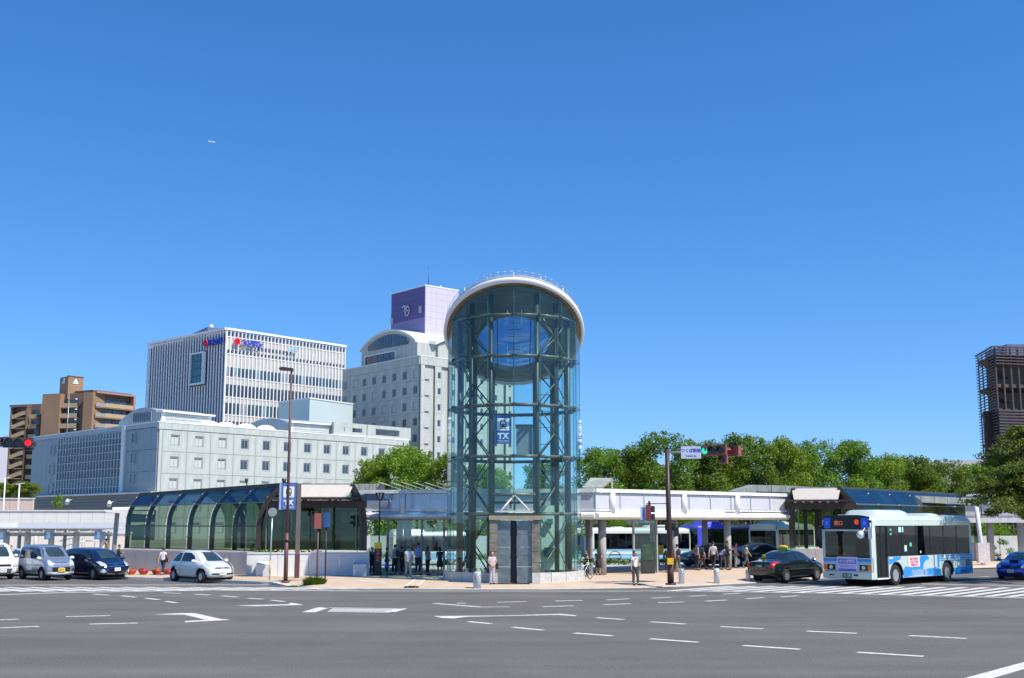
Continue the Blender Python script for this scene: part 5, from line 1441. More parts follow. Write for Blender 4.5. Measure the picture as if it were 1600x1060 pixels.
# round white hatchback
st = [(-1.86, .50, .38, .80, .9, .40), (-1.80, .68, .30, .90, 1.05, .46), (-1.5, .79, .22, .94, 1.32, .52), (-.9, .825, .2, .94, 1.49, .58), (-.2, .83, .2, .93, 1.535, .60), (.35, .83, .2, .93, 1.47, .585), (.8, .83, .2, .94, 1.20, .60), (1.1, .82, .2, .92, 1.02, .64), (1.5, .79, .2, .84, .92, .62), (1.78, .68, .25, .70, .76, .50), (1.87, .52, .33, .56, .62, .38)]
g = cargo(314, 909)
car('pearl white rounded hatchback in front of the flower pots', g, (.72, -.69), 3.72, 1.66, st, (-1.22, 1.21), .295, P_white,
    [[(-1.42, .98), (-.62, .98), (-.62, 1.36), (-.95, 1.36), (-1.25, 1.2)], [(-.52, .98), (.72, .98), (.45, 1.22), (.1, 1.37), (-.52, 1.38)]],
    [(-.68, 1.0), (.68, 1.0), (.56, 1.40), (-.56, 1.40)], [(-.5, 1.0), (.5, 1.0), (.42, 1.3), (-.42, 1.3)],
    [('headlight', [(.50, .76), (.60, .74), (.70, .82), (.66, .92), (.55, .94), (.48, .86)], 'x2', 1, M_lamp), ('grille', [(.08, .66), (.42, .66), (.40, .72), (.08, .72)], 'x2', 1, M_chrome), ('emblem', [(-.06, .69), (0, .64), (.06, .69), (0, .75)], 'x', 1, M_chrome), ('air_intake', [(.2, .38), (.58, .40), (.56, .46), (.2, .45)], 'x2', 1, M_well), ('tail_lamp', [(.5, .8), (.62, .8), (.62, 1.0), (.5, 1.0)], 'x2', -1, M_redl), ('side_lamp', [(1.28, .80), (1.38, .78), (1.36, .86), (1.28, .86)], 'y2', 1, M_lamp)],
    ((.72, 1.0), P_white, [(-.57, .3, .95), (.88, .35, .9)], [(-.35, .88), (-1.05, .88)], 1), [(1.90, .46, 1, M_plate, '48-16')], sc_=1.04)
# white one-box van at the left edge and pale car behind
st = [(-2.1, .78, .38, .95, 1.85, .66), (-2.0, .83, .28, 1.05, 1.95, .72), (.8, .84, .25, 1.05, 1.95, .72), (1.35, .84, .25, 1.05, 1.78, .70), (1.85, .83, .25, 1.04, 1.16, .70), (2.1, .80, .27, .88, .95, .66), (2.2, .70, .33, .7, .78, .55)]
g = cargo(-24, 904)
car('white one-box van cut off by the left picture edge', g, (.72, -.69), 4.4, 1.69, st, (-1.4, 1.4), .31, P_white2,
    [[(-1.9, 1.12), (-.5, 1.12), (-.5, 1.72), (-1.9, 1.72)], [(-.4, 1.12), (.45, 1.12), (.45, 1.72), (-.4, 1.72)], [(.55, 1.10), (1.75, 1.12), (1.35, 1.58), (.55, 1.70)]],
    [(-.72, 1.16), (.72, 1.16), (.62, 1.76), (-.62, 1.76)], None,
    [('headlight', [(.5, .66), (.76, .68), (.78, .86), (.55, .84)], 'x2', 1, M_lamp), ('bumper_strip', [(-.75, .32), (.75, .32), (.76, .56), (-.76, .56)], 'x', 1, mat('dark_bumper', (.08, .07, .09), .5)), ('grille', [(-.4, .68), (.4, .68), (.4, .78), (-.4, .78)], 'x', 1, M_well)],
    ((1.55, 1.2), P_white2, [(.5, .3, 1.1)], [(.65, .95)]), [(2.25, .46, 1, M_plate, '70-05')])
st = [(-1.9, .6, .36, .8, .92, .45), (-1.8, .74, .26, .9, 1.2, .5), (-1.2, .79, .2, .92, 1.5, .58), (-.2, .8, .2, .92, 1.53, .6), (.5, .8, .2, .92, 1.45, .58), (1.0, .8, .2, .93, 1.15, .6), (1.3, .79, .2, .9, .98, .62), (1.75, .72, .24, .74, .82, .55), (1.9, .55, .32, .6, .66, .4)]
g = cargo(14, 899)
car('pale car half hidden between the white van and the silver minicar', g, (.72, -.69), 3.8, 1.6, st, (-1.25, 1.2), .29, P_white2,
    [[(-1.3, .97), (-.1, .97), (-.1, 1.38), (-1.1, 1.36)], [(0, .97), (.85, .97), (.4, 1.36), (0, 1.38)]], [(-.66, 1.0), (.66, 1.0), (.55, 1.42), (-.55, 1.42)], None,
    [('headlight', [(.48, .64), (.68, .66), (.68, .8), (.5, .8)], 'x2', 1, M_lamp)], ((.95, 1.02), P_white2), [(1.93, .46, 1, M_plate, '22-60')])
# black taxi, seen from behind
st = [(-2.35, .62, .38, .82, .90, .5), (-2.31, .76, .30, .90, .97, .6), (-1.7, .83, .22, .94, 1.02, .64), (-1.45, .845, .22, .95, 1.06, .64), (-.95, .85, .2, .96, 1.40, .58), (-.2, .85, .2, .96, 1.49, .6), (.45, .85, .2, .95, 1.44, .59), (1.0, .85, .2, .95, 1.08, .62), (1.3, .84, .2, .92, .97, .68), (1.9, .8, .22, .84, .88, .64), (2.3, .66, .3, .64, .7, .5)]
HT = (.70, .71)
g = cargo(1222, 909.5); g = g + V((.45, .75, 0))
tx, bv = car('black saloon taxi with a yellow and green roof lamp beside the bus', g, HT, 4.7, 1.7, st, (-1.35, 1.35), .31, P_black,
    [[(-1.25, 1.0), (-.55, 1.0), (-.55, 1.32), (-.9, 1.31)], [(-.45, 1.0), (.32, 1.0), (.32, 1.34), (-.45, 1.36)], [(.4, 1.0), (.98, 1.0), (.55, 1.3), (.4, 1.33)]],
    [(-.66, 1.02), (.66, 1.02), (.55, 1.38), (-.55, 1.38)], [(-.62, 1.08), (.62, 1.08), (.52, 1.36), (-.52, 1.36)],
    [('tail_lamp', [(.50, .68), (.70, .68), (.74, .94), (.58, .96)], 'x2', -1, M_redl), ('bumper_line', [(-.72, .55), (.72, .55), (.72, .58), (-.72, .58)], 'x', -1, mat('bumper_grey', (.06, .06, .06), .4)), ('headlight', [(.4, .66), (.66, .66), (.66, .8), (.4, .8)], 'x2', 1, M_lamp), ('side_trim', [(-2.0, .60), (2.0, .60), (2.0, .63), (-2.0, .63)], 'y2', 1, mat('bumper_grey', (.06, .06, .06), .4)), ('marker_lamp', [(1.95, .72), (2.12, .72), (2.12, .78), (1.95, .78)], 'y2', 1, M_orl)],
    ((.9, 1.02), M_chrome, [(.36, .3, .95), (-.5, .3, .95)], [(.1, .86), (-.75, .86)], 1), [(-2.40, .76, -1, M_plateg, '12-05')], name='taxi', cat='taxi', group='taxis', sc_=1.06)
rl = put('roof_lamp', MB().ell((0, 0, 1.60), (.12, .27, .09), 12, 8).mesh('roof_lamp', mat('taxi_lamp_orange', (.85, .42, .04), .3, var=0)), tx, (-.3, 0, 0))
put('lamp_foot', boxme(-.12, .12, -.3, .3, 1.48, 1.56, mat('taxi_lamp_green', (.06, .5, .12), .4, var=0)), rl)
put('rear_sticker', MB().cyl((-1.36, .42, 1.17), (-1.34, .42, 1.18), .09, n=12).mesh('rear_sticker', mat('sticker_yellow', (.8, .6, .03), .5, var=0)), tx)
put('seat_cover', MB().ell((-.75, -.35, 1.08), (.22, .25, .12), 10, 8).mesh('seat_cover', M_roofw), tx)
# blue saloon with bonnet scoop
st = [(-2.2, .62, .36, .82, .94, .5), (-2.1, .76, .28, .92, 1.02, .6), (-1.6, .83, .2, .95, 1.06, .62), (-1.1, .85, .2, .95, 1.32, .57), (-.3, .85, .2, .94, 1.44, .58), (.35, .85, .2, .94, 1.40, .57), (.95, .85, .2, .94, 1.06, .6), (1.25, .85, .2, .91, .97, .68), (1.85, .83, .2, .82, .88, .66), (2.15, .76, .22, .66, .72, .58), (2.25, .66, .28, .56, .60, .5)]
HB = (-.62, -.78)
g = cargo(1600, 904.5)
bl, bv = car('bright blue sports saloon with a bonnet scoop at the right edge', g, HB, 4.5, 1.74, st, (-1.28, 1.3), .32, P_blue,
    [[(-1.3, 1.0), (-.55, 1.0), (-.55, 1.28), (-.95, 1.27)], [(-.45, 1.0), (.3, 1.0), (.3, 1.3), (-.45, 1.32)], [(.38, 1.0), (.95, .99), (.5, 1.26), (.38, 1.29)]],
    [(-.68, 1.0), (.68, 1.0), (.54, 1.34), (-.54, 1.34)], [(-.58, 1.06), (.58, 1.06), (.5, 1.3), (-.5, 1.3)],
    [('headlight', [(.50, .62), (.78, .64), (.78, .78), (.62, .80), (.50, .74)], 'x2', 1, M_lamp), ('grille', [(-.36, .60), (.36, .60), (.40, .70), (-.40, .70)], 'x', 1, M_well), ('air_intake', [(-.6, .30), (.6, .30), (.55, .40), (-.55, .40)], 'x', 1, M_well), ('fog_lamp', [(.56, .36), (.72, .38), (.72, .50), (.56, .48)], 'x2', 1, P_blue)],
    ((.95, 1.02), P_blue, [(.34, .3, .95), (-.5, .3, .95)], [(.1, .86), (-.75, .86)]), [(2.29, .47, 1, M_plate, '55-50')], name='blue_saloon')
put('bonnet_scoop', MB().prism([(1.2, -.26, .96), (1.62, -.22, .90), (1.66, -.2, 1.02), (1.25, -.22, 1.04)], (0, .46, 0)).mesh('bonnet_scoop', P_blue), bl)
put('scoop_mouth', boxme(1.655, 1.67, -.2, .2, .92, 1.0, M_well), bl)

# ---------------------------------------------------------------- buses
M_bwin = glass('bus_window_glass', (0.34, 0.40, 0.40), .08, .02)
M_bws = glass('bus_windscreen_glass', (0.50, 0.56, 0.55), .09, .02)
M_busin = mat('bus_interior_grey', (0.10, 0.11, 0.11), .8)
M_seat = mat('bus_seat_cloth', (0.04, 0.07, 0.13), .9); M_seatc = mat('bus_seat_cover', (0.40, 0.56, 0.60), .8)
def arc_cut(x0, x1, z0, z1, wheels, r):
    """outline of a side skirt with semicircular wheel cuts, from x0 to x1"""
    pts = [(x0, z1), (x0, z0)]
    for x in sorted(wheels):
        zc_ = r
        a0 = math.asin(min(1, max(-1, (z0 - zc_) / (r + .11))))
        n = 12
        for i in range(n + 1):
            a = math.pi - a0 - (math.pi - 2 * a0) * i / n
            pts.append((x + (r + .11) * math.cos(a), zc_ + (r + .11) * math.sin(a)))
    pts += [(x1, z0), (x1, z1)]
    return pts
def bus(label, loc, head, L, Wd, Hh, body, roofm, wheels, r, name='city_bus', group='buses', zwin=(1.16, 2.42), dest=None, door=True, scale=1.0, nwin=5, stripes=None, ac=True, lowm=None, near=1):
    rz = math.atan2(head[1], head[0])
    t = thing(name, label, 'bus', loc, rz, group); t.scale = (scale,) * 3
    h2, w2 = L / 2, Wd / 2; zw0, zw1 = zwin; zs = .30; doorx = (h2 - 1.32, h2 - .35)
    zr = Hh - .25
    for s in (-1, 1):      # near side is -1 (right-hand side when y is left)
        hasdoor = door and s == near * -1 * -1
        x1 = doorx[0] if hasdoor else h2 - .12
        pts = arc_cut(-h2 + .02, x1, zs, zw0, [w for w in wheels if w < x1], r)
        put('side_panel', MB().prism([(x, s * w2, z) for x, z in pts], (0, -s * .05, 0)).mesh('side_panel', body), t)
        put('side_panel', MB().box(-h2 + .05, h2 - .12, s * w2 - .025 - .02, s * w2 - .025 + .02, zw1, zr).mesh('side_panel', roofm), t)
        if hasdoor: put('front_pillar', MB().box(doorx[1], h2 - .1, s * w2 - .045, s * w2 + .0, zs, zw1).mesh('front_pillar', body), t)
        n = nwin; x0 = -h2 + .22; ww = (x1 - x0) / n
        put('rear_pillar', MB().box(-h2 + .02, x0, s * w2 - .045, s * w2, zw0, zw1).mesh('rear_pillar', roofm), t)
        for i in range(n):
            put('side_window', MB().box(x0 + i * ww + .03, x0 + (i + 1) * ww - .03, s * w2 - .03, s * w2 - .01, zw0 + .01, zw1 - .01).mesh('side_window', M_bwin), t)
            put('window_post', MB().box(x0 + (i + 1) * ww - .035, x0 + (i + 1) * ww + .035, s * w2 - .05, s * w2 - .002, zw0, zw1).mesh('window_post', M_black), t)
        if hasdoor:
            dr_ = put('door', MB().box(doorx[0] + .03, doorx[0] + .10, s * (w2 - .05) - .02, s * (w2 - .05) + .02, .36, zw1).box(doorx[1] - .1, doorx[1] - .03, s * (w2 - .05) - .02, s * (w2 - .05) + .02, .36, zw1).box((doorx[0] + doorx[1]) / 2 - .05, (doorx[0] + doorx[1]) / 2 + .05, s * (w2 - .05) - .02, s * (w2 - .05) + .02, .42, zw1 - .06).box(doorx[0] + .1, doorx[1] - .1, s * (w2 - .05) - .02, s * (w2 - .05) + .02, .36, .42).mesh('door', M_black), t)
            for a in (0, 1):
                xx = doorx[0] + .11 + a * .43; put('door_glass', MB().box(xx, xx + .31, s * (w2 - .05) - .008, s * (w2 - .05) + .008, .43, zw1 - .05).mesh('door_glass', M_bwin), dr_)
            put('door_step', boxme(doorx[0] + .03, doorx[1] - .03, min(s * w2, s * (w2 - .4)), max(s * w2, s * (w2 - .4)), .29, .345, M_white), t)
    # roof: curved section lofted along the length
    sec = [(-w2, zr), (-w2 + .03, zr + .10), (-w2 + .14, zr + .19), (-w2 + .4, zr + .235), (0, Hh), (w2 - .4, zr + .235), (w2 - .14, zr + .19), (w2 - .03, zr + .10), (w2, zr)]
    mb = MB(True); xs = [(-h2, .0), (-h2 + .12, .7), (-h2 + .3, 1), (h2 - .75, 1), (h2 - .35, .85), (h2 - .02, .25)]
    rings = [[mb.bm.verts.new((x, y * (1 - .04 * (1 - k)), zr + (z - zr) * k)) for y, z in sec] for x, k in xs]
    for a, b in zip(rings, rings[1:]):
        for i in range(len(sec) - 1):
            f = mb.bm.faces.new((a[i], a[i + 1], b[i + 1], b[i])); f.smooth = True
    put('roof', mb.mesh('roof', roofm), t)
    put('gutter', MB().box(-h2 + .1, h2 - .1, -w2 - .02, -w2 + .02, zr - .06, zr + .01).mesh('gutter', M_white), t)
    if ac:
        def hump(nm, xa, xb, hh, m):
            mb = MB(True); q = [(-.85, 0), (-.8, hh * .7), (-.6, hh), (.6, hh), (.8, hh * .7), (.85, 0)]
            rr = [[mb.bm.verts.new((x, y * k, Hh - .1 + z * k2)) for y, z in q] for x, k, k2 in ((xa, .9, .1), (xa + .2, .97, .9), (xa + .45, 1, 1), (xb - .45, 1, 1), (xb - .2, .97, .9), (xb, .9, .1))]
            for a, b in zip(rr, rr[1:]):
                for i in range(len(q) - 1): f = mb.bm.faces.new((a[i], a[i + 1], b[i + 1], b[i])); f.smooth = True
            put(nm, mb.mesh(nm, m), t)
        if ac == 2: hump('roof_unit', 1.2, h2 - .6, .27, body)
        else:
            hump('roof_unit', .55, 3.35, .30, roofm); put('unit_grille', boxme(1.3, 2.35, -.87, -.84, Hh - .02, Hh + .12, mat('roof_unit_grille', (.16, .2, .17), .7)), t)
            hump('roof_vent', -2.3, -1.2, .17, roofm)
    # front
    lo, hi = .78 if zw0 < 1.3 else 1.1, zw1 + .02
    if name == 'city_bus': lo = 1.18; hi = 2.36
    def front(nm, y0, y1, z0, z1, m, x0=-.06, x1=0.0, par=t): return put(nm, MB().box(h2 + x0, h2 + x1, y0, y1, z0, z1).mesh(nm, m), par)
    front('front_panel', -w2 + .02, w2 - .02, .62, lo, body)
    bp = front('bumper', -w2 + .01, w2 - .01, .30, .60, roofm, -.12, .05)
    front('front_post', -w2 + .0, -w2 + .13, lo, hi, roofm, -.1, 0); front('front_post', w2 - .09, w2, lo, hi, roofm, -.1, 0)
    ws_ = front('windscreen', -w2 + .14, w2 - .10, lo + .04, hi - .04, M_bws, -.05, -.03)
    front('screen_gasket', -w2 + .13, w2 - .09, lo - .01, lo + .09, M_black, -.08, -.02); front('screen_gasket', -w2 + .13, w2 - .09, hi - .06, hi + .0, roofm, -.09, .005)
    dstx = zr + .02
    db = put('destination_box', MB().prism([(h2 - .1, -w2 + .06, hi + .01), (h2 - .1, w2 - .06, hi + .01), (h2 - .1, w2 - .1, dstx + .13), (h2 - .1, w2 * .5, dstx + .20), (h2 - .1, -w2 * .5, dstx + .20), (h2 - .1, -w2 + .1, dstx + .13)], (.09, 0, 0)).mesh('destination_box', M_black if dest else body), t)
    if dest:
        M_db = mat('bright_blue_panel', (.02, .12, .80), .3, var=0)
        for s in (-1, 1):
            p = put('route_panel', MB().box(h2 - .01, h2 + .012, s * (w2 - .27) - .16, s * (w2 - .27) + .16, hi + .05, dstx + .08).mesh('route_panel', M_db), t)
            put('lettering', textme('8' if s > 0 else '5', .22, M_slb, .001, .004), t, (h2 + .016, s * (w2 - .27), (hi + dstx) / 2 + .06), rot=(math.pi / 2, 0, math.pi / 2))
        M_led = mat('led_orange', (.5, .12, .03), .5, var=0, emit=((1, .25, .08), .28))
        put('led_text', textme(dest, .21, M_led, .001, .003), t, (h2 + .004, -.34, (hi + dstx) / 2 + .05), rot=(math.pi / 2, 0, math.pi / 2))
    for s in (-1, 1):
        hb = front('lamp_bezel', s * (w2 - .38) - .22, s * (w2 - .38) + .22, .66, .90, M_black, 0, .012)
        put('headlight', MB().cyl((h2 + .012, s * (w2 - .40), .78), (h2 + .035, s * (w2 - .40), .78), .085, n=16).mesh('headlight', M_lamp), t)
        front('indicator', s * (w2 - .12) - .09, s * (w2 - .12) + .09, .68, .90, M_orl, 0, .02)
    pl = front('number_plate', -.22, .22, .34, .53, M_plateg, .05, .06)
    put('plate_number', textme('11-24', .15, M_plate, .001, .002), t, (h2 + .064, 0, .435), rot=(math.pi / 2, 0, math.pi / 2))
    front('bumper_slot', .32, .52, .42, .50, M_black, .05, .055); front('bumper_slot', -.86, -.62, .43, .48, M_black, .05, .055)
    # rear
    put('rear_panel', MB().box(-h2, -h2 + .05, -w2 + .02, w2 - .02, .45, zw1 - .6).box(-h2, -h2 + .05, -w2 + .02, w2 - .02, zw1 - .05, zr).mesh('rear_panel', body), t)
    put('rear_window', MB().box(-h2 + .01, -h2 + .03, -w2 + .05, w2 - .05, zw1 - .6, zw1 - .05).mesh('rear_window', M_wglass), t)
    # chassis, floor, interior
    put('floor', boxme(-h2 + .1, h2 - .15, -w2 + .08, w2 - .08, .50, .58, M_busin), t)
    put('ceiling', boxme(-h2 + .1, h2 - .15, -w2 + .08, w2 - .08, zr - .12, zr - .06, mat('bus_ceiling', (.35, .36, .35), .7)), t)
    put('chassis', boxme(-h2 + .4, h2 - .5, -w2 + .25, w2 - .25, .28, .48, M_well), t)
    put('dashboard', boxme(h2 - .55, h2 - .15, -w2 + .3, w2 - .15, .60, 1.22, M_busin), t)
    put('steering_wheel', MB().lathe([(.2, 0), (.23, .01), (.2, .02)], 16, c=(h2 - .75, .55, 1.25)).mesh('steering_wheel', M_black), t)
    sm = boxme(-.2, .2, -.42, .42, 0, .42, M_seat); sb = boxme(-.22, -.12, -.42, .42, .42, 1.05, M_seat)
    k = 0; x = -h2 + .9
    while x < h2 - 1.9:
        for s in (-1, 1):
            b = put('seat', sm, t, (x, s * (w2 - .58), .6)); put('seat_back', sb, b)
        x += .82
    b = put('seat', sm, t, (h2 - 1.15, .55, .6)); put('seat_back', sb, b)
    # driver and passengers read as simple seated figures (children of the bus)
    ws = wheelset(r, .26, hub=True, rimm=mat('bus_rim', (.50, .50, .49), .35, .6))
    for x in wheels:
        for s in (-1, 1): put_wheel(t, ws, x, s * (w2 - .16), r)
        put('wheel_housing', MB().cyl((x, -w2 + .32, r), (x, w2 - .32, r), r + .10, n=20).mesh('wheel_housing', M_well), t)
        for s in (-1, 1):
            mb = MB()
            for i in range(12):
                a, b = math.pi * i / 12, math.pi * (i + 1) / 12
                R0, R1 = r + .09, r + .14
                mb.prism([(x + R0 * math.cos(a), s * (w2 + .012), r + R0 * math.sin(a)), (x + R0 * math.cos(b), s * (w2 + .012), r + R0 * math.sin(b)), (x + R1 * math.cos(b), s * (w2 + .012), r + R1 * math.sin(b)), (x + R1 * math.cos(a), s * (w2 + .012), r + R1 * math.sin(a))], (0, -s * .25, 0))
            put('arch_rim', mb.mesh('arch_rim', M_black), t)
    return t, h2, w2, zr
P_grn = mat('pale_grey_green_bus_paint', (0.50, 0.585, 0.52), .35, 0, var=.03, coat=.5)
P_grnw = mat('pale_green_roof_paint', (0.53, 0.61, 0.54), .35, 0, var=.03, coat=.5)
P_bb = mat('bus_sky_blue', (0.03, 0.27, 0.66), .35, 0, var=.03, coat=.5); P_bb2 = mat('bus_deep_blue', (0.03, 0.14, 0.50), .35, 0, var=0); P_bb3 = mat('bus_pale_blue', (0.25, 0.50, 0.78), .35, var=0)
gf = Gd(1402, 915.0)                  # near front wheel contact
HBUS = V((-.73, -.683, 0)).normalized(); left = V((-HBUS.y, HBUS.x, 0))
BS = 1.10
# near side of the bus (towards the photo's right) is its left side: y = +w2
L_, W_ = 8.95, 2.35
fx = L_ / 2 - 1.95; rx = fx - 4.55
ctr = gf - HBUS * (fx * BS) - left * (W_ / 2 * BS)
ctr.z = 0
cb, h2, w2, zr = bus('pale green and sky blue city bus with an orange destination display', ctr, HBUS, L_, W_, 3.0, P_grn, P_grnw, (fx, rx), .43, zwin=(1.22, 2.52), dest='関口', scale=BS, nwin=6, near=1)
# livery: thin vinyl sheets on the near side
def vinyl(pts, m, y, name='livery_stripe', par=cb, th=.003):
    s = 1 if y > 0 else -1
    return put(name, MB().prism([(x, y, z) for x, z in pts], (0, s * th, 0)).mesh(name, m), par)
yn = w2 + .001
dxe = h2 - 1.32
rr_ = .43 + .12
def archpts(x, a0, a1, n=6): return [(x + rr_ * math.cos(R(a0 + (a1 - a0) * i / n)), .43 + rr_ * math.sin(R(a0 + (a1 - a0) * i / n))) for i in range(n + 1)]
vinyl([(fx - rr_ - .02, .31), (fx - rr_ - .02, .62)] + [(fx - .75, .78), (fx - 1.4, .70), (fx - 1.9, .95), (fx - 2.15, 1.21), (fx - 2.75, 1.21), (fx - 2.95, 1.0), (fx - 3.05, .75), (rx + rr_ + .1, .6), (rx + rr_ + .04, .31)], P_bb, yn)
vinyl([(fx - 2.3, .62), (fx - 2.35, .85), (fx - 2.6, 1.0), (fx - 3.2, 1.08), (fx - 3.3, .66)], P_grn, yn + .003)
vinyl([(rx + rr_ + .4, .66), (rx + rr_ + .2, .66), (rx + rr_ + .2, 1.21), (rx + rr_ + .4, 1.21)], P_bb, yn)
vinyl([(dxe - .02, 1.21), (dxe - .02, .86), (fx - .05, 1.03), (fx - .35, 1.08), (fx - .45, 1.21)], P_bb, yn)
for z0, z1 in ((1.13, 1.20), (1.02, 1.08), (.93, .97)): vinyl([(rx + rr_ + .3, z0), (-h2 + .03, z0), (-h2 + .03, z1), (rx + rr_ + .3, z1)], P_bb, yn)
vinyl([(rx - rr_ - .03, .31), (-h2 + .55, .31), (-h2 + .05, .42), (-h2 + .05, .64), (rx - rr_ - .03, .62)], P_bb, yn)
vinyl([(rx + rr_ + .05, .31), (rx + rr_ + .6, .31), (rx + rr_ + .6, .60), (rx + rr_ + .12, .60)], P_bb, yn)
vinyl([(rx + rr_ + .62, .31), (rx + rr_ + .72, .31), (rx + rr_ + .72, 1.21), (rx + rr_ + .62, 1.21)], P_bb2, yn, 'door_rail')
vinyl([(-h2 + .25, .66), (-h2 + .7, .66), (-h2 + .7, .98), (-h2 + .25, .98)], mat('engine_grille', (.16, .19, .17), .6), yn, 'engine_grille', th=.02)
for k in range(4): vinyl([(-h2 + 1.0 - k * .16, .42), (-h2 + 1.1 - k * .16, .42), (-h2 + 1.1 - k * .16, .47), (-h2 + 1.0 - k * .16, .47)], M_black, yn + .003, 'vent_slot')
M_notice = mat('notice_pink_white', (.74, .62, .64), .5, var=0); M_nred = mat('notice_red', (.62, .12, .14), .5, var=0)
nx = fx - 1.0
vinyl([(nx, .74), (nx - 1.0, .74), (nx - 1.0, 1.17), (nx, 1.17)], M_notice, yn + .006, 'side_notice', th=.01)
for k, s_ in enumerate(('運転士募集中', '大型二種免許', '養成制度あり')):
    put('lettering', textme(s_, .115, M_nred, .001, .003), cb, (nx - .5, yn + .021, 1.08 - k * .13), rot=(math.pi / 2, 0, math.pi))
vinyl([(dxe - .06, 1.12), (dxe - .36, 1.12), (dxe - .36, 1.19), (dxe - .06, 1.19)], M_notice, yn + .006, 'small_notice')
vinyl([(rx + .38, 1.06), (rx + .12, 1.06), (rx + .12, 1.2), (rx + .38, 1.2)], M_plate, yn + .006, 'small_notice')
put('lettering', textme('CnIUEオル', .30, M_plate, .001, .020), cb, (fx - 2.0, yn + .006, .47), rot=(math.pi / 2, 0, math.pi))
put('lettering', textme('CnIUEオル', .30, P_bb2, .001, .004), cb, (fx - 2.0, yn + .009, .47), rot=(math.pi / 2, 0, math.pi))
vinyl([(fx - 1.0, .335), (fx - 3.1, .335), (fx - 3.1, .35), (fx - 1.0, .35)], M_plate, yn + .003)
for x, z, a, b, m in ((dxe - .22, 2.3, .15, .09, 'g'), (dxe - .22, 2.12, .15, .09, 'g'), (dxe - .95, 2.24, .42, .22, 'w'), (dxe - 1.85, 1.62, .2, .16, 'g'), (dxe - 1.4, 1.42, .2, .26, 'w'), (dxe - 2.75, 1.32, .1, .1, 'w')):
    vinyl([(x, z), (x - a, z), (x - a, z + b), (x, z + b)], mat('window_sticker_green', (.10, .48, .32), .5, var=0) if m == 'g' else mat('window_sticker_pale', (.45, .70, .68), .5, var=0), w2 - .008, 'window_sticker', th=.004)
# front livery and poster
def fdec(y0, y1, z0, z1, m, nm='front_stripe', x=.002): return put(nm, MB().box(h2 + x, h2 + x + .004, y0, y1, z0, z1).mesh(nm, m), cb)
fdec(-w2 + .03, w2 - .03, 1.02, 1.14, P_bb); fdec(-w2 + .03, w2 - .03, .93, 1.0, P_bb3); fdec(.62, w2 - .03, .88, .92, M_plate); fdec(-w2 + .03, -.62, .90, .93, M_plate)
M_post = mat('poster_pale_violet', (.56, .54, .76), .5, var=0); M_posd = mat('poster_violet', (.16, .12, .55), .5, var=0)
fdec(-.48, .50, .56, 1.22, M_post, 'poster', .012); fdec(-.42, .43, .93, 1.12, M_posd, 'poster_band', .017); fdec(-.42, .43, .62, .72, M_posd, 'poster_band', .017)
put('lettering', textme('のりば案内', .15, M_plate, .001, .003), cb, (h2 + .024, .0, 1.02), rot=(math.pi / 2, 0, math.pi / 2))
put('lettering', textme('バスで行こう', .12, M_posd, .001, .002), cb, (h2 + .018, 0, .81), rot=(math.pi / 2, 0, math.pi / 2))
put('led_badge', MB().cyl((h2 - .004, .52, 2.52 + .155), (h2 + .004, .52, 2.52 + .155), .11, n=14).mesh('led_badge', mat('led_red', (.5, .05, .02), .5, var=0, emit=((1, .06, .02), .4))), cb)
# mirrors
put('door_mirror', MB().tube([(h2 - .05, w2 - .05, 2.62), (h2 + .22, w2 + .12, 2.60), (h2 + .26, w2 + .14, 2.45)], .025, 6).box(h2 + .14, h2 + .30, w2 + .05, w2 + .24, 1.98, 2.46).mesh('door_mirror', M_white), cb)
put('round_mirror', MB().bar((h2, w2 - .25, 2.45), (h2 + .25, w2 - .32, 2.2), .03, .03).ell((h2 + .27, w2 - .33, 2.15), (.13, .17, .16), 12, 8).mesh('round_mirror', M_white), cb)
put('door_mirror', MB().tube([(h2 - .05, -w2 + .05, 2.5), (h2 + .2, -w2 - .1, 2.45)], .025, 6).box(h2 + .12, h2 + .26, -w2 - .2, -w2 - .02, 1.95, 2.4).mesh('door_mirror', M_black), cb)
put('wiper', MB().bar((h2 - .01, .3, 1.26), (h2 - .0, .95, 1.32), .03, .02).bar((h2 - .01, -.8, 1.26), (h2 - .0, -.1, 1.3), .03, .02).mesh('wiper', M_black), cb)
# dressed seats at the back, fare machine
for x, y in ((-h2 + .75, w2 - .35), (-h2 + 1.45, w2 - .35)): put('seat_cover', MB().ell((x, y, 1.42), (.16, .24, .30), 12, 8).mesh('seat_cover', M_seatc), cb)
put('fare_box', boxme(h2 - 1.0, h2 - .75, -.1, .2, .58, 1.4, mat('fare_box_green', (.10, .30, .16), .5)), cb)
for x in (-2.5, -1.2, .2, 1.4): put('grab_pole', MB().cyl((x, .35, .58), (x, .35, zr - .1), .018, n=6).mesh('grab_pole', mat('grab_yellow', (.55, .4, .05), .4)), cb)

# buses in the terminal beyond
P_teal = mat('coach_teal', (.16, .38, .46), .4, var=.03); P_cw = mat('coach_white', (.62, .68, .66), .4, var=.03)
def far_bus(lab, px, D, head, L, Hh, body, roofm, sc_, near, stripes=(), nwin=5, ac=True, dest=None, pz=None):
    p = px2(px, D); p.z = H
    return bus(lab, p, V(head), L, 2.3, Hh, body, roofm, (L / 2 - 1.9, -L / 2 + 2.0), .42, name='bus', group='buses in the terminal', nwin=nwin, ac=ac, scale=sc_, near=near, dest=dest)
b1, q2, r2, z2 = far_bus('teal and white coach standing under the walkway, right of the lift tower', 995, 84, (.97, .2, 0), 8.6, 2.9, P_teal, P_cw, .83, 1, nwin=6)
for s in (-1, 1):
    for z0, z1, m in ((.72, .95, P_cw), (.98, 1.04, P_bb3), (.42, .62, P_bb3)): vinyl([(-q2 + .1, z0), (q2 - .2, z0), (q2 - .2, z1), (-q2 + .1, z1)], m, s * (r2 + .002), par=b1)
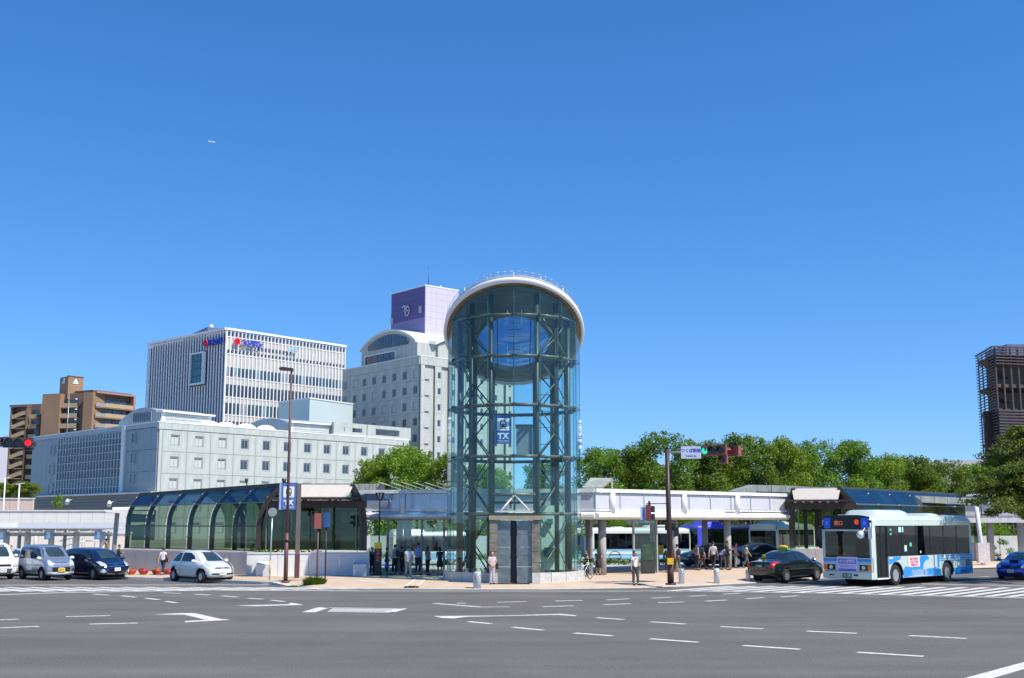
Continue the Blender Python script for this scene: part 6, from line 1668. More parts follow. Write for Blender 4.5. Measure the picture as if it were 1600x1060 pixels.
P_viol = mat('violet_blue_bus_paint', (.06, .07, .62), .35, var=.03, coat=.5); P_grr = mat('grey_bus_roof', (.30, .31, .32), .5)
b2, q2, r2, z2 = far_bus('violet blue bus with a grey roof under the walkway, behind waiting people', 1141, 86, (-.90, -.43, 0), 7.4, 2.78, P_viol, P_viol, .96, 1, nwin=5, ac=2)
vinyl([(-q2 + .1, .35), (q2 - .3, .35), (q2 - .3, .8), (-q2 + .1, .8)], mat('bus_skirt_white', (.6, .62, .6), .4), r2 + .002, par=b2)
vinyl([(-q2 + .05, zr - .25), (.9, zr - .25), (.9, zr - .02), (-q2 + .05, zr - .02)], P_grr, r2 + .001, par=b2)
b3, q2, r2, z2 = far_bus('pale green bus front seen between the blue bus and the dark shelter post', 1222, 88, (-.55, -.83, 0), 8.4, 2.9, P_grn, P_grnw, .92, 1, nwin=5)
b4, q2, r2, z2 = far_bus('white bus with a pale blue skirt standing just left of the lift tower', 672, 79, (-.93, -.36, 0), 7.0, 2.8, P_cw, P_white2, .78, 1, nwin=4)
vinyl([(-q2 + .1, .5), (q2 - 1.4, .5), (q2 - 1.4, 1.0), (-q2 + .1, 1.0)], P_bb3, r2 + .002, par=b4)
# dark taxis waiting in the terminal
st = [(-2.25, .62, .38, .82, .90, .5), (-2.2, .76, .30, .90, .97, .6), (-1.6, .83, .22, .94, 1.04, .64), (-.95, .85, .2, .96, 1.40, .58), (-.2, .85, .2, .96, 1.49, .6), (.45, .85, .2, .95, 1.44, .59), (1.0, .85, .2, .95, 1.08, .62), (1.3, .84, .2, .92, .97, .68), (1.9, .8, .22, .84, .88, .64), (2.2, .66, .3, .64, .7, .5)]
for px, D, hd, pnt, lab in ((1112, 76.5, (-.9, -.4), P_navy, 'dark saloon in the terminal behind the people left of the right-hand column'), (1178, 78, (-.93, -.37), P_black, 'black saloon in the terminal just right of the walkway column, beyond the taxi')):
    p = px2(px, D); p.z = H + .005
    car(lab, p, hd, 4.5, 1.7, st, (-1.35, 1.35), .31, pnt, [[(-1.2, 1.0), (-.45, 1.0), (-.45, 1.32), (-.9, 1.31)], [(-.35, 1.0), (.95, 1.0), (.5, 1.3), (-.35, 1.35)]], [(-.66, 1.02), (.66, 1.02), (.55, 1.38), (-.55, 1.38)], None,
        [('headlight', [(.4, .66), (.66, .66), (.66, .8), (.4, .8)], 'x2', 1, M_lamp)], ((.9, 1.02), pnt), None, name='saloon_car', group='dark saloons in the terminal')
# ================================================================ TREES AND PLANTS
M_leaf = leafmat('zelkova_leaf', (0.045, 0.095, 0.010), (0.175, 0.260, 0.026), .5)
M_leafy = leafmat('bright_leaf', (0.08, 0.15, 0.012), (0.22, 0.31, 0.028), .6)
M_leafd = leafmat('dark_leaf', (0.04, 0.075, 0.012), (0.165, 0.215, 0.028), .8)
M_hedge = leafmat('hedge_leaf', (0.04, 0.10, 0.015), (0.10, 0.20, 0.03), 1.2)
M_bark = mat('bark', (0.09, 0.07, 0.055), .9, var=.3, scale=5, bump=.5)
def leaf_mesh(name, clumps, n, size, m, seed, flat=.5, squash=.75, tips=False):
    rnd = random.Random(seed); vs_, fs = [], []
    wts = [c[1] ** 2 for c in clumps]
    for i in range(n):
        c, r = rnd.choices(clumps, wts)[0]
        while True:
            d = V((rnd.gauss(0, 1), rnd.gauss(0, 1), rnd.gauss(0, 1)))
            if d.length > .05: break
        d.normalize(); rr = r * (1 - rnd.random() ** 2.2 * .65) * rnd.uniform(.8, 1.12)
        p = c + V((d.x * rr, d.y * rr, d.z * rr * squash))
        nrm = (d * flat + V((rnd.gauss(0, .6), rnd.gauss(0, .6), .45 + rnd.gauss(0, .45)))).normalized()
        a = nrm.orthogonal().normalized(); a.rotate(Matrix.Rotation(rnd.uniform(0, 6.28), 3, nrm)); b = nrm.cross(a)
        s = size * rnd.uniform(.6, 1.35); k = len(vs_)
        vs_ += [p - a * s, p - b * s * .5 + nrm * s * .1, p + a * s, p + b * s * .5 + nrm * s * .1]
        fs.append((k, k + 1, k + 2, k + 3))
    me = bpy.data.meshes.new(name); me.from_pydata([tuple(v) for v in vs_], [], fs); me.materials.append(m)
    return me
def make_tree(seed, Ht, Wc, zb, nleaf, size, m, ncl=26, shape='vase'):
    rnd = random.Random(seed); clumps = []
    for i in range(ncl):
        t = rnd.random() ** .8; z = zb + (Ht - zb) * (.08 + .88 * t)
        prof = math.sin(math.pi * min(1, .22 + t * .66)) ** .6
        a = rnd.uniform(0, 6.28); r = Wc / 2 * prof * math.sqrt(rnd.uniform(.05, 1)) * .82
        clumps.append((V((r * math.cos(a), r * math.sin(a), z)), Wc * rnd.uniform(.10, .19)))
    for i in range(18):     # ragged leading shoots
        a = rnd.uniform(0, 6.28); r = Wc * .44 * rnd.random() ** .6; clumps.append((V((r * math.cos(a), r * math.sin(a), Ht + .25 - rnd.uniform(0, .7) - (r / Wc) ** 2 * 8)), Wc * rnd.uniform(.035, .065)))
    crown = leaf_mesh('crown', clumps, nleaf, size, m, seed)
    mb = MB(True); fk = zb * .75
    mb.cyl((0, 0, 0), (0, 0, fk), Ht * .022, Ht * .017, 8)
    for c, r in clumps[:16]:
        mid = V((c.x * .35, c.y * .35, fk + (c.z - fk) * .5)); mb.cyl((0, 0, fk - .1), mid, Ht * .011, Ht * .007, 6); mb.cyl(mid, c, Ht * .007, Ht * .002, 5)
    return crown, mb.mesh('trunk', M_bark)
LIB = [make_tree(11, 9.6, 6.4, 1.6, 17000, .115, M_leaf, 46), make_tree(12, 9.2, 6.0, 1.5, 16000, .115, M_leaf, 42), make_tree(13, 9.8, 7.0, 1.8, 18000, .115, M_leaf, 50), make_tree(15, 9.4, 6.6, 1.6, 16500, .118, M_leafy, 44)]
def tree(lab, k, px, ytop, D, wpx=None, grp='trees behind the walkway', rz=None, z0=0, mats=None):
    cr, tr = LIB[k]; Ht = [9.6, 9.2, 9.8, 9.4][k]
    t = thing('broadleaf_tree', lab, 'tree', (X(px, D), D, z0), rz if rz is not None else random.uniform(0, 6.28), grp)
    s = .955 * (Z(ytop, D) - z0) / Ht
    sx = 1.12 * (wpx / FPX * D) / [6.4, 6.0, 7.0, 6.6][k] if wpx else s
    t.scale = (sx, sx, s)
    put('crown', cr, t); put('trunk', tr, t)
    return t
TR = [(935, 697, 96, 0, 92, 'just right of the glass lift tower'), (978, 692, 98, 1, 84, 'second to the right of the glass lift tower'), (1040, 672, 97, 2, 118, 'tall, directly behind the brown signal pole'),
      (1118, 682, 100, 1, 88, 'loose crowned, behind the green traffic light'), (1172, 676, 101, 0, 96, 'tall, just right of the overhead traffic signals'), (1226, 682, 102, 3, 88, 'above the right end of the white walkway'),
      (1275, 684, 104, 2, 86, 'above the left edge of the right glass shelter'), (1328, 686, 105, 0, 96, 'above the front of the city bus'), (1382, 708, 108, 3, 84, 'above the windscreen and first windows of the city bus'),
      (1432, 706, 110, 1, 84, 'above the middle of the city bus'), (1482, 716, 112, 2, 84, 'above the rear of the city bus'), (1530, 722, 114, 0, 80, 'partly behind the big near tree at right')]
for px, yt, D, k, w, lab in TR: tree('leafy green tree ' + lab, k, px, yt, D, w)
for px, yt, D, k, w, lab in [(1002, 705, 108, 3, 80, 'in the second row left of the signal pole'), (1080, 708, 112, 2, 84, 'low, in the second row below the station name board'), (1255, 700, 116, 1, 90, 'in the second row right of the traffic signals'), (1355, 712, 118, 2, 90, 'in the second row above the bus roof'), (1455, 722, 120, 1, 90, 'in the second row above the blue glass shelter'), (1145, 712, 114, 3, 80, 'low, in the second row between the two signal heads')]:
    tree('leafy green tree ' + lab, k, px, yt, D, w)
for px, yt, D, k, w, lab in [(588, 708, 112, 3, 84, 'leftmost of the three left of the lift tower'), (640, 694, 110, 3, 108, 'tallest of the three left of the lift tower'), (697, 706, 108, 0, 80, 'half hidden by the lift tower'), (762, 722, 108, 3, 80, 'seen through the left half of the lift tower'), (850, 716, 106, 2, 90, 'seen through the right half of the lift tower')]:
    tree('bright green tree ' + lab, k, px, yt, D, w, 'trees left of and behind the lift tower')
for px, yt, k, lab in [(6, 754, 3, 'at the left edge below the red signal'), (38, 752, 3, 'beside the left end of the long grey building')]:
    tree('small bright tree on the terrace ' + lab, k, px, yt, 180, 44, 'trees on the left terrace', z0=Z(792, 180))
# big near tree at the right edge: layered drooping boughs
rnd = random.Random(5); clumps = []; DN = 60
nt = thing('cedar_like_tree', 'big dark near tree with layered boughs at the right edge', 'tree', (X(1606, DN), DN, 0))
topz = Z(668, DN); mb = MB(True); mb.cyl((0, 0, 0), (0, 0, topz - .8), .22, .05, 10)
for i in range(64):
    t = (i + rnd.random()) / 64; z = 3.35 + (topz - 3.5) * t; a = rnd.uniform(0, 6.28)
    Rm = (4.1 * (1 - t) ** .7 + .5) * rnd.uniform(.6, 1.0)
    if t < .12: Rm *= .8
    p0 = V((0, 0, z + .25))
    tip = V((Rm * math.cos(a), Rm * math.sin(a), z - .25 * Rm * .4))
    mb.cyl(p0, tip, .05, .015, 5)
    n = max(3, int(Rm * 2.2))
    for k in range(n):
        f = (k + 1) / n; q = p0.lerp(tip, f) + V((rnd.gauss(0, .12), rnd.gauss(0, .12), rnd.gauss(0, .05))); clumps.append((q, .30 + .28 * (1 - f * .6)))
put('trunk', mb.mesh('trunk', M_bark), nt)
put('crown', leaf_mesh('crown', clumps, 26000, .085, M_leafd, 9, flat=.3, squash=.42), nt)
# hedges and low planting in the terminal
def hedge(px0, px1, D, y0, y1, lab, m=M_hedge, dep=1.2, D1=None, kind='hedge'):
    a, b = px2(px0, D), px2(px1, D1 or D); L = (b - a).length; zt_ = Z(y0, D); cl = []
    rnd = random.Random(int(px0)); n = int(L * 3)
    for i in range(n): cl.append((V((L * (i + .5) / n, rnd.uniform(-dep / 2, dep / 2), rnd.uniform(.25, max(.3, zt_ - .3)))), .32))
    h = put('hedge', leaf_mesh('hedge', cl, int(L * 420), .055, m, int(px0)), loc=(a.x, a.y, H * .5), rz=math.atan2((b - a).y, (b - a).x))
    return tag(h, lab, kind, 'hedges in the terminal')
hedge(905, 1003, 79, 871, 890, 'low clipped hedge in front of the teal coach under the walkway')
hedge(1024, 1048, 79, 871, 890, 'short piece of clipped hedge right of the dark notice board')
hedge(560, 660, 92, 855, 880, 'hedge far back under the walkway left of the lift tower')
hedge(1540, 1640, 92, 838, 880, 'tall green hedge behind the banded post at right')
hedge(700, 905, 90, 866, 885, 'low hedge seen through the foot of the glass tower')
# understorey wall of shrubs closing the terminal
cl = []; rnd = random.Random(3)
for i in range(260): cl.append((V((rnd.uniform(-22, 66), rnd.uniform(0, 3), rnd.uniform(.4, 2.6))), 1.0))
o = put('shrubbery', leaf_mesh('shrubbery', cl, 26000, .16, M_leaf, 3), loc=(0, 104, 0)); o['kind'] = 'stuff'; o['label'] = 'dense shrubs along the far side of the terminal'
bw = thing('terminal_back_wall', 'long pale wall closing the bus terminal behind the buses', 'wall', (-16, 101, 0)); f = Face(bw, V((-16, 101, 0)), V((62, 101, 0)))
for i in range(26): f.put('wall_panel', boxme(.03, 2.97, 0, .3, 0, 1.75, mat('pale_terminal_wall', (.50, .52, .48), .7, var=.08)), i * 3, 0, 0)
# grass tufts at the signal pole and lamp post, sapling on the wall
def tuft(px, py, w, h, n, lab):
    g_ = Gd(px, py, .05); rnd = random.Random(px); vs_, fs = [], []
    for i in range(n):
        a = rnd.uniform(0, 6.28); r = w * math.sqrt(rnd.random()); b = V((r * math.cos(a), r * math.sin(a) * .6, 0)); hh = h * rnd.uniform(.5, 1.1) * (1 - r / w * .4)
        lean = V((math.cos(a), math.sin(a), 0)) * rnd.uniform(.05, .25); t = V((-math.sin(a + i), math.cos(a + i), 0)) * .014
        k = len(vs_); vs_ += [b - t, b + t, b + lean * .4 + V((0, 0, hh * .6)) + t * .8, b + lean * .4 + V((0, 0, hh * .6)) - t * .8, b + lean + V((0, 0, hh))]; fs += [(k, k + 1, k + 2, k + 3), (k + 3, k + 2, k + 4)]
    me = bpy.data.meshes.new('grass_tuft'); me.from_pydata([tuple(v) for v in vs_], [], fs); me.materials.append(M_hedge)
    o = put('grass_tuft', me, loc=(g_.x, g_.y, .03)); o['kind'] = 'stuff'; o['label'] = lab
tuft(491, 915, .45, .55, 1400, 'bushy weed growing at the foot of the pedestrian signal')
tuft(446, 911, .18, .22, 250, 'small weeds at the foot of the tall lamp post')
tuft(466, 916, .5, .07, 300, 'thin weeds along the lowered kerb')
o = put('sapling', leaf_mesh('sapling', [(V((0, 0, .9)), .75), (V((0.1, 0, 1.7)), .5)], 500, .12, M_leafy, 2), loc=(X(89, 148), 148, Z(799, 148))); tag(o, 'small sapling rising above the cream terrace wall', 'plant')

# ================================================================ STREET FURNITURE
M_rust = mat('red_brown_pole_paint', (0.13, 0.068, 0.062), .55, .2, var=.15, scale=4)
M_pole = mat('dark_brown_pole_paint', (0.05, 0.026, 0.022), .5, .2, var=.15, scale=4)
M_galv = mat('galvanised_steel', (0.50, 0.52, 0.54), .4, .6, var=.06)
M_sigred = mat('brick_red_signal_case', (0.30, 0.08, 0.07), .5, var=.05)
M_vis = mat('signal_visor', (0.02, 0.018, 0.02), .5, var=0)
# tall lamp post
g = Gd(446, 910, H); D = g.y
t = thing('street_lamp', 'tall red-brown lamp post with a flat head, in front of the low white wall', 'street lamp', (g.x, g.y, H))
ht = Z(579, D) - H
put('pole', MB(True).cyl((0, 0, 0), (0, 0, 2.3), .105, .095, 12).cyl((0, 0, 2.3), (0, 0, ht), .08, .045, 12).mesh('pole', M_rust), t)
put('lamp_head', MB().prism([(.08, -.12, ht - .05), (-.55, -.12, ht + .0), (-.60, -.12, ht + .10), (-.48, -.12, ht + .17), (.08, -.12, ht + .10)], (0, .24, 0)).mesh('lamp_head', mat('lamp_head_dark', (.05, .035, .035), .5)), t)
put('lamp_lens', boxme(-.50, .0, -.09, .09, -.012, .0, mat('lamp_lens', (.5, .5, .48), .3)), t, (0, 0, ht - .035), rot=(0, R(4.4), 0))
put('base_flange', MB().cyl((0, 0, 0), (0, 0, .06), .2, n=12).mesh('base_flange', M_rust), t)
put('band', MB().cyl((.025, 0, 1.9), (.03, 0, 2.0), .125, n=12).mesh('band', M_pole), t)
# railway sign pillar
g = px2(466, 61.2); g.z = 0; D = g.y
t = thing('sign_pillar', 'blue illuminated railway sign box on a dark post behind the tall lamp post', 'sign', (g.x, g.y, H)); zc_ = Z(776, D) - H
put('post', MB().box(-.10, .10, -.08, .08, 0, Z(756, D) - H).mesh('post', mat('grey_brown_post', (.16, .13, .12), .5)), t)
put('foot_band', MB().box(-.115, .115, -.095, .095, 0, 1.2).mesh('foot_band', M_rust), t)
M_sgl = mat('sign_mid_blue', (0.08, 0.15, 0.42), .4, var=.03)
bx = put('sign_box', MB().box(-1.02, -.13, .02, .34, zc_ - .70, zc_ + .70).mesh('sign_box', mat('sign_side_navy', (.015, .035, .16), .4, var=0)), t)
train_sign(t, .74, 1.34, (-.51, -.045, zc_), 0, M_sgl)
put('edge_strip', boxme(-1.0, -.89, -.03, .0, zc_ - .67, zc_ + .67, mat('sign_edge_pale', (.35, .42, .62), .4)), t)
# round road sign on a thin pole
g = Gd(421, 907, H); D = g.y
t = thing('round_road_sign', 'round pale road sign on a thin silver pole in front of the shelter arch', 'road sign', (g.x, g.y, H)); z = Z(801, D) - H
put('pole', MB().cyl((0, 0, 0), (.05, 0, z + .15), .035, n=8).mesh('pole', M_galv), t)
put('disc', MB().cyl((.05, -.04, z), (.05, -.055, z), .22, n=24).mesh('disc', mat('sign_disc_pale', (.48, .50, .50), .5)), t)
put('disc_rim', MB().lathe([(.19, -.056), (.22, -.056), (.22, -.07), (.19, -.07)], 24, c=(.05, 0, z), axis='y').mesh('disc_rim', mat('sign_rim_grey', (.26, .28, .28), .5)), t)
put('disc_bar', MB().bar((-.08, -.062, z + .13), (.18, -.062, z - .13), .035, .006, (0, 1, 0)).mesh('disc_bar', mat('sign_rim_grey', (.26, .28, .28), .5)), t)
put('pole_band', MB().cyl((0, 0, .35), (.0, 0, .95), .045, n=8).mesh('pole_band', mat('band_yellow', (.55, .48, .20), .5)), t)
def visor(mb, c, r, d):       # short hood over a lens, facing direction d
    d = V(d).normalized(); up = V((0, 0, 1)); s = up.cross(d).normalized(); n = 8
    for i in range(n):
        a0, a1 = R(-10 + 200 * i / n), R(-10 + 200 * (i + 1) / n)
        def P(a, rr, o): return V(c) + (s * math.cos(a) + up * math.sin(a)) * rr + d * o
        mb.hexa([P(a0, r, 0), P(a1, r, 0), P(a1, r, r * 1.5 if 1 < i < 6 else r * .8), P(a0, r, r * 1.5 if 1 < i < 6 else r * .8), P(a0, r + .015, 0), P(a1, r + .015, 0), P(a1, r + .015, r * 1.5 if 1 < i < 6 else r * .8), P(a0, r + .015, r * 1.5 if 1 < i < 6 else r * .8)])
def signal_head(par, c, d, n, r, vertical, lit=None, case=M_sigred, name='signal_case', depth=.16):
    """case with n lenses; d faces; lit = (index, material)"""
    d = V(d).normalized(); s = V((0, 0, 1)).cross(d).normalized(); ax = V((0, 0, 1)) if vertical else s; ot = s if vertical else V((0, 0, 1))
    c = V(c); L = n * r * 2.5 / 2
    q = [c + ax * a + ot * b + d * e for e in (-depth, 0) for a, b in ((-L, -r * 1.35), (L, -r * 1.35), (L, r * 1.35), (-L, r * 1.35))]
    h = put(name, MB().hexa(q).mesh(name, case), par)
    for i in range(n):
        p = c + ax * ((i - (n - 1) / 2) * r * 2.4)
        m = lit[1] if lit and lit[0] == i else mat('unlit_lens', (.02, .025, .03), .2, var=0)
        put('lens', MB().cyl(p + d * .002, p + d * .03, r * .88, n=18).mesh('lens', m), h)
        v = MB(); visor(v, p + d * .002, r, d); put('visor', v.mesh('visor', M_vis), h)
    return h
# pedestrian signal at the left corner
g = Gd(495, 912, .05); D = g.y
t = thing('pedestrian_signal', 'pedestrian signal with a red case on a thin pole behind the bushy weed', 'pedestrian signal', (g.x, g.y, .05))
put('pole', MB().cyl((0, 0, 0), (0, 0, Z(826, D)), .042, n=8).mesh('pole', M_rust), t)
h = put('signal_case', MB().box(-.17, .12, -.12, .12, Z(828, D), Z(804, D)).mesh('signal_case', M_sigred), t)
for zz in (Z(810, D), Z(821, D)):
    put('visor', MB().box(-.36, -.18, -.13, .13, zz - .03, zz + .13).mesh('visor', M_vis), h)
t2_ = thing('pedestrian_signal', 'small dark blue signal box beside the red pedestrian signal at left', 'pedestrian signal', (g.x + .33, g.y + .4, .05))
put('signal_case', MB().box(-.12, .16, -.1, .1, Z(826, D), Z(803, D)).mesh('signal_case', mat('dark_blue_case', (.03, .08, .25), .4)), t2_); put('pole', MB().cyl((0, 0, 0), (0, 0, Z(826, D)), .035, n=8).mesh('pole', M_pole), t2_)
# lantern style lamp and thin park lamps
def lantern(px, pyb, ytop, lab, D=None, sc_=1.0):
    if D is None: D = Gd(px, pyb, H).y
    t = thing('lantern_lamp', lab, 'street lamp', (X(px, D), D, H), 0, 'black lantern lamps'); z = Z(ytop, D) - H
    put('pole', MB().cyl((0, 0, 0), (0, 0, z - .4 * sc_), .045 * sc_, .03 * sc_, 8).mesh('pole', M_vis), t)
    l = put('lantern', MB().prism([(-.10, -.02, z - .42), (.10, -.02, z - .42), (.12, -.02, z - .38), (-.12, -.02, z - .38)], (0, .04, 0)).box(-.23, .23, -.2, .2, z - .03, z).mesh('lantern', M_vis), t)
    for a, b in ((-1, -1), (1, -1), (1, 1), (-1, 1), (0, -1), (0, 1)): put('lantern_bar', MB().bar((a * .08, b * .08, z - .4), (a * .2, b * .17, z - .03), .035, .035).mesh('lantern_bar', M_vis), l)
    put('lantern_glass', MB().lathe([(.07, z - .38), (.15, z - .05)], 8).mesh('lantern_glass', mat('lantern_glass', (.55, .58, .52), .2)), l)
    return t
lantern(593, 898, 770, 'black lantern lamp left of the walkway column, above the yellow notice')
for px, yt, D, lab in ((442, 748, 78, 'small thin lamp standing just above the glass shelter near the tall lamp post'), (383, 748, 100, 'small thin lamp seen above the blue glass shelter roof')):
    t = thing('park_lamp', lab, 'street lamp', (X(px, D), D, H), 0, 'thin lamps behind the shelter'); z = Z(yt, D) - H
    put('pole', MB().cyl((0, 0, 0), (0, 0, z - .3), .04, n=6).mesh('pole', M_vis), t); put('lamp_shade', MB().cyl((0, 0, z - .35), (0, 0, z), .1, .16, 10).mesh('lamp_shade', M_vis), t)
for px, yt, lab in ((4, 748, 'thin white lamp mast on the terrace at the left edge'), (27, 757, 'thin white double lamp mast on the terrace left of the grey building')):
    t = thing('lamp_mast', lab, 'lamp mast', (X(px, 160), 160, 0), 0, 'thin masts on the left terrace'); z = Z(yt, 160)
    put('pole', MB().cyl((0, 0, 0), (0, 0, z), .09, n=6).mesh('pole', M_white), t); put('lamp_arm', MB().bar((-.5, 0, z), (.6, 0, z + .15), .12, .08).mesh('lamp_arm', M_white), t)
# yellow topped notice stand
g = Gd(590, 899, H); D = g.y
t = thing('notice_stand', 'black notice stand with a yellow top board and round prohibition signs', 'notice stand', (g.x, g.y, H))
zz = lambda y: Z(y, D) - H
put('board', MB().box(-.20, .20, -.03, .03, .1, zz(856)).mesh('board', M_black), t)
put('top_board', MB().box(-.19, .19, -.05, .05, zz(857.5), zz(848)).mesh('top_board', mat('notice_yellow', (.75, .52, .03), .5, var=0)), t)
for y_ in (860.5, 871):
    put('round_sign', MB().cyl((0, -.035, zz(y_)), (0, -.045, zz(y_)), .115, n=18).mesh('round_sign', M_plate), t)
    put('sign_ring', MB().lathe([(.085, -.046), (.115, -.046), (.115, -.055), (.085, -.055)], 18, c=(0, 0, zz(y_)), axis='y').mesh('sign_ring', M_redl), t)
    put('lettering', textme('禁止', .09, M_plate, .001), t, (0, -.035, zz(y_) - .17), rot=UP)
put('foot', MB().box(-.25, .25, -.15, .15, 0, .1).mesh('foot', M_black), t)
# big signal pole
g = Gd(1048, 914, H); D = g.y
t = thing('signal_pole', 'dark brown signal pole with overhead signals and a station name board', 'traffic signal', (g.x, g.y, H)); zz = lambda y: Z(y, D) - H
ux = lambda px: X(px, D) - g.x
put('pole', MB(True).cyl((0, 0, 0), (-.05, 0, zz(701)), .13, .10, 14).cyl((-.05, 0, zz(701)), (-.05, 0, zz(699)), .12, .02, 14).mesh('pole', M_pole), t)
put('base_flange', MB().cyl((0, 0, 0), (0, 0, .07), .24, n=12).mesh('base_flange', M_pole), t)
put('arm', MB().cyl((-.05, 0, zz(707)), (ux(1150), .5, zz(706)), .045, n=8).mesh('arm', M_galv), t)
M_board = mat('name_board_white', (.46, .50, .62), .5, var=0)
nb_ = put('name_board', MB().box(ux(1066), ux(1097.5), -.10, -.07, zz(717), zz(698)).mesh('name_board', M_board), t)
put('lettering', textme('つくば駅前', .185, M_text_b, .002, .005), t, ((ux(1066) + ux(1097.5)) / 2, -.105, zz(704.8)), rot=UP)
put('lettering', textme('Tsukuba Sta.', .105, M_text_b, .002, .002), t, ((ux(1066) + ux(1097.5)) / 2, -.105, zz(712.8)), rot=UP)
M_grl = mat('signal_green_lit', (.02, .4, .25), .3, var=0, emit=((.02, .75, .42), .9)); M_rdl = mat('signal_red_lit', (.6, .01, .02), .3, var=0, emit=((1, .01, .03), .9))
dS = V((-.55, -.83, 0))
signal_head(t, (ux(1116), -.10, zz(704.5)), dS, 3, .17, False, (0, M_grl))
signal_head(t, (ux(1132), -.02, zz(718)), dS, 1, .15, False)
signal_head(t, (ux(1152), .35, zz(705)), (.9, .35, 0), 3, .17, False)
signal_head(t, (ux(1135), .35, zz(713)), (.5, .85, 0), 1, .15, False)
put('case_backing', MB().prism([(ux(1103), .06, zz(697.5)), (ux(1140), .06, zz(696.5)), (ux(1166), .5, zz(699)), (ux(1166), .5, zz(704)), (ux(1140), .06, zz(703)), (ux(1104), .06, zz(705))], (0, .06, 0)).mesh('case_backing', M_sigred), t)
# pedestrian head on the left bracket
put('bracket', MB().cyl((-.1, 0, zz(787)), (ux(1010), 0, zz(787.5)), .022, n=6).cyl((ux(1015), 0, zz(783)), (ux(1015), 0, zz(789)), .05, n=8).mesh('bracket', M_pole), t)
h = put('signal_case', MB().box(ux(1009.5), ux(1017), -.13, .13, zz(814), zz(789)).mesh('signal_case', mat('dark_red_case', (.16, .03, .035), .4)), t)
for a, b in ((791, 801), (803, 812)): put('visor', MB().box(ux(1017), ux(1023), -.13, .13, zz(b), zz(a)).mesh('visor', M_vis), h)
sp_ = put('side_board', MB().box(ux(1001), ux(1008.8), -.02, .02, zz(813), zz(792)).mesh('side_board', M_board), t)
for k in range(5): put('lettering', textme('歩行者用信'[k], .12, M_text_b, .001), t, (ux(1005), -.025, zz(794.8 + k * 4)), rot=UP)
put('control_box', MB().box(ux(1040), ux(1056), .08, .35, zz(829), zz(818)).mesh('control_box', M_black), t)
put('rear_signal', MB().box(ux(1053), ux(1060), -.1, .25, zz(838), zz(824)).mesh('rear_signal', M_black), t)
put('push_button', MB().box(-.16, .12, -.24, -.12, zz(882), zz(872)).mesh('push_button', mat('button_yellow', (.72, .42, .02), .5, var=0)), t)
put('pole_sleeve', MB().cyl((0, 0, .1), (0, 0, 1.1), .15, n=14).mesh('pole_sleeve', mat('pole_sleeve_brown', (.10, .045, .035), .6, var=.4, scale=6)), t)
# left edge signal, pole outside the frame
D = 46.0; px_ = X(-95, D)
t = thing('signal_pole', 'dark overhead signal with a glowing red light at the left picture edge', 'traffic signal', (px_, D, 0)); ux = lambda px: X(px, D) - px_; z = Z(692, D)
put('pole', MB(True).cyl((0, 0, 0), (0, 0, z + .4), .12, .09, 12).mesh('pole', M_pole), t)
put('arm', MB().cyl((0, 0, z), (ux(44), .1, z), .04, n=8).mesh('arm', M_pole), t)
dd = V((.30, -1, 0))
h = signal_head(t, (ux(22), -.06, z), dd, 3, .145, False, (2, M_rdl), mat('dark_signal_case', (.05, .04, .035), .5))
signal_head(t, (ux(36), .3, z - .1), (.3, 1, 0), 1, .14, False, None, mat('dark_signal_case', (.05, .04, .035), .5))
signal_head(t, (ux(-8), .3, z + .06), (-.6, -.6, 0), 2, .14, False, None)
# bollards
def bollard(px, pyb, ytop, r, m, lab, ribs=False):
    g = Gd(px, pyb, .05); D = g.y; h = Z(ytop, D) - .05
    t = thing('bollard', lab, 'bollard', (g.x, g.y, .03), 0, 'bollards along the pavement edge')
    put('post', MB(True).lathe([(r, 0), (r, h - .07), (r * .93, h - .02), (r * .6, h), (0.01, h + .01)], 18).mesh('post', m), t)
    put('band', MB().lathe([(r + .006, h - .17), (r + .006, h - .13)], 18).mesh('band', M_galv), t)
    if ribs:
        for k in range(8):
            a = 2 * math.pi * k / 8; put('rib', MB().bar((r * math.cos(a), r * math.sin(a), .02), (r * math.cos(a), r * math.sin(a), h + .05), .035, .035).mesh('rib', M_alu), t)
    return t
M_bol = mat('bollard_grey', (.46, .47, .50), .5, var=.06); M_boll = mat('bollard_pale', (.55, .55, .54), .6, var=.05)
bollard(745.5, 919, 893, .17, M_bol, 'grey bollard with a rounded top in front of the lift tower')
bollard(1065, 913, 889, .12, M_galv, 'ribbed steel bollard just right of the brown signal pole', True)
bollard(1120, 911.5, 888, .14, M_boll, 'pale bollard standing alone between signal pole and taxi')
bollard(1169, 908.5, 890, .12, M_boll, 'pale bollard half hidden by the rear of the taxi')
# flower pots
M_pot = mat('terracotta_red', (.48, .09, .04), .6, var=.1, scale=4); M_flower = mat('salvia_red', (.50, .06, .05), .7, var=.4, scale=14)
for px, m, lab in ((184, 0, 'leftmost orange-red flower pot, just left of the navy people carrier\'s front'), (205, 0, 'orange-red flower pot right beside the navy people carrier'), (224, 1, 'crimson flower pot in the middle of the row'), (244.5, 0, 'orange flower pot at the feet of the woman in white'), (263, 1, 'flower pot partly behind the white hatchback\'s tail')):
    g = Gd(px, 898, H)
    t = thing('flower_pot', lab, 'flower pot', (g.x, g.y, H), 0, 'red flower pots by the grey wall')
    put('bowl', MB(True).lathe([(.14, 0), (.22, .08), (.27, .20), (.285, .25), (.25, .25), (.24, .21)], 18).mesh('bowl', M_pot if not m else mat('crimson_glaze', (.42, .04, .06), .5, var=.1)), t)
    rnd = random.Random(px); put('plants', leaf_mesh('plants', [(V((rnd.uniform(-.15, .15), rnd.uniform(-.12, .12), .27)), .1) for _ in range(6)], 160, .035, M_flower if m else mat('orange_bloom', (.6, .16, .05), .7, var=.3, scale=12), int(px)), t)
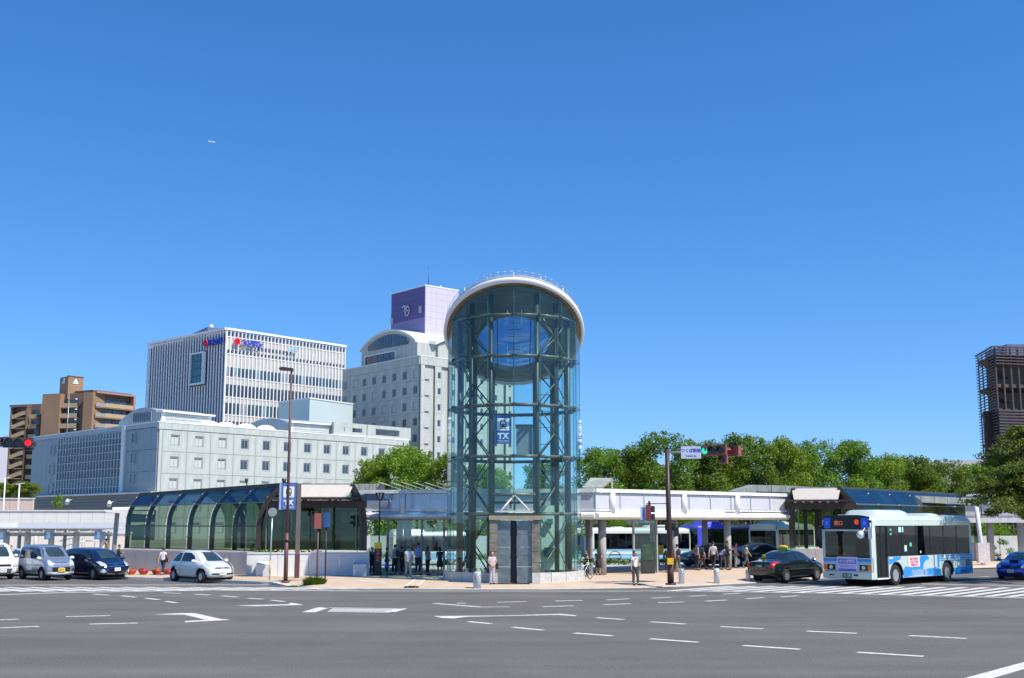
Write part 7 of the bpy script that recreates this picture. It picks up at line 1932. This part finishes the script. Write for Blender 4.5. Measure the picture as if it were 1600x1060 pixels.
# bicycle
g = Gd(914, 905.5, H)
t = thing('bicycle', 'parked silver bicycle at the right foot of the lift tower', 'bicycle', (g.x, g.y, H), R(58))
def torus(c, Rr, r, m, n=28, k=6):
    mb = MB(True); rings = []
    for i in range(n):
        a = 2 * math.pi * i / n; rings.append([mb.bm.verts.new((c[0] + (Rr + r * math.cos(b)) * math.cos(a), c[1] + r * math.sin(b), c[2] + (Rr + r * math.cos(b)) * math.sin(a))) for b in [2 * math.pi * j / k for j in range(k)]])
    for i in range(n):
        for j in range(k):
            f = mb.bm.faces.new((rings[i][j], rings[i][(j + 1) % k], rings[(i + 1) % n][(j + 1) % k], rings[(i + 1) % n][j])); f.smooth = True
    return mb.mesh('wheel', m)
for x in (-.53, .53):
    w = put('wheel', torus((0, 0, 0), .32, .022, M_tyre), t, (x, 0, .34))
    put('rim', torus((0, 0, 0), .295, .012, M_alu), w)
    mb = MB()
    for i in range(12): a = math.pi * i / 6; mb.cyl((0, 0, 0), (.29 * math.cos(a), 0, .29 * math.sin(a)), .003, n=3)
    put('spokes', mb.mesh('spokes', M_alu), w)
M_bf = mat('bicycle_frame_silver', (.55, .6, .7), .3, .4)
put('frame', MB().tube([(-.53, 0, .34), (-.1, 0, .3), (-.22, 0, .72), (-.53, 0, .34)], .016).tube([(-.1, 0, .3), (.38, 0, .78), (.36, 0, .92)], .018).tube([(-.2, 0, .66), (.37, 0, .74)], .016).tube([(.40, 0, .74), (.53, 0, .34)], .016).tube([(-.22, 0, .72), (-.24, 0, .84)], .014).mesh('frame', M_bf), t)
put('handlebar', MB().tube([(.36, 0, .92), (.38, 0, 1.0), (.36, .14, 1.04), (.2, .26, 1.02)], .012).tube([(.38, 0, 1.0), (.36, -.14, 1.04), (.2, -.26, 1.02)], .012).mesh('handlebar', M_alu), t)
put('saddle', MB().ell((-.25, 0, .87), (.14, .08, .04), 10, 6).mesh('saddle', M_black), t)
put('basket', MB().box(.42, .44, -.15, .15, .82, 1.02).box(.66, .68, -.15, .15, .82, 1.02).box(.44, .66, -.15, -.13, .82, 1.02).box(.44, .66, .13, .15, .82, 1.02).box(.44, .66, -.13, .13, .82, .83).mesh('basket', M_vis), t)
put('crank', MB().cyl((-.1, -.05, .3), (-.1, .05, .3), .09, n=14).bar((-.1, .06, .3), (-.02, .08, .16), .02, .02).bar((-.1, -.06, .3), (-.18, -.08, .44), .02, .02).mesh('crank', M_galv), t)
put('mudguard', MB().tube([(-.53 + .37 * math.cos(R(a)), 0, .34 + .37 * math.sin(R(a))) for a in range(20, 190, 20)], .016, 4).mesh('mudguard', M_bf), t)
# dark notice board under the walkway
g = Gd(1013, 897, H)
t = thing('notice_board', 'dark green upright notice case under the walkway behind the man with the rucksack', 'notice board', (g.x, g.y, H)); D = g.y
w_ = 10.5 / FPX * D; h_ = Z(847, D) - H
put('case', MB().box(-w_, w_, .02, .15, .02, h_).mesh('case', mat('dark_case_green', (.03, .05, .04), .4)), t)
put('glass_front', MB().box(-w_ + .05, w_ - .05, 0, .015, .75, h_ - .12).mesh('glass_front', mat('notice_glass', (.05, .09, .06), .1, var=.5, scale=3)), t)
put('lower_panel', MB().box(-w_ + .05, w_ - .05, 0, .015, .08, .68).mesh('lower_panel', M_steel), t)
g = px2(1028, 76); o = put('yellow_box', MB().box(-.3, .3, -.15, .15, 0, .62).mesh('yellow_box', mat('notice_yellow', (.75, .52, .03), .5, var=0)), loc=(g.x, g.y, .95)); 
t = thing('poster_board', 'small yellow poster board on a leg right of the dark notice case', 'notice board', (g.x, g.y, H)); bpy.data.objects.remove(o)
put('board', MB().box(-.32, .32, -.04, .04, .75, 1.35).mesh('board', mat('notice_yellow', (.75, .52, .03), .5, var=0)), t); put('leg', MB().box(-.04, .04, -.03, .03, 0, .75).mesh('leg', M_steel), t)
# left covered walk: posts, beams, roof, banners
cw = thing('covered_walk', 'white steel covered walk with round posts behind the waiting cars at left', 'canopy', (X(0, 84), 84, 0))
D = 84; P0 = cw.location
xx = lambda px, d=D: X(px, d) - P0.x
for px, d, r in ((12, 84, .26), (32, 92, .18), (45, 84, .27), (57, 96, .14), (82, 84, .25), (103, 92, .16), (121, 84, .27), (162, 84, .24), (171, 92, .14), (-30, 84, .26)):
    put('post', MB().cyl((xx(px, d), d - 84, 0), (xx(px, d), d - 84, Z(832, d)), r * .8, n=12).mesh('post', mat('cream_post', (.60, .58, .53), .6)), cw)
    put('post_cap', MB().ell((xx(px, d), d - 84, Z(829, d)), (r, r, .14), 12, 6).mesh('post_cap', M_white), cw)
M_pmet = mat('pale_canopy_steel', (.50, .50, .50), .5, .1)
for z, d in ((Z(834, 84), 84), (Z(836, 92), 92)): put('beam', MB().box(xx(-60, d), xx(176, d), d - 84 - .06, d - 84 + .06, z - .08, z + .08).mesh('beam', M_pmet), cw)
put('roof_sheet', MB().prism([(xx(-60), -2.2, Z(826, 84)), (xx(178), -2.2, Z(826, 84)), (xx(178), 10, Z(826, 84) + .35), (xx(-60), 10, Z(826, 84) + .35)], (0, 0, .06)).mesh('roof_sheet', M_pmet), cw)
for i in range(12): px = -20 + i * 18; put('roof_rib', MB().bar((xx(px), -2.2, Z(829, 84)), (xx(px), 3, Z(829, 84) + .1), .06, .14).mesh('roof_rib', M_pmet), cw)
put('fascia', MB().box(xx(-60), xx(52), -3.2, -2.6, Z(824, 82), Z(817, 82)).mesh('fascia', M_white), cw)
for px, lab in ((77, 'small pale blue banner hanging in the covered walk above the silver minicar'), (155, 'blue poster hanging in the covered walk above the navy people carrier'), (4, 'violet blue poster at the left edge under the covered walk')):
    t = thing('hanging_banner', lab, 'banner', (X(px, 83.2), 83.2, Z(836, 83)), 0, 'blue posters in the covered walk'); put('sheet', boxme(-.28, .28, -.02, .02, -.32, .3, mat('banner_blue', (.16, .36, .72), .5, var=.5, scale=3)), t); put('stripe', boxme(-.1, .12, -.03, -.022, -.25, .2, mat('banner_pale', (.6, .7, .8), .5)), t)
t = thing('canopy_post', 'grey post with a white folded roof plate left of the glass shelter', 'canopy', (X(179, 74), 74, H)); zz = lambda y: Z(y, 74) - H
put('pole', MB().cyl((0, 0, 0), (.15, 0, zz(800)), .14, n=12).mesh('pole', M_colg), t)
put('roof_plate', MB().prism([(-.35, -1, zz(797)), (2.0, -1, zz(799)), (2.0, -1, zz(804)), (-.2, -1, zz(801))], (0, 2.4, 0)).prism([(0, -.5, zz(793)), (2.0, -.5, zz(792)), (2.0, -.5, zz(797)), (0, -.5, zz(797))], (0, 2.6, 0)).mesh('roof_plate', M_white), t)
# stairs and rails glimpsed behind the cars at left
t = thing('stair_railing', 'thin sloping stair railings behind the navy people carrier', 'railing', (X(95, 100), 100, 0)); P0 = t.location
for dy in (0, 1.0): put('handrail', MB().tube([(0, 0, Z(846, 100) - dy * .5), (X(135, 100) - P0.x, 0, Z(836, 100) - dy * .5), (X(155, 100) - P0.x, 0, Z(836, 100) - dy * .5)], .05, 6).mesh('handrail', M_galv), t)
for px in (100, 115, 130, 150): put('rail_post', MB().bar((X(px, 100) - P0.x, 0, 0), (X(px, 100) - P0.x, 0, Z(841, 100)), .06, .06).mesh('rail_post', M_galv), t)
# aeroplane
pl = W(332, 222, 900)
t = thing('aeroplane', 'tiny white aeroplane high in the clear sky at upper left', 'aeroplane', pl, R(20))
put('fuselage', MB(True).cyl((-2.0, 0, 0), (1.6, 0, 0), .28, .28, 10).cyl((1.6, 0, 0), (2.2, 0, 0), .28, .05, 10).cyl((-3.0, 0, .15), (-2.0, 0, 0), .08, .28, 10).mesh('fuselage', M_white), t)
put('wing', MB().prism([(.6, 0, 0), (-.4, 0, 0), (-1.1, -2.6, .1), (-.7, -2.6, .1)], (0, 0, .1)).prism([(.6, 0, 0), (-.4, 0, 0), (-1.1, 2.6, .1), (-.7, 2.6, .1)], (0, 0, .1)).mesh('wing', M_white), t)
put('tail_fin', MB().prism([(-2.9, -.04, .1), (-2.2, -.04, .1), (-2.8, -.04, .9), (-3.1, -.04, .9)], (0, .08, 0)).mesh('tail_fin', M_white), t)
# ================================================================ PEOPLE
M_skin = mat('skin', (0.48, 0.29, 0.20), .6, var=.05); M_eye = mat('eye_dark', (.02, .015, .012), .4, var=0); M_hair = mat('black_hair', (.012, .010, .010), .5, var=0); M_shoe = mat('dark_shoe', (.02, .018, .018), .5, var=0)
def skinned(verts, edges, rad, root=0, sub=2):
    me = bpy.data.meshes.new('skel'); me.from_pydata(verts, edges, [])
    o = bpy.data.objects.new('skel', me); TMP.collection.objects.link(o)
    md = o.modifiers.new('s', 'SKIN'); md.use_smooth_shade = True
    for i, r in enumerate(rad):
        sv = me.skin_vertices[0].data[i]; sv.radius = r if isinstance(r, tuple) else (r, r); sv.use_root = (i == root)
    s = o.modifiers.new('u', 'SUBSURF'); s.levels = sub; s.render_levels = sub
    vl = TMP.view_layers[0]; vl.update(); dg = vl.depsgraph; dg.update()
    out = bpy.data.meshes.new_from_object(o.evaluated_get(dg)); bpy.data.objects.remove(o)
    for p in out.polygons: p.use_smooth = True
    return out
def merge(meshes, mats_):
    bm = bmesh.new()
    for me, mi in meshes:
        n = len(bm.faces); bm.from_mesh(me); bm.faces.ensure_lookup_table()
        for f in bm.faces[n:]: f.material_index = mi if mi is not None else f.material_index
    out = bpy.data.meshes.new('body'); bm.to_mesh(out); bm.free(); out.materials.clear()
    for m in mats_: out.materials.append(m)
    return out
def figure(pose):
    """faces -Y. joints in metres for a 1.68 m person"""
    J = dict(pel=(0, 0, .92), sp=(0, .01, 1.08), ch=(0, .0, 1.27), nk=(0, .01, 1.42), hb=(0, -.005, 1.50),
             hl=(.09, 0, .87), kl=(.10, -.02, .48), al=(.10, .02, .09), tl=(.12, -.13, .035), hr=(-.09, 0, .87), kr=(-.10, -.02, .48), ar=(-.10, .02, .09), tr=(-.12, -.13, .035),
             sl=(.16, .01, 1.37), el=(.22, .03, 1.11), wl=(.235, -.03, .87), ml=(.235, -.06, .79), sr=(-.16, .01, 1.37), er=(-.22, .03, 1.11), wr=(-.235, -.03, .87), mr=(-.235, -.06, .79))
    J.update(pose.get('J', {}))
    names = ['pel', 'sp', 'ch', 'nk', 'hb', 'hl', 'kl', 'al', 'tl', 'hr', 'kr', 'ar', 'tr', 'sl', 'el', 'wl', 'ml', 'sr', 'er', 'wr', 'mr']
    E = [('pel', 'sp'), ('sp', 'ch'), ('ch', 'nk'), ('nk', 'hb'), ('pel', 'hl'), ('hl', 'kl'), ('kl', 'al'), ('al', 'tl'), ('pel', 'hr'), ('hr', 'kr'), ('kr', 'ar'), ('ar', 'tr'), ('ch', 'sl'), ('sl', 'el'), ('el', 'wl'), ('wl', 'ml'), ('ch', 'sr'), ('sr', 'er'), ('er', 'wr'), ('wr', 'mr')]
    rad = dict(pel=(.13, .10), sp=(.115, .09), ch=(.135, .10), nk=.05, hb=.05, hl=.085, kl=.055, al=.036, tl=.034, hr=.085, kr=.055, ar=.036, tr=.034, sl=.055, el=.04, wl=.026, ml=.033, sr=.055, er=.04, wr=.026, mr=.033)
    ix = {n: i for i, n in enumerate(names)}
    body = skinned([J[n] for n in names], [(ix[a], ix[b]) for a, b in E], [rad[n] for n in names])
    hd = V(J['hb']); hc = hd + V((0, -.015, .085))
    head = MB(True).ell(hc, (.078, .095, .115), 16, 12).ell(hc + V((0, -.03, -.055)), (.055, .06, .055), 12, 8).ell(hc + V((0, -.098, -.02)), (.013, .02, .022), 8, 6).ell(hc + V((.078, .005, -.01)), (.012, .02, .03), 8, 6).ell(hc + V((-.078, .005, -.01)), (.012, .02, .03), 8, 6)
    head.mi = 1
    for s in (-1, 1): head.ell(hc + V((s * .03, -.084, .008)), (.012, .008, .007), 8, 6)
    head.ell(hc + V((0, -.085, -.062)), (.024, .008, .006), 8, 6)
    hm = head.mesh('head')
    fing = MB(True)
    for s in ('l', 'r'):
        w, m = V(J['w' + s]), V(J['m' + s]); d = (m - w).normalized(); side = d.cross(V((1 if s == 'l' else -1, 0, 0))).normalized()
        for k in range(4):
            b = m + side * (k - 1.5) * .018 + d * .01; L = (.07, .078, .074, .058)[k]
            mid = b + d * L * .55; tip = mid + (d + V(((-.5 if s == 'l' else .5), 0, 0))).normalized() * L * .5
            fing.cyl(b, mid, .009, .008, 6); fing.cyl(mid, tip, .008, .006, 6)
        tb = w.lerp(m, .5) + side * -.025; fing.cyl(tb, tb + (d - side * .8).normalized() * .055, .010, .007, 6)
    body = merge([(body, 0), (hm, None), (fing.mesh('fingers'), 0)], [M_skin, M_eye])
    # clothes
    sl = pose.get('sleeve', .55)
    def lerp(a, b, t): return tuple(V(a).lerp(V(b), t))
    tv = [lerp(J['pel'], J['sp'], -.15), J['sp'], J['ch'], lerp(J['ch'], J['nk'], .78), J['sl'], lerp(J['sl'], J['el'], min(1, sl)), J['sr'], lerp(J['sr'], J['er'], min(1, sl))]
    te = [(0, 1), (1, 2), (2, 3), (2, 4), (4, 5), (2, 6), (6, 7)]; trd = [(.155, .125), (.14, .112), (.155, .12), .07, .078, .066, .078, .066]
    if sl > 1:
        tv += [J['wl'], J['wr']]; te += [(5, 8), (7, 9)]; trd += [.045, .045]
    top = skinned(tv, te, trd, 1)
    top.materials.append(M_white)
    lower = None
    if pose.get('skirt'):
        p = V(J['pel']); L = pose['skirt']
        lower = MB(True).lathe([(.13, p.z + .09), (.165, p.z - .02), (.19, p.z - L * .5), (.215, p.z - L), (.205, p.z - L), (.15, p.z - .02)], 20, c=(p.x, p.y, 0)).mesh('skirt', M_vis)
    else:
        sh = pose.get('short', 1.0)
        lv = [lerp(J['pel'], J['sp'], .25), J['hl'], J['kl'], lerp(J['kl'], J['al'], .9), J['hr'], J['kr'], lerp(J['kr'], J['ar'], .9)]
        le = [(0, 1), (1, 2), (2, 3), (0, 4), (4, 5), (5, 6)]
        lower = skinned(lv, le, [(.145, .115), .105, .078, .062, .105, .078, .062], 0); lower.materials.append(M_vis)
    # hair
    h = MB(True); h.ell(hc + V((0, .018, .022)), (.088, .098, .108), 16, 10, -.35)
    if pose.get('long'): h.ell(hc + V((0, .055, -.06)), (.085, .06, .14), 12, 8); 
    hair = h.mesh('hair', M_hair)
    shoes = []
    for s in ('l', 'r'):
        a, b = V(J['a' + s]), V(J['t' + s]); c = a.lerp(b, .55); d = (b - a); d.z = 0; d.normalize(); n = V((-d.y, d.x, 0)); mb = MB(True)
        mb.ell((0, 0, 0), (.05, .135, .05), 10, 8, -.8); 
        ang = math.atan2(-d.x, d.y) ; M_ = Matrix.Rotation(ang, 4, 'Z')
        bmesh.ops.transform(mb.bm, matrix=Matrix.Translation((c.x, c.y, max(.045, c.z - .015))) @ M_, verts=mb.bm.verts)
        shoes.append(mb.mesh('shoe', M_shoe))
    return dict(body=body, top=top, lower=lower, hair=hair, shoes=shoes, skirt=bool(pose.get('skirt')), J=J)
POSE = {
    'stand': {'J': {}},
    'relax': {'J': dict(kl=(.13, -.05, .48), al=(.16, -.02, .09), tl=(.20, -.16, .035), el=(.25, .05, 1.13), wl=(.20, -.10, .98), ml=(.14, -.16, .97))},
    'walk': {'J': dict(kl=(.09, -.16, .50), al=(.09, -.22, .10), tl=(.10, -.38, .06), kr=(-.09, .06, .47), ar=(-.09, .28, .14), tr=(-.10, .16, .035), el=(.21, .12, 1.13), wl=(.22, .16, .90), ml=(.22, .15, .82), er=(-.21, -.08, 1.12), wr=(-.21, -.22, .93), mr=(-.21, -.27, .86))},
    'lady': {'skirt': .42, 'long': True, 'J': dict(el=(.21, .0, 1.12), wl=(.08, -.19, 1.03), ml=(.02, -.21, 1.01), er=(-.21, .0, 1.12), wr=(-.08, -.19, 1.0), mr=(-.02, -.21, .97))},
    'ladyp': {'long': True, 'sleeve': .95, 'J': dict(hl=(.075, 0, .87), hr=(-.075, 0, .87), kl=(.07, 0, .48), kr=(-.07, 0, .48), al=(.07, .03, .09), ar=(-.07, .03, .09), tl=(.10, -.11, .035), tr=(-.10, -.11, .035), el=(.20, -.02, 1.12), wl=(.07, -.17, .98), ml=(.03, -.20, .94), er=(-.20, -.02, 1.12), wr=(-.06, -.18, .95), mr=(-.02, -.20, .90))},
    'suit': {'sleeve': 1.1, 'J': dict(el=(.22, .03, 1.12), wl=(.22, -.07, .90), ml=(.21, -.11, .83))},
    'read': {'sleeve': 1.1, 'J': dict(el=(.21, .0, 1.13), wl=(.12, -.24, 1.18), ml=(.08, -.30, 1.21), er=(-.21, .0, 1.13), wr=(-.12, -.24, 1.16), mr=(-.08, -.29, 1.19), hb=(0, -.03, 1.49))},
    'bend': {'J': dict(sp=(0, -.08, 1.05), ch=(0, -.22, 1.17), nk=(0, -.33, 1.27), hb=(0, -.39, 1.32), sl=(.16, -.27, 1.24), sr=(-.16, -.27, 1.24), el=(.19, -.34, 1.0), er=(-.19, -.34, 1.0), wl=(.15, -.45, .80), wr=(-.15, -.45, .80), ml=(.14, -.48, .73), mr=(-.14, -.48, .73), pel=(0, .03, .92))},
    'sit': {'sleeve': 1.1, 'J': dict(pel=(0, 0, .50), sp=(0, .0, .68), ch=(0, -.02, .88), nk=(0, -.02, 1.03), hb=(0, -.04, 1.11), hl=(.09, -.02, .47), kl=(.12, -.42, .50), al=(.12, -.40, .10), tl=(.13, -.55, .05), hr=(-.09, -.02, .47), kr=(-.12, -.42, .50), ar=(-.12, -.40, .10), tr=(-.13, -.55, .05), sl=(.16, -.02, .97), sr=(-.16, -.02, .97), el=(.22, -.16, .78), er=(-.22, -.16, .78), wl=(.16, -.38, .84), wr=(-.16, -.38, .84), ml=(.14, -.45, .86), mr=(-.14, -.45, .86))},
}
FIG = {k: figure(v) for k, v in POSE.items()}
_cm = {}
def cloth(c, r=.85):
    k = 'cloth_%02d_%02d_%02d' % tuple(int(x * 99) for x in c)
    return mat(k, c, r, var=.12, scale=7)
def person(lab, px, pyb, hpx, pose, face, top, low, hair=None, bag=None, z0=H, D=None, group=None, rzdeg=None, sc_=None):
    g = Gd(px, pyb, z0) if D is None else px2(px, D)
    D = g.y; s = sc_ or (hpx / FPX * D) / 1.71
    t = thing('person', lab, 'person', (g.x, g.y, z0), R(face), group); t.scale = (s, s, s)
    f = FIG[pose]
    put('body', f['body'], t)
    o = put('shirt', f['top'], t); recolour(o, cloth(top))
    o = put('skirt' if f['skirt'] else 'trousers', f['lower'], t); recolour(o, cloth(low))
    o = put('hair', f['hair'], t)
    if hair: recolour(o, cloth(hair))
    for q in f['shoes']: put('shoe', q, t)
    J = f['J']
    if bag == 'back':
        put('rucksack', MB(True).ell((0, .19, 1.22), (.15, .10, .21), 12, 10).mesh('rucksack', cloth((.03, .03, .04))), t)
        for x in (-.1, .1): put('strap', MB().tube([(x, .13, 1.4), (x, .0, 1.475), (x, -.115, 1.40), (x, -.14, 1.2), (x * 1.2, -.02, 1.05)], .010, 5).mesh('strap', cloth((.03, .03, .04))), t)
    elif isinstance(bag, tuple):
        side, col, z, w = bag; x = side * .27
        put('bag', MB().prism([(x - .05, -w, z - .17), (x - .05, w, z - .17), (x - .05, w * .8, z + .12), (x - .05, -w * .8, z + .12)], (.1, 0, 0)).mesh('bag', cloth(col)), t)
        put('bag_strap', MB().tube([(x, -w * .6, z + .12), (side * .18, -.0, 1.44), (x, w * .6, z + .12)], .012, 5).mesh('bag_strap', cloth(col)), t)
    return t
gw_ = 'people waiting left of the lift tower'; gt_ = 'people waiting in the terminal'
blk, navy, wht, gry = (.015, .015, .018), (.02, .025, .05), (.72, .72, .72), (.22, .22, .23)
person('woman in pale pink top and trousers with a black shoulder bag at the lift door', 769, 908, 50, 'ladyp', 18, (.55, .43, .44), (.46, .40, .44), (.06, .02, .015), (1, blk, .95, .09), D=55.2)
person('man in white T-shirt and dark trousers with a rucksack at the kerb', 992.5, 915.5, 53, 'relax', 30, wht, (.07, .06, .065), None, 'back', z0=.05)
person('woman in white shirt and dark trousers walking past the flower pots', 257.5, 893, 42, 'walk', 160, (.78, .76, .76), navy, None, (-1, blk, .95, .1), D=64.4)
person('person in dark clothes reading by the left end of the glass shelter', 184, 893, 41, 'read', 100, blk, (.03, .03, .035), None, None)
person('dark haired person in a blue shirt behind the pale car at left', 20, 893, 40, 'stand', 10, (.05, .12, .22), navy, D=69)
person('person in a black suit at the left end of the waiting group', 581, 898.5, 42, 'suit', 40, blk, blk, group=gw_)
person('person in black behind the notice stand with a blue bag', 604, 898, 41, 'suit', 100, blk, (.02, .02, .03), None, (-1, (.12, .16, .55), .62, .16), group=gw_)
person('person in a dark waistcoat and white sleeves with a rucksack, behind the white shirt', 617, 898.5, 46, 'relax', 235, (.35, .35, .36), blk, None, 'back', group=gw_)
person('person all in black between the rucksack wearer and the white shirt', 628, 898, 42, 'read', 260, blk, blk, group=gw_)
person('man in white shirt and beige trousers walking with a cream bag on his shoulder', 638, 902, 47, 'walk', 195, (.74, .73, .76), (.46, .44, .40), (.05, .03, .02), (-1, (.58, .55, .42), 1.12, .16), group=gw_)
person('tall man in a light blue shirt and dark trousers', 653, 899, 49, 'relax', 150, (.20, .28, .58), navy, None, None, group=gw_)
person('woman in a grey cardigan with long dark hair', 668, 899, 44, 'ladyp', 130, (.20, .21, .20), blk, (.03, .015, .04), None, group=gw_)
person('woman in a dark navy dress in front of the white bus', 687, 899, 43, 'lady', 185, (.02, .02, .04), (.015, .015, .03), group=gw_)
person('cyclist in dark clothes with a yellow-green bag standing behind the bicycle', 916, 901, 41, 'relax', -70, (.03, .035, .03), (.03, .04, .03), None, (1, (.45, .6, .05), .95, .1))
person('woman in a black skirt standing under the walkway left of the thick column', 935, 899, 40, 'lady', 175, blk, blk, group=gt_)
person('person in black partly hidden by the slim screen post', 1042, 896, 40, 'suit', 175, blk, navy, D=67.5, group=gt_)
person('person with a black rucksack and olive trousers right of the signal pole', 1057, 896, 43, 'walk', 200, (.40, .40, .40), (.07, .07, .05), None, 'back', D=68, group=gt_)
person('person in a grey top in front of the blue bus windscreen', 1087, 893.5, 42, 'relax', 120, gry, navy, D=70.6, group=gt_)
person('person in dark green just right of the grey top', 1097, 893, 37, 'walk', 260, (.04, .05, .03), (.09, .05, .04), D=71.2, group=gt_)
person('man in white shirt and black trousers at the bus door', 1113, 892.5, 43, 'walk', 150, (.62, .60, .62), blk, D=71, group=gt_)
person('person in blue and white bending over a bag', 1124, 892.5, 40, 'bend', 95, (.20, .28, .62), navy, D=71.8, group=gt_)
person('tall person all in black in the middle of the terminal group', 1135, 893, 45, 'read', 70, blk, blk, D=71, group=gt_)
person('person in a rose top just left of the right-hand column', 1148, 892, 38, 'ladyp', 60, (.45, .25, .28), gry, D=74, group=gt_)
person('person in a pale shirt right of the right-hand column', 1164, 890, 38, 'walk', 100, (.50, .53, .55), (.08, .10, .10), D=74, group=gt_)
person('person in brown at the far end of the covered walk by the long grey building', 168, 893, 36, 'stand', 150, (.30, .14, .06), (.2, .1, .05), D=84)
# bus driver
loc = cb.matrix_basis @ V((h2 - 1.10, .55, .58 - .0))
t = thing('person', 'bus driver in a pale shirt behind the windscreen of the city bus', 'person', (loc.x, loc.y, loc.z), cb.rotation_euler.z + math.pi / 2); t.scale = (1.0,) * 3
f = FIG['sit']; put('body', f['body'], t); o = put('shirt', f['top'], t); recolour(o, cloth((.5, .53, .56))); o = put('trousers', f['lower'], t); recolour(o, cloth(navy)); put('hair', f['hair'], t)
bpy.data.scenes.remove(TMP)
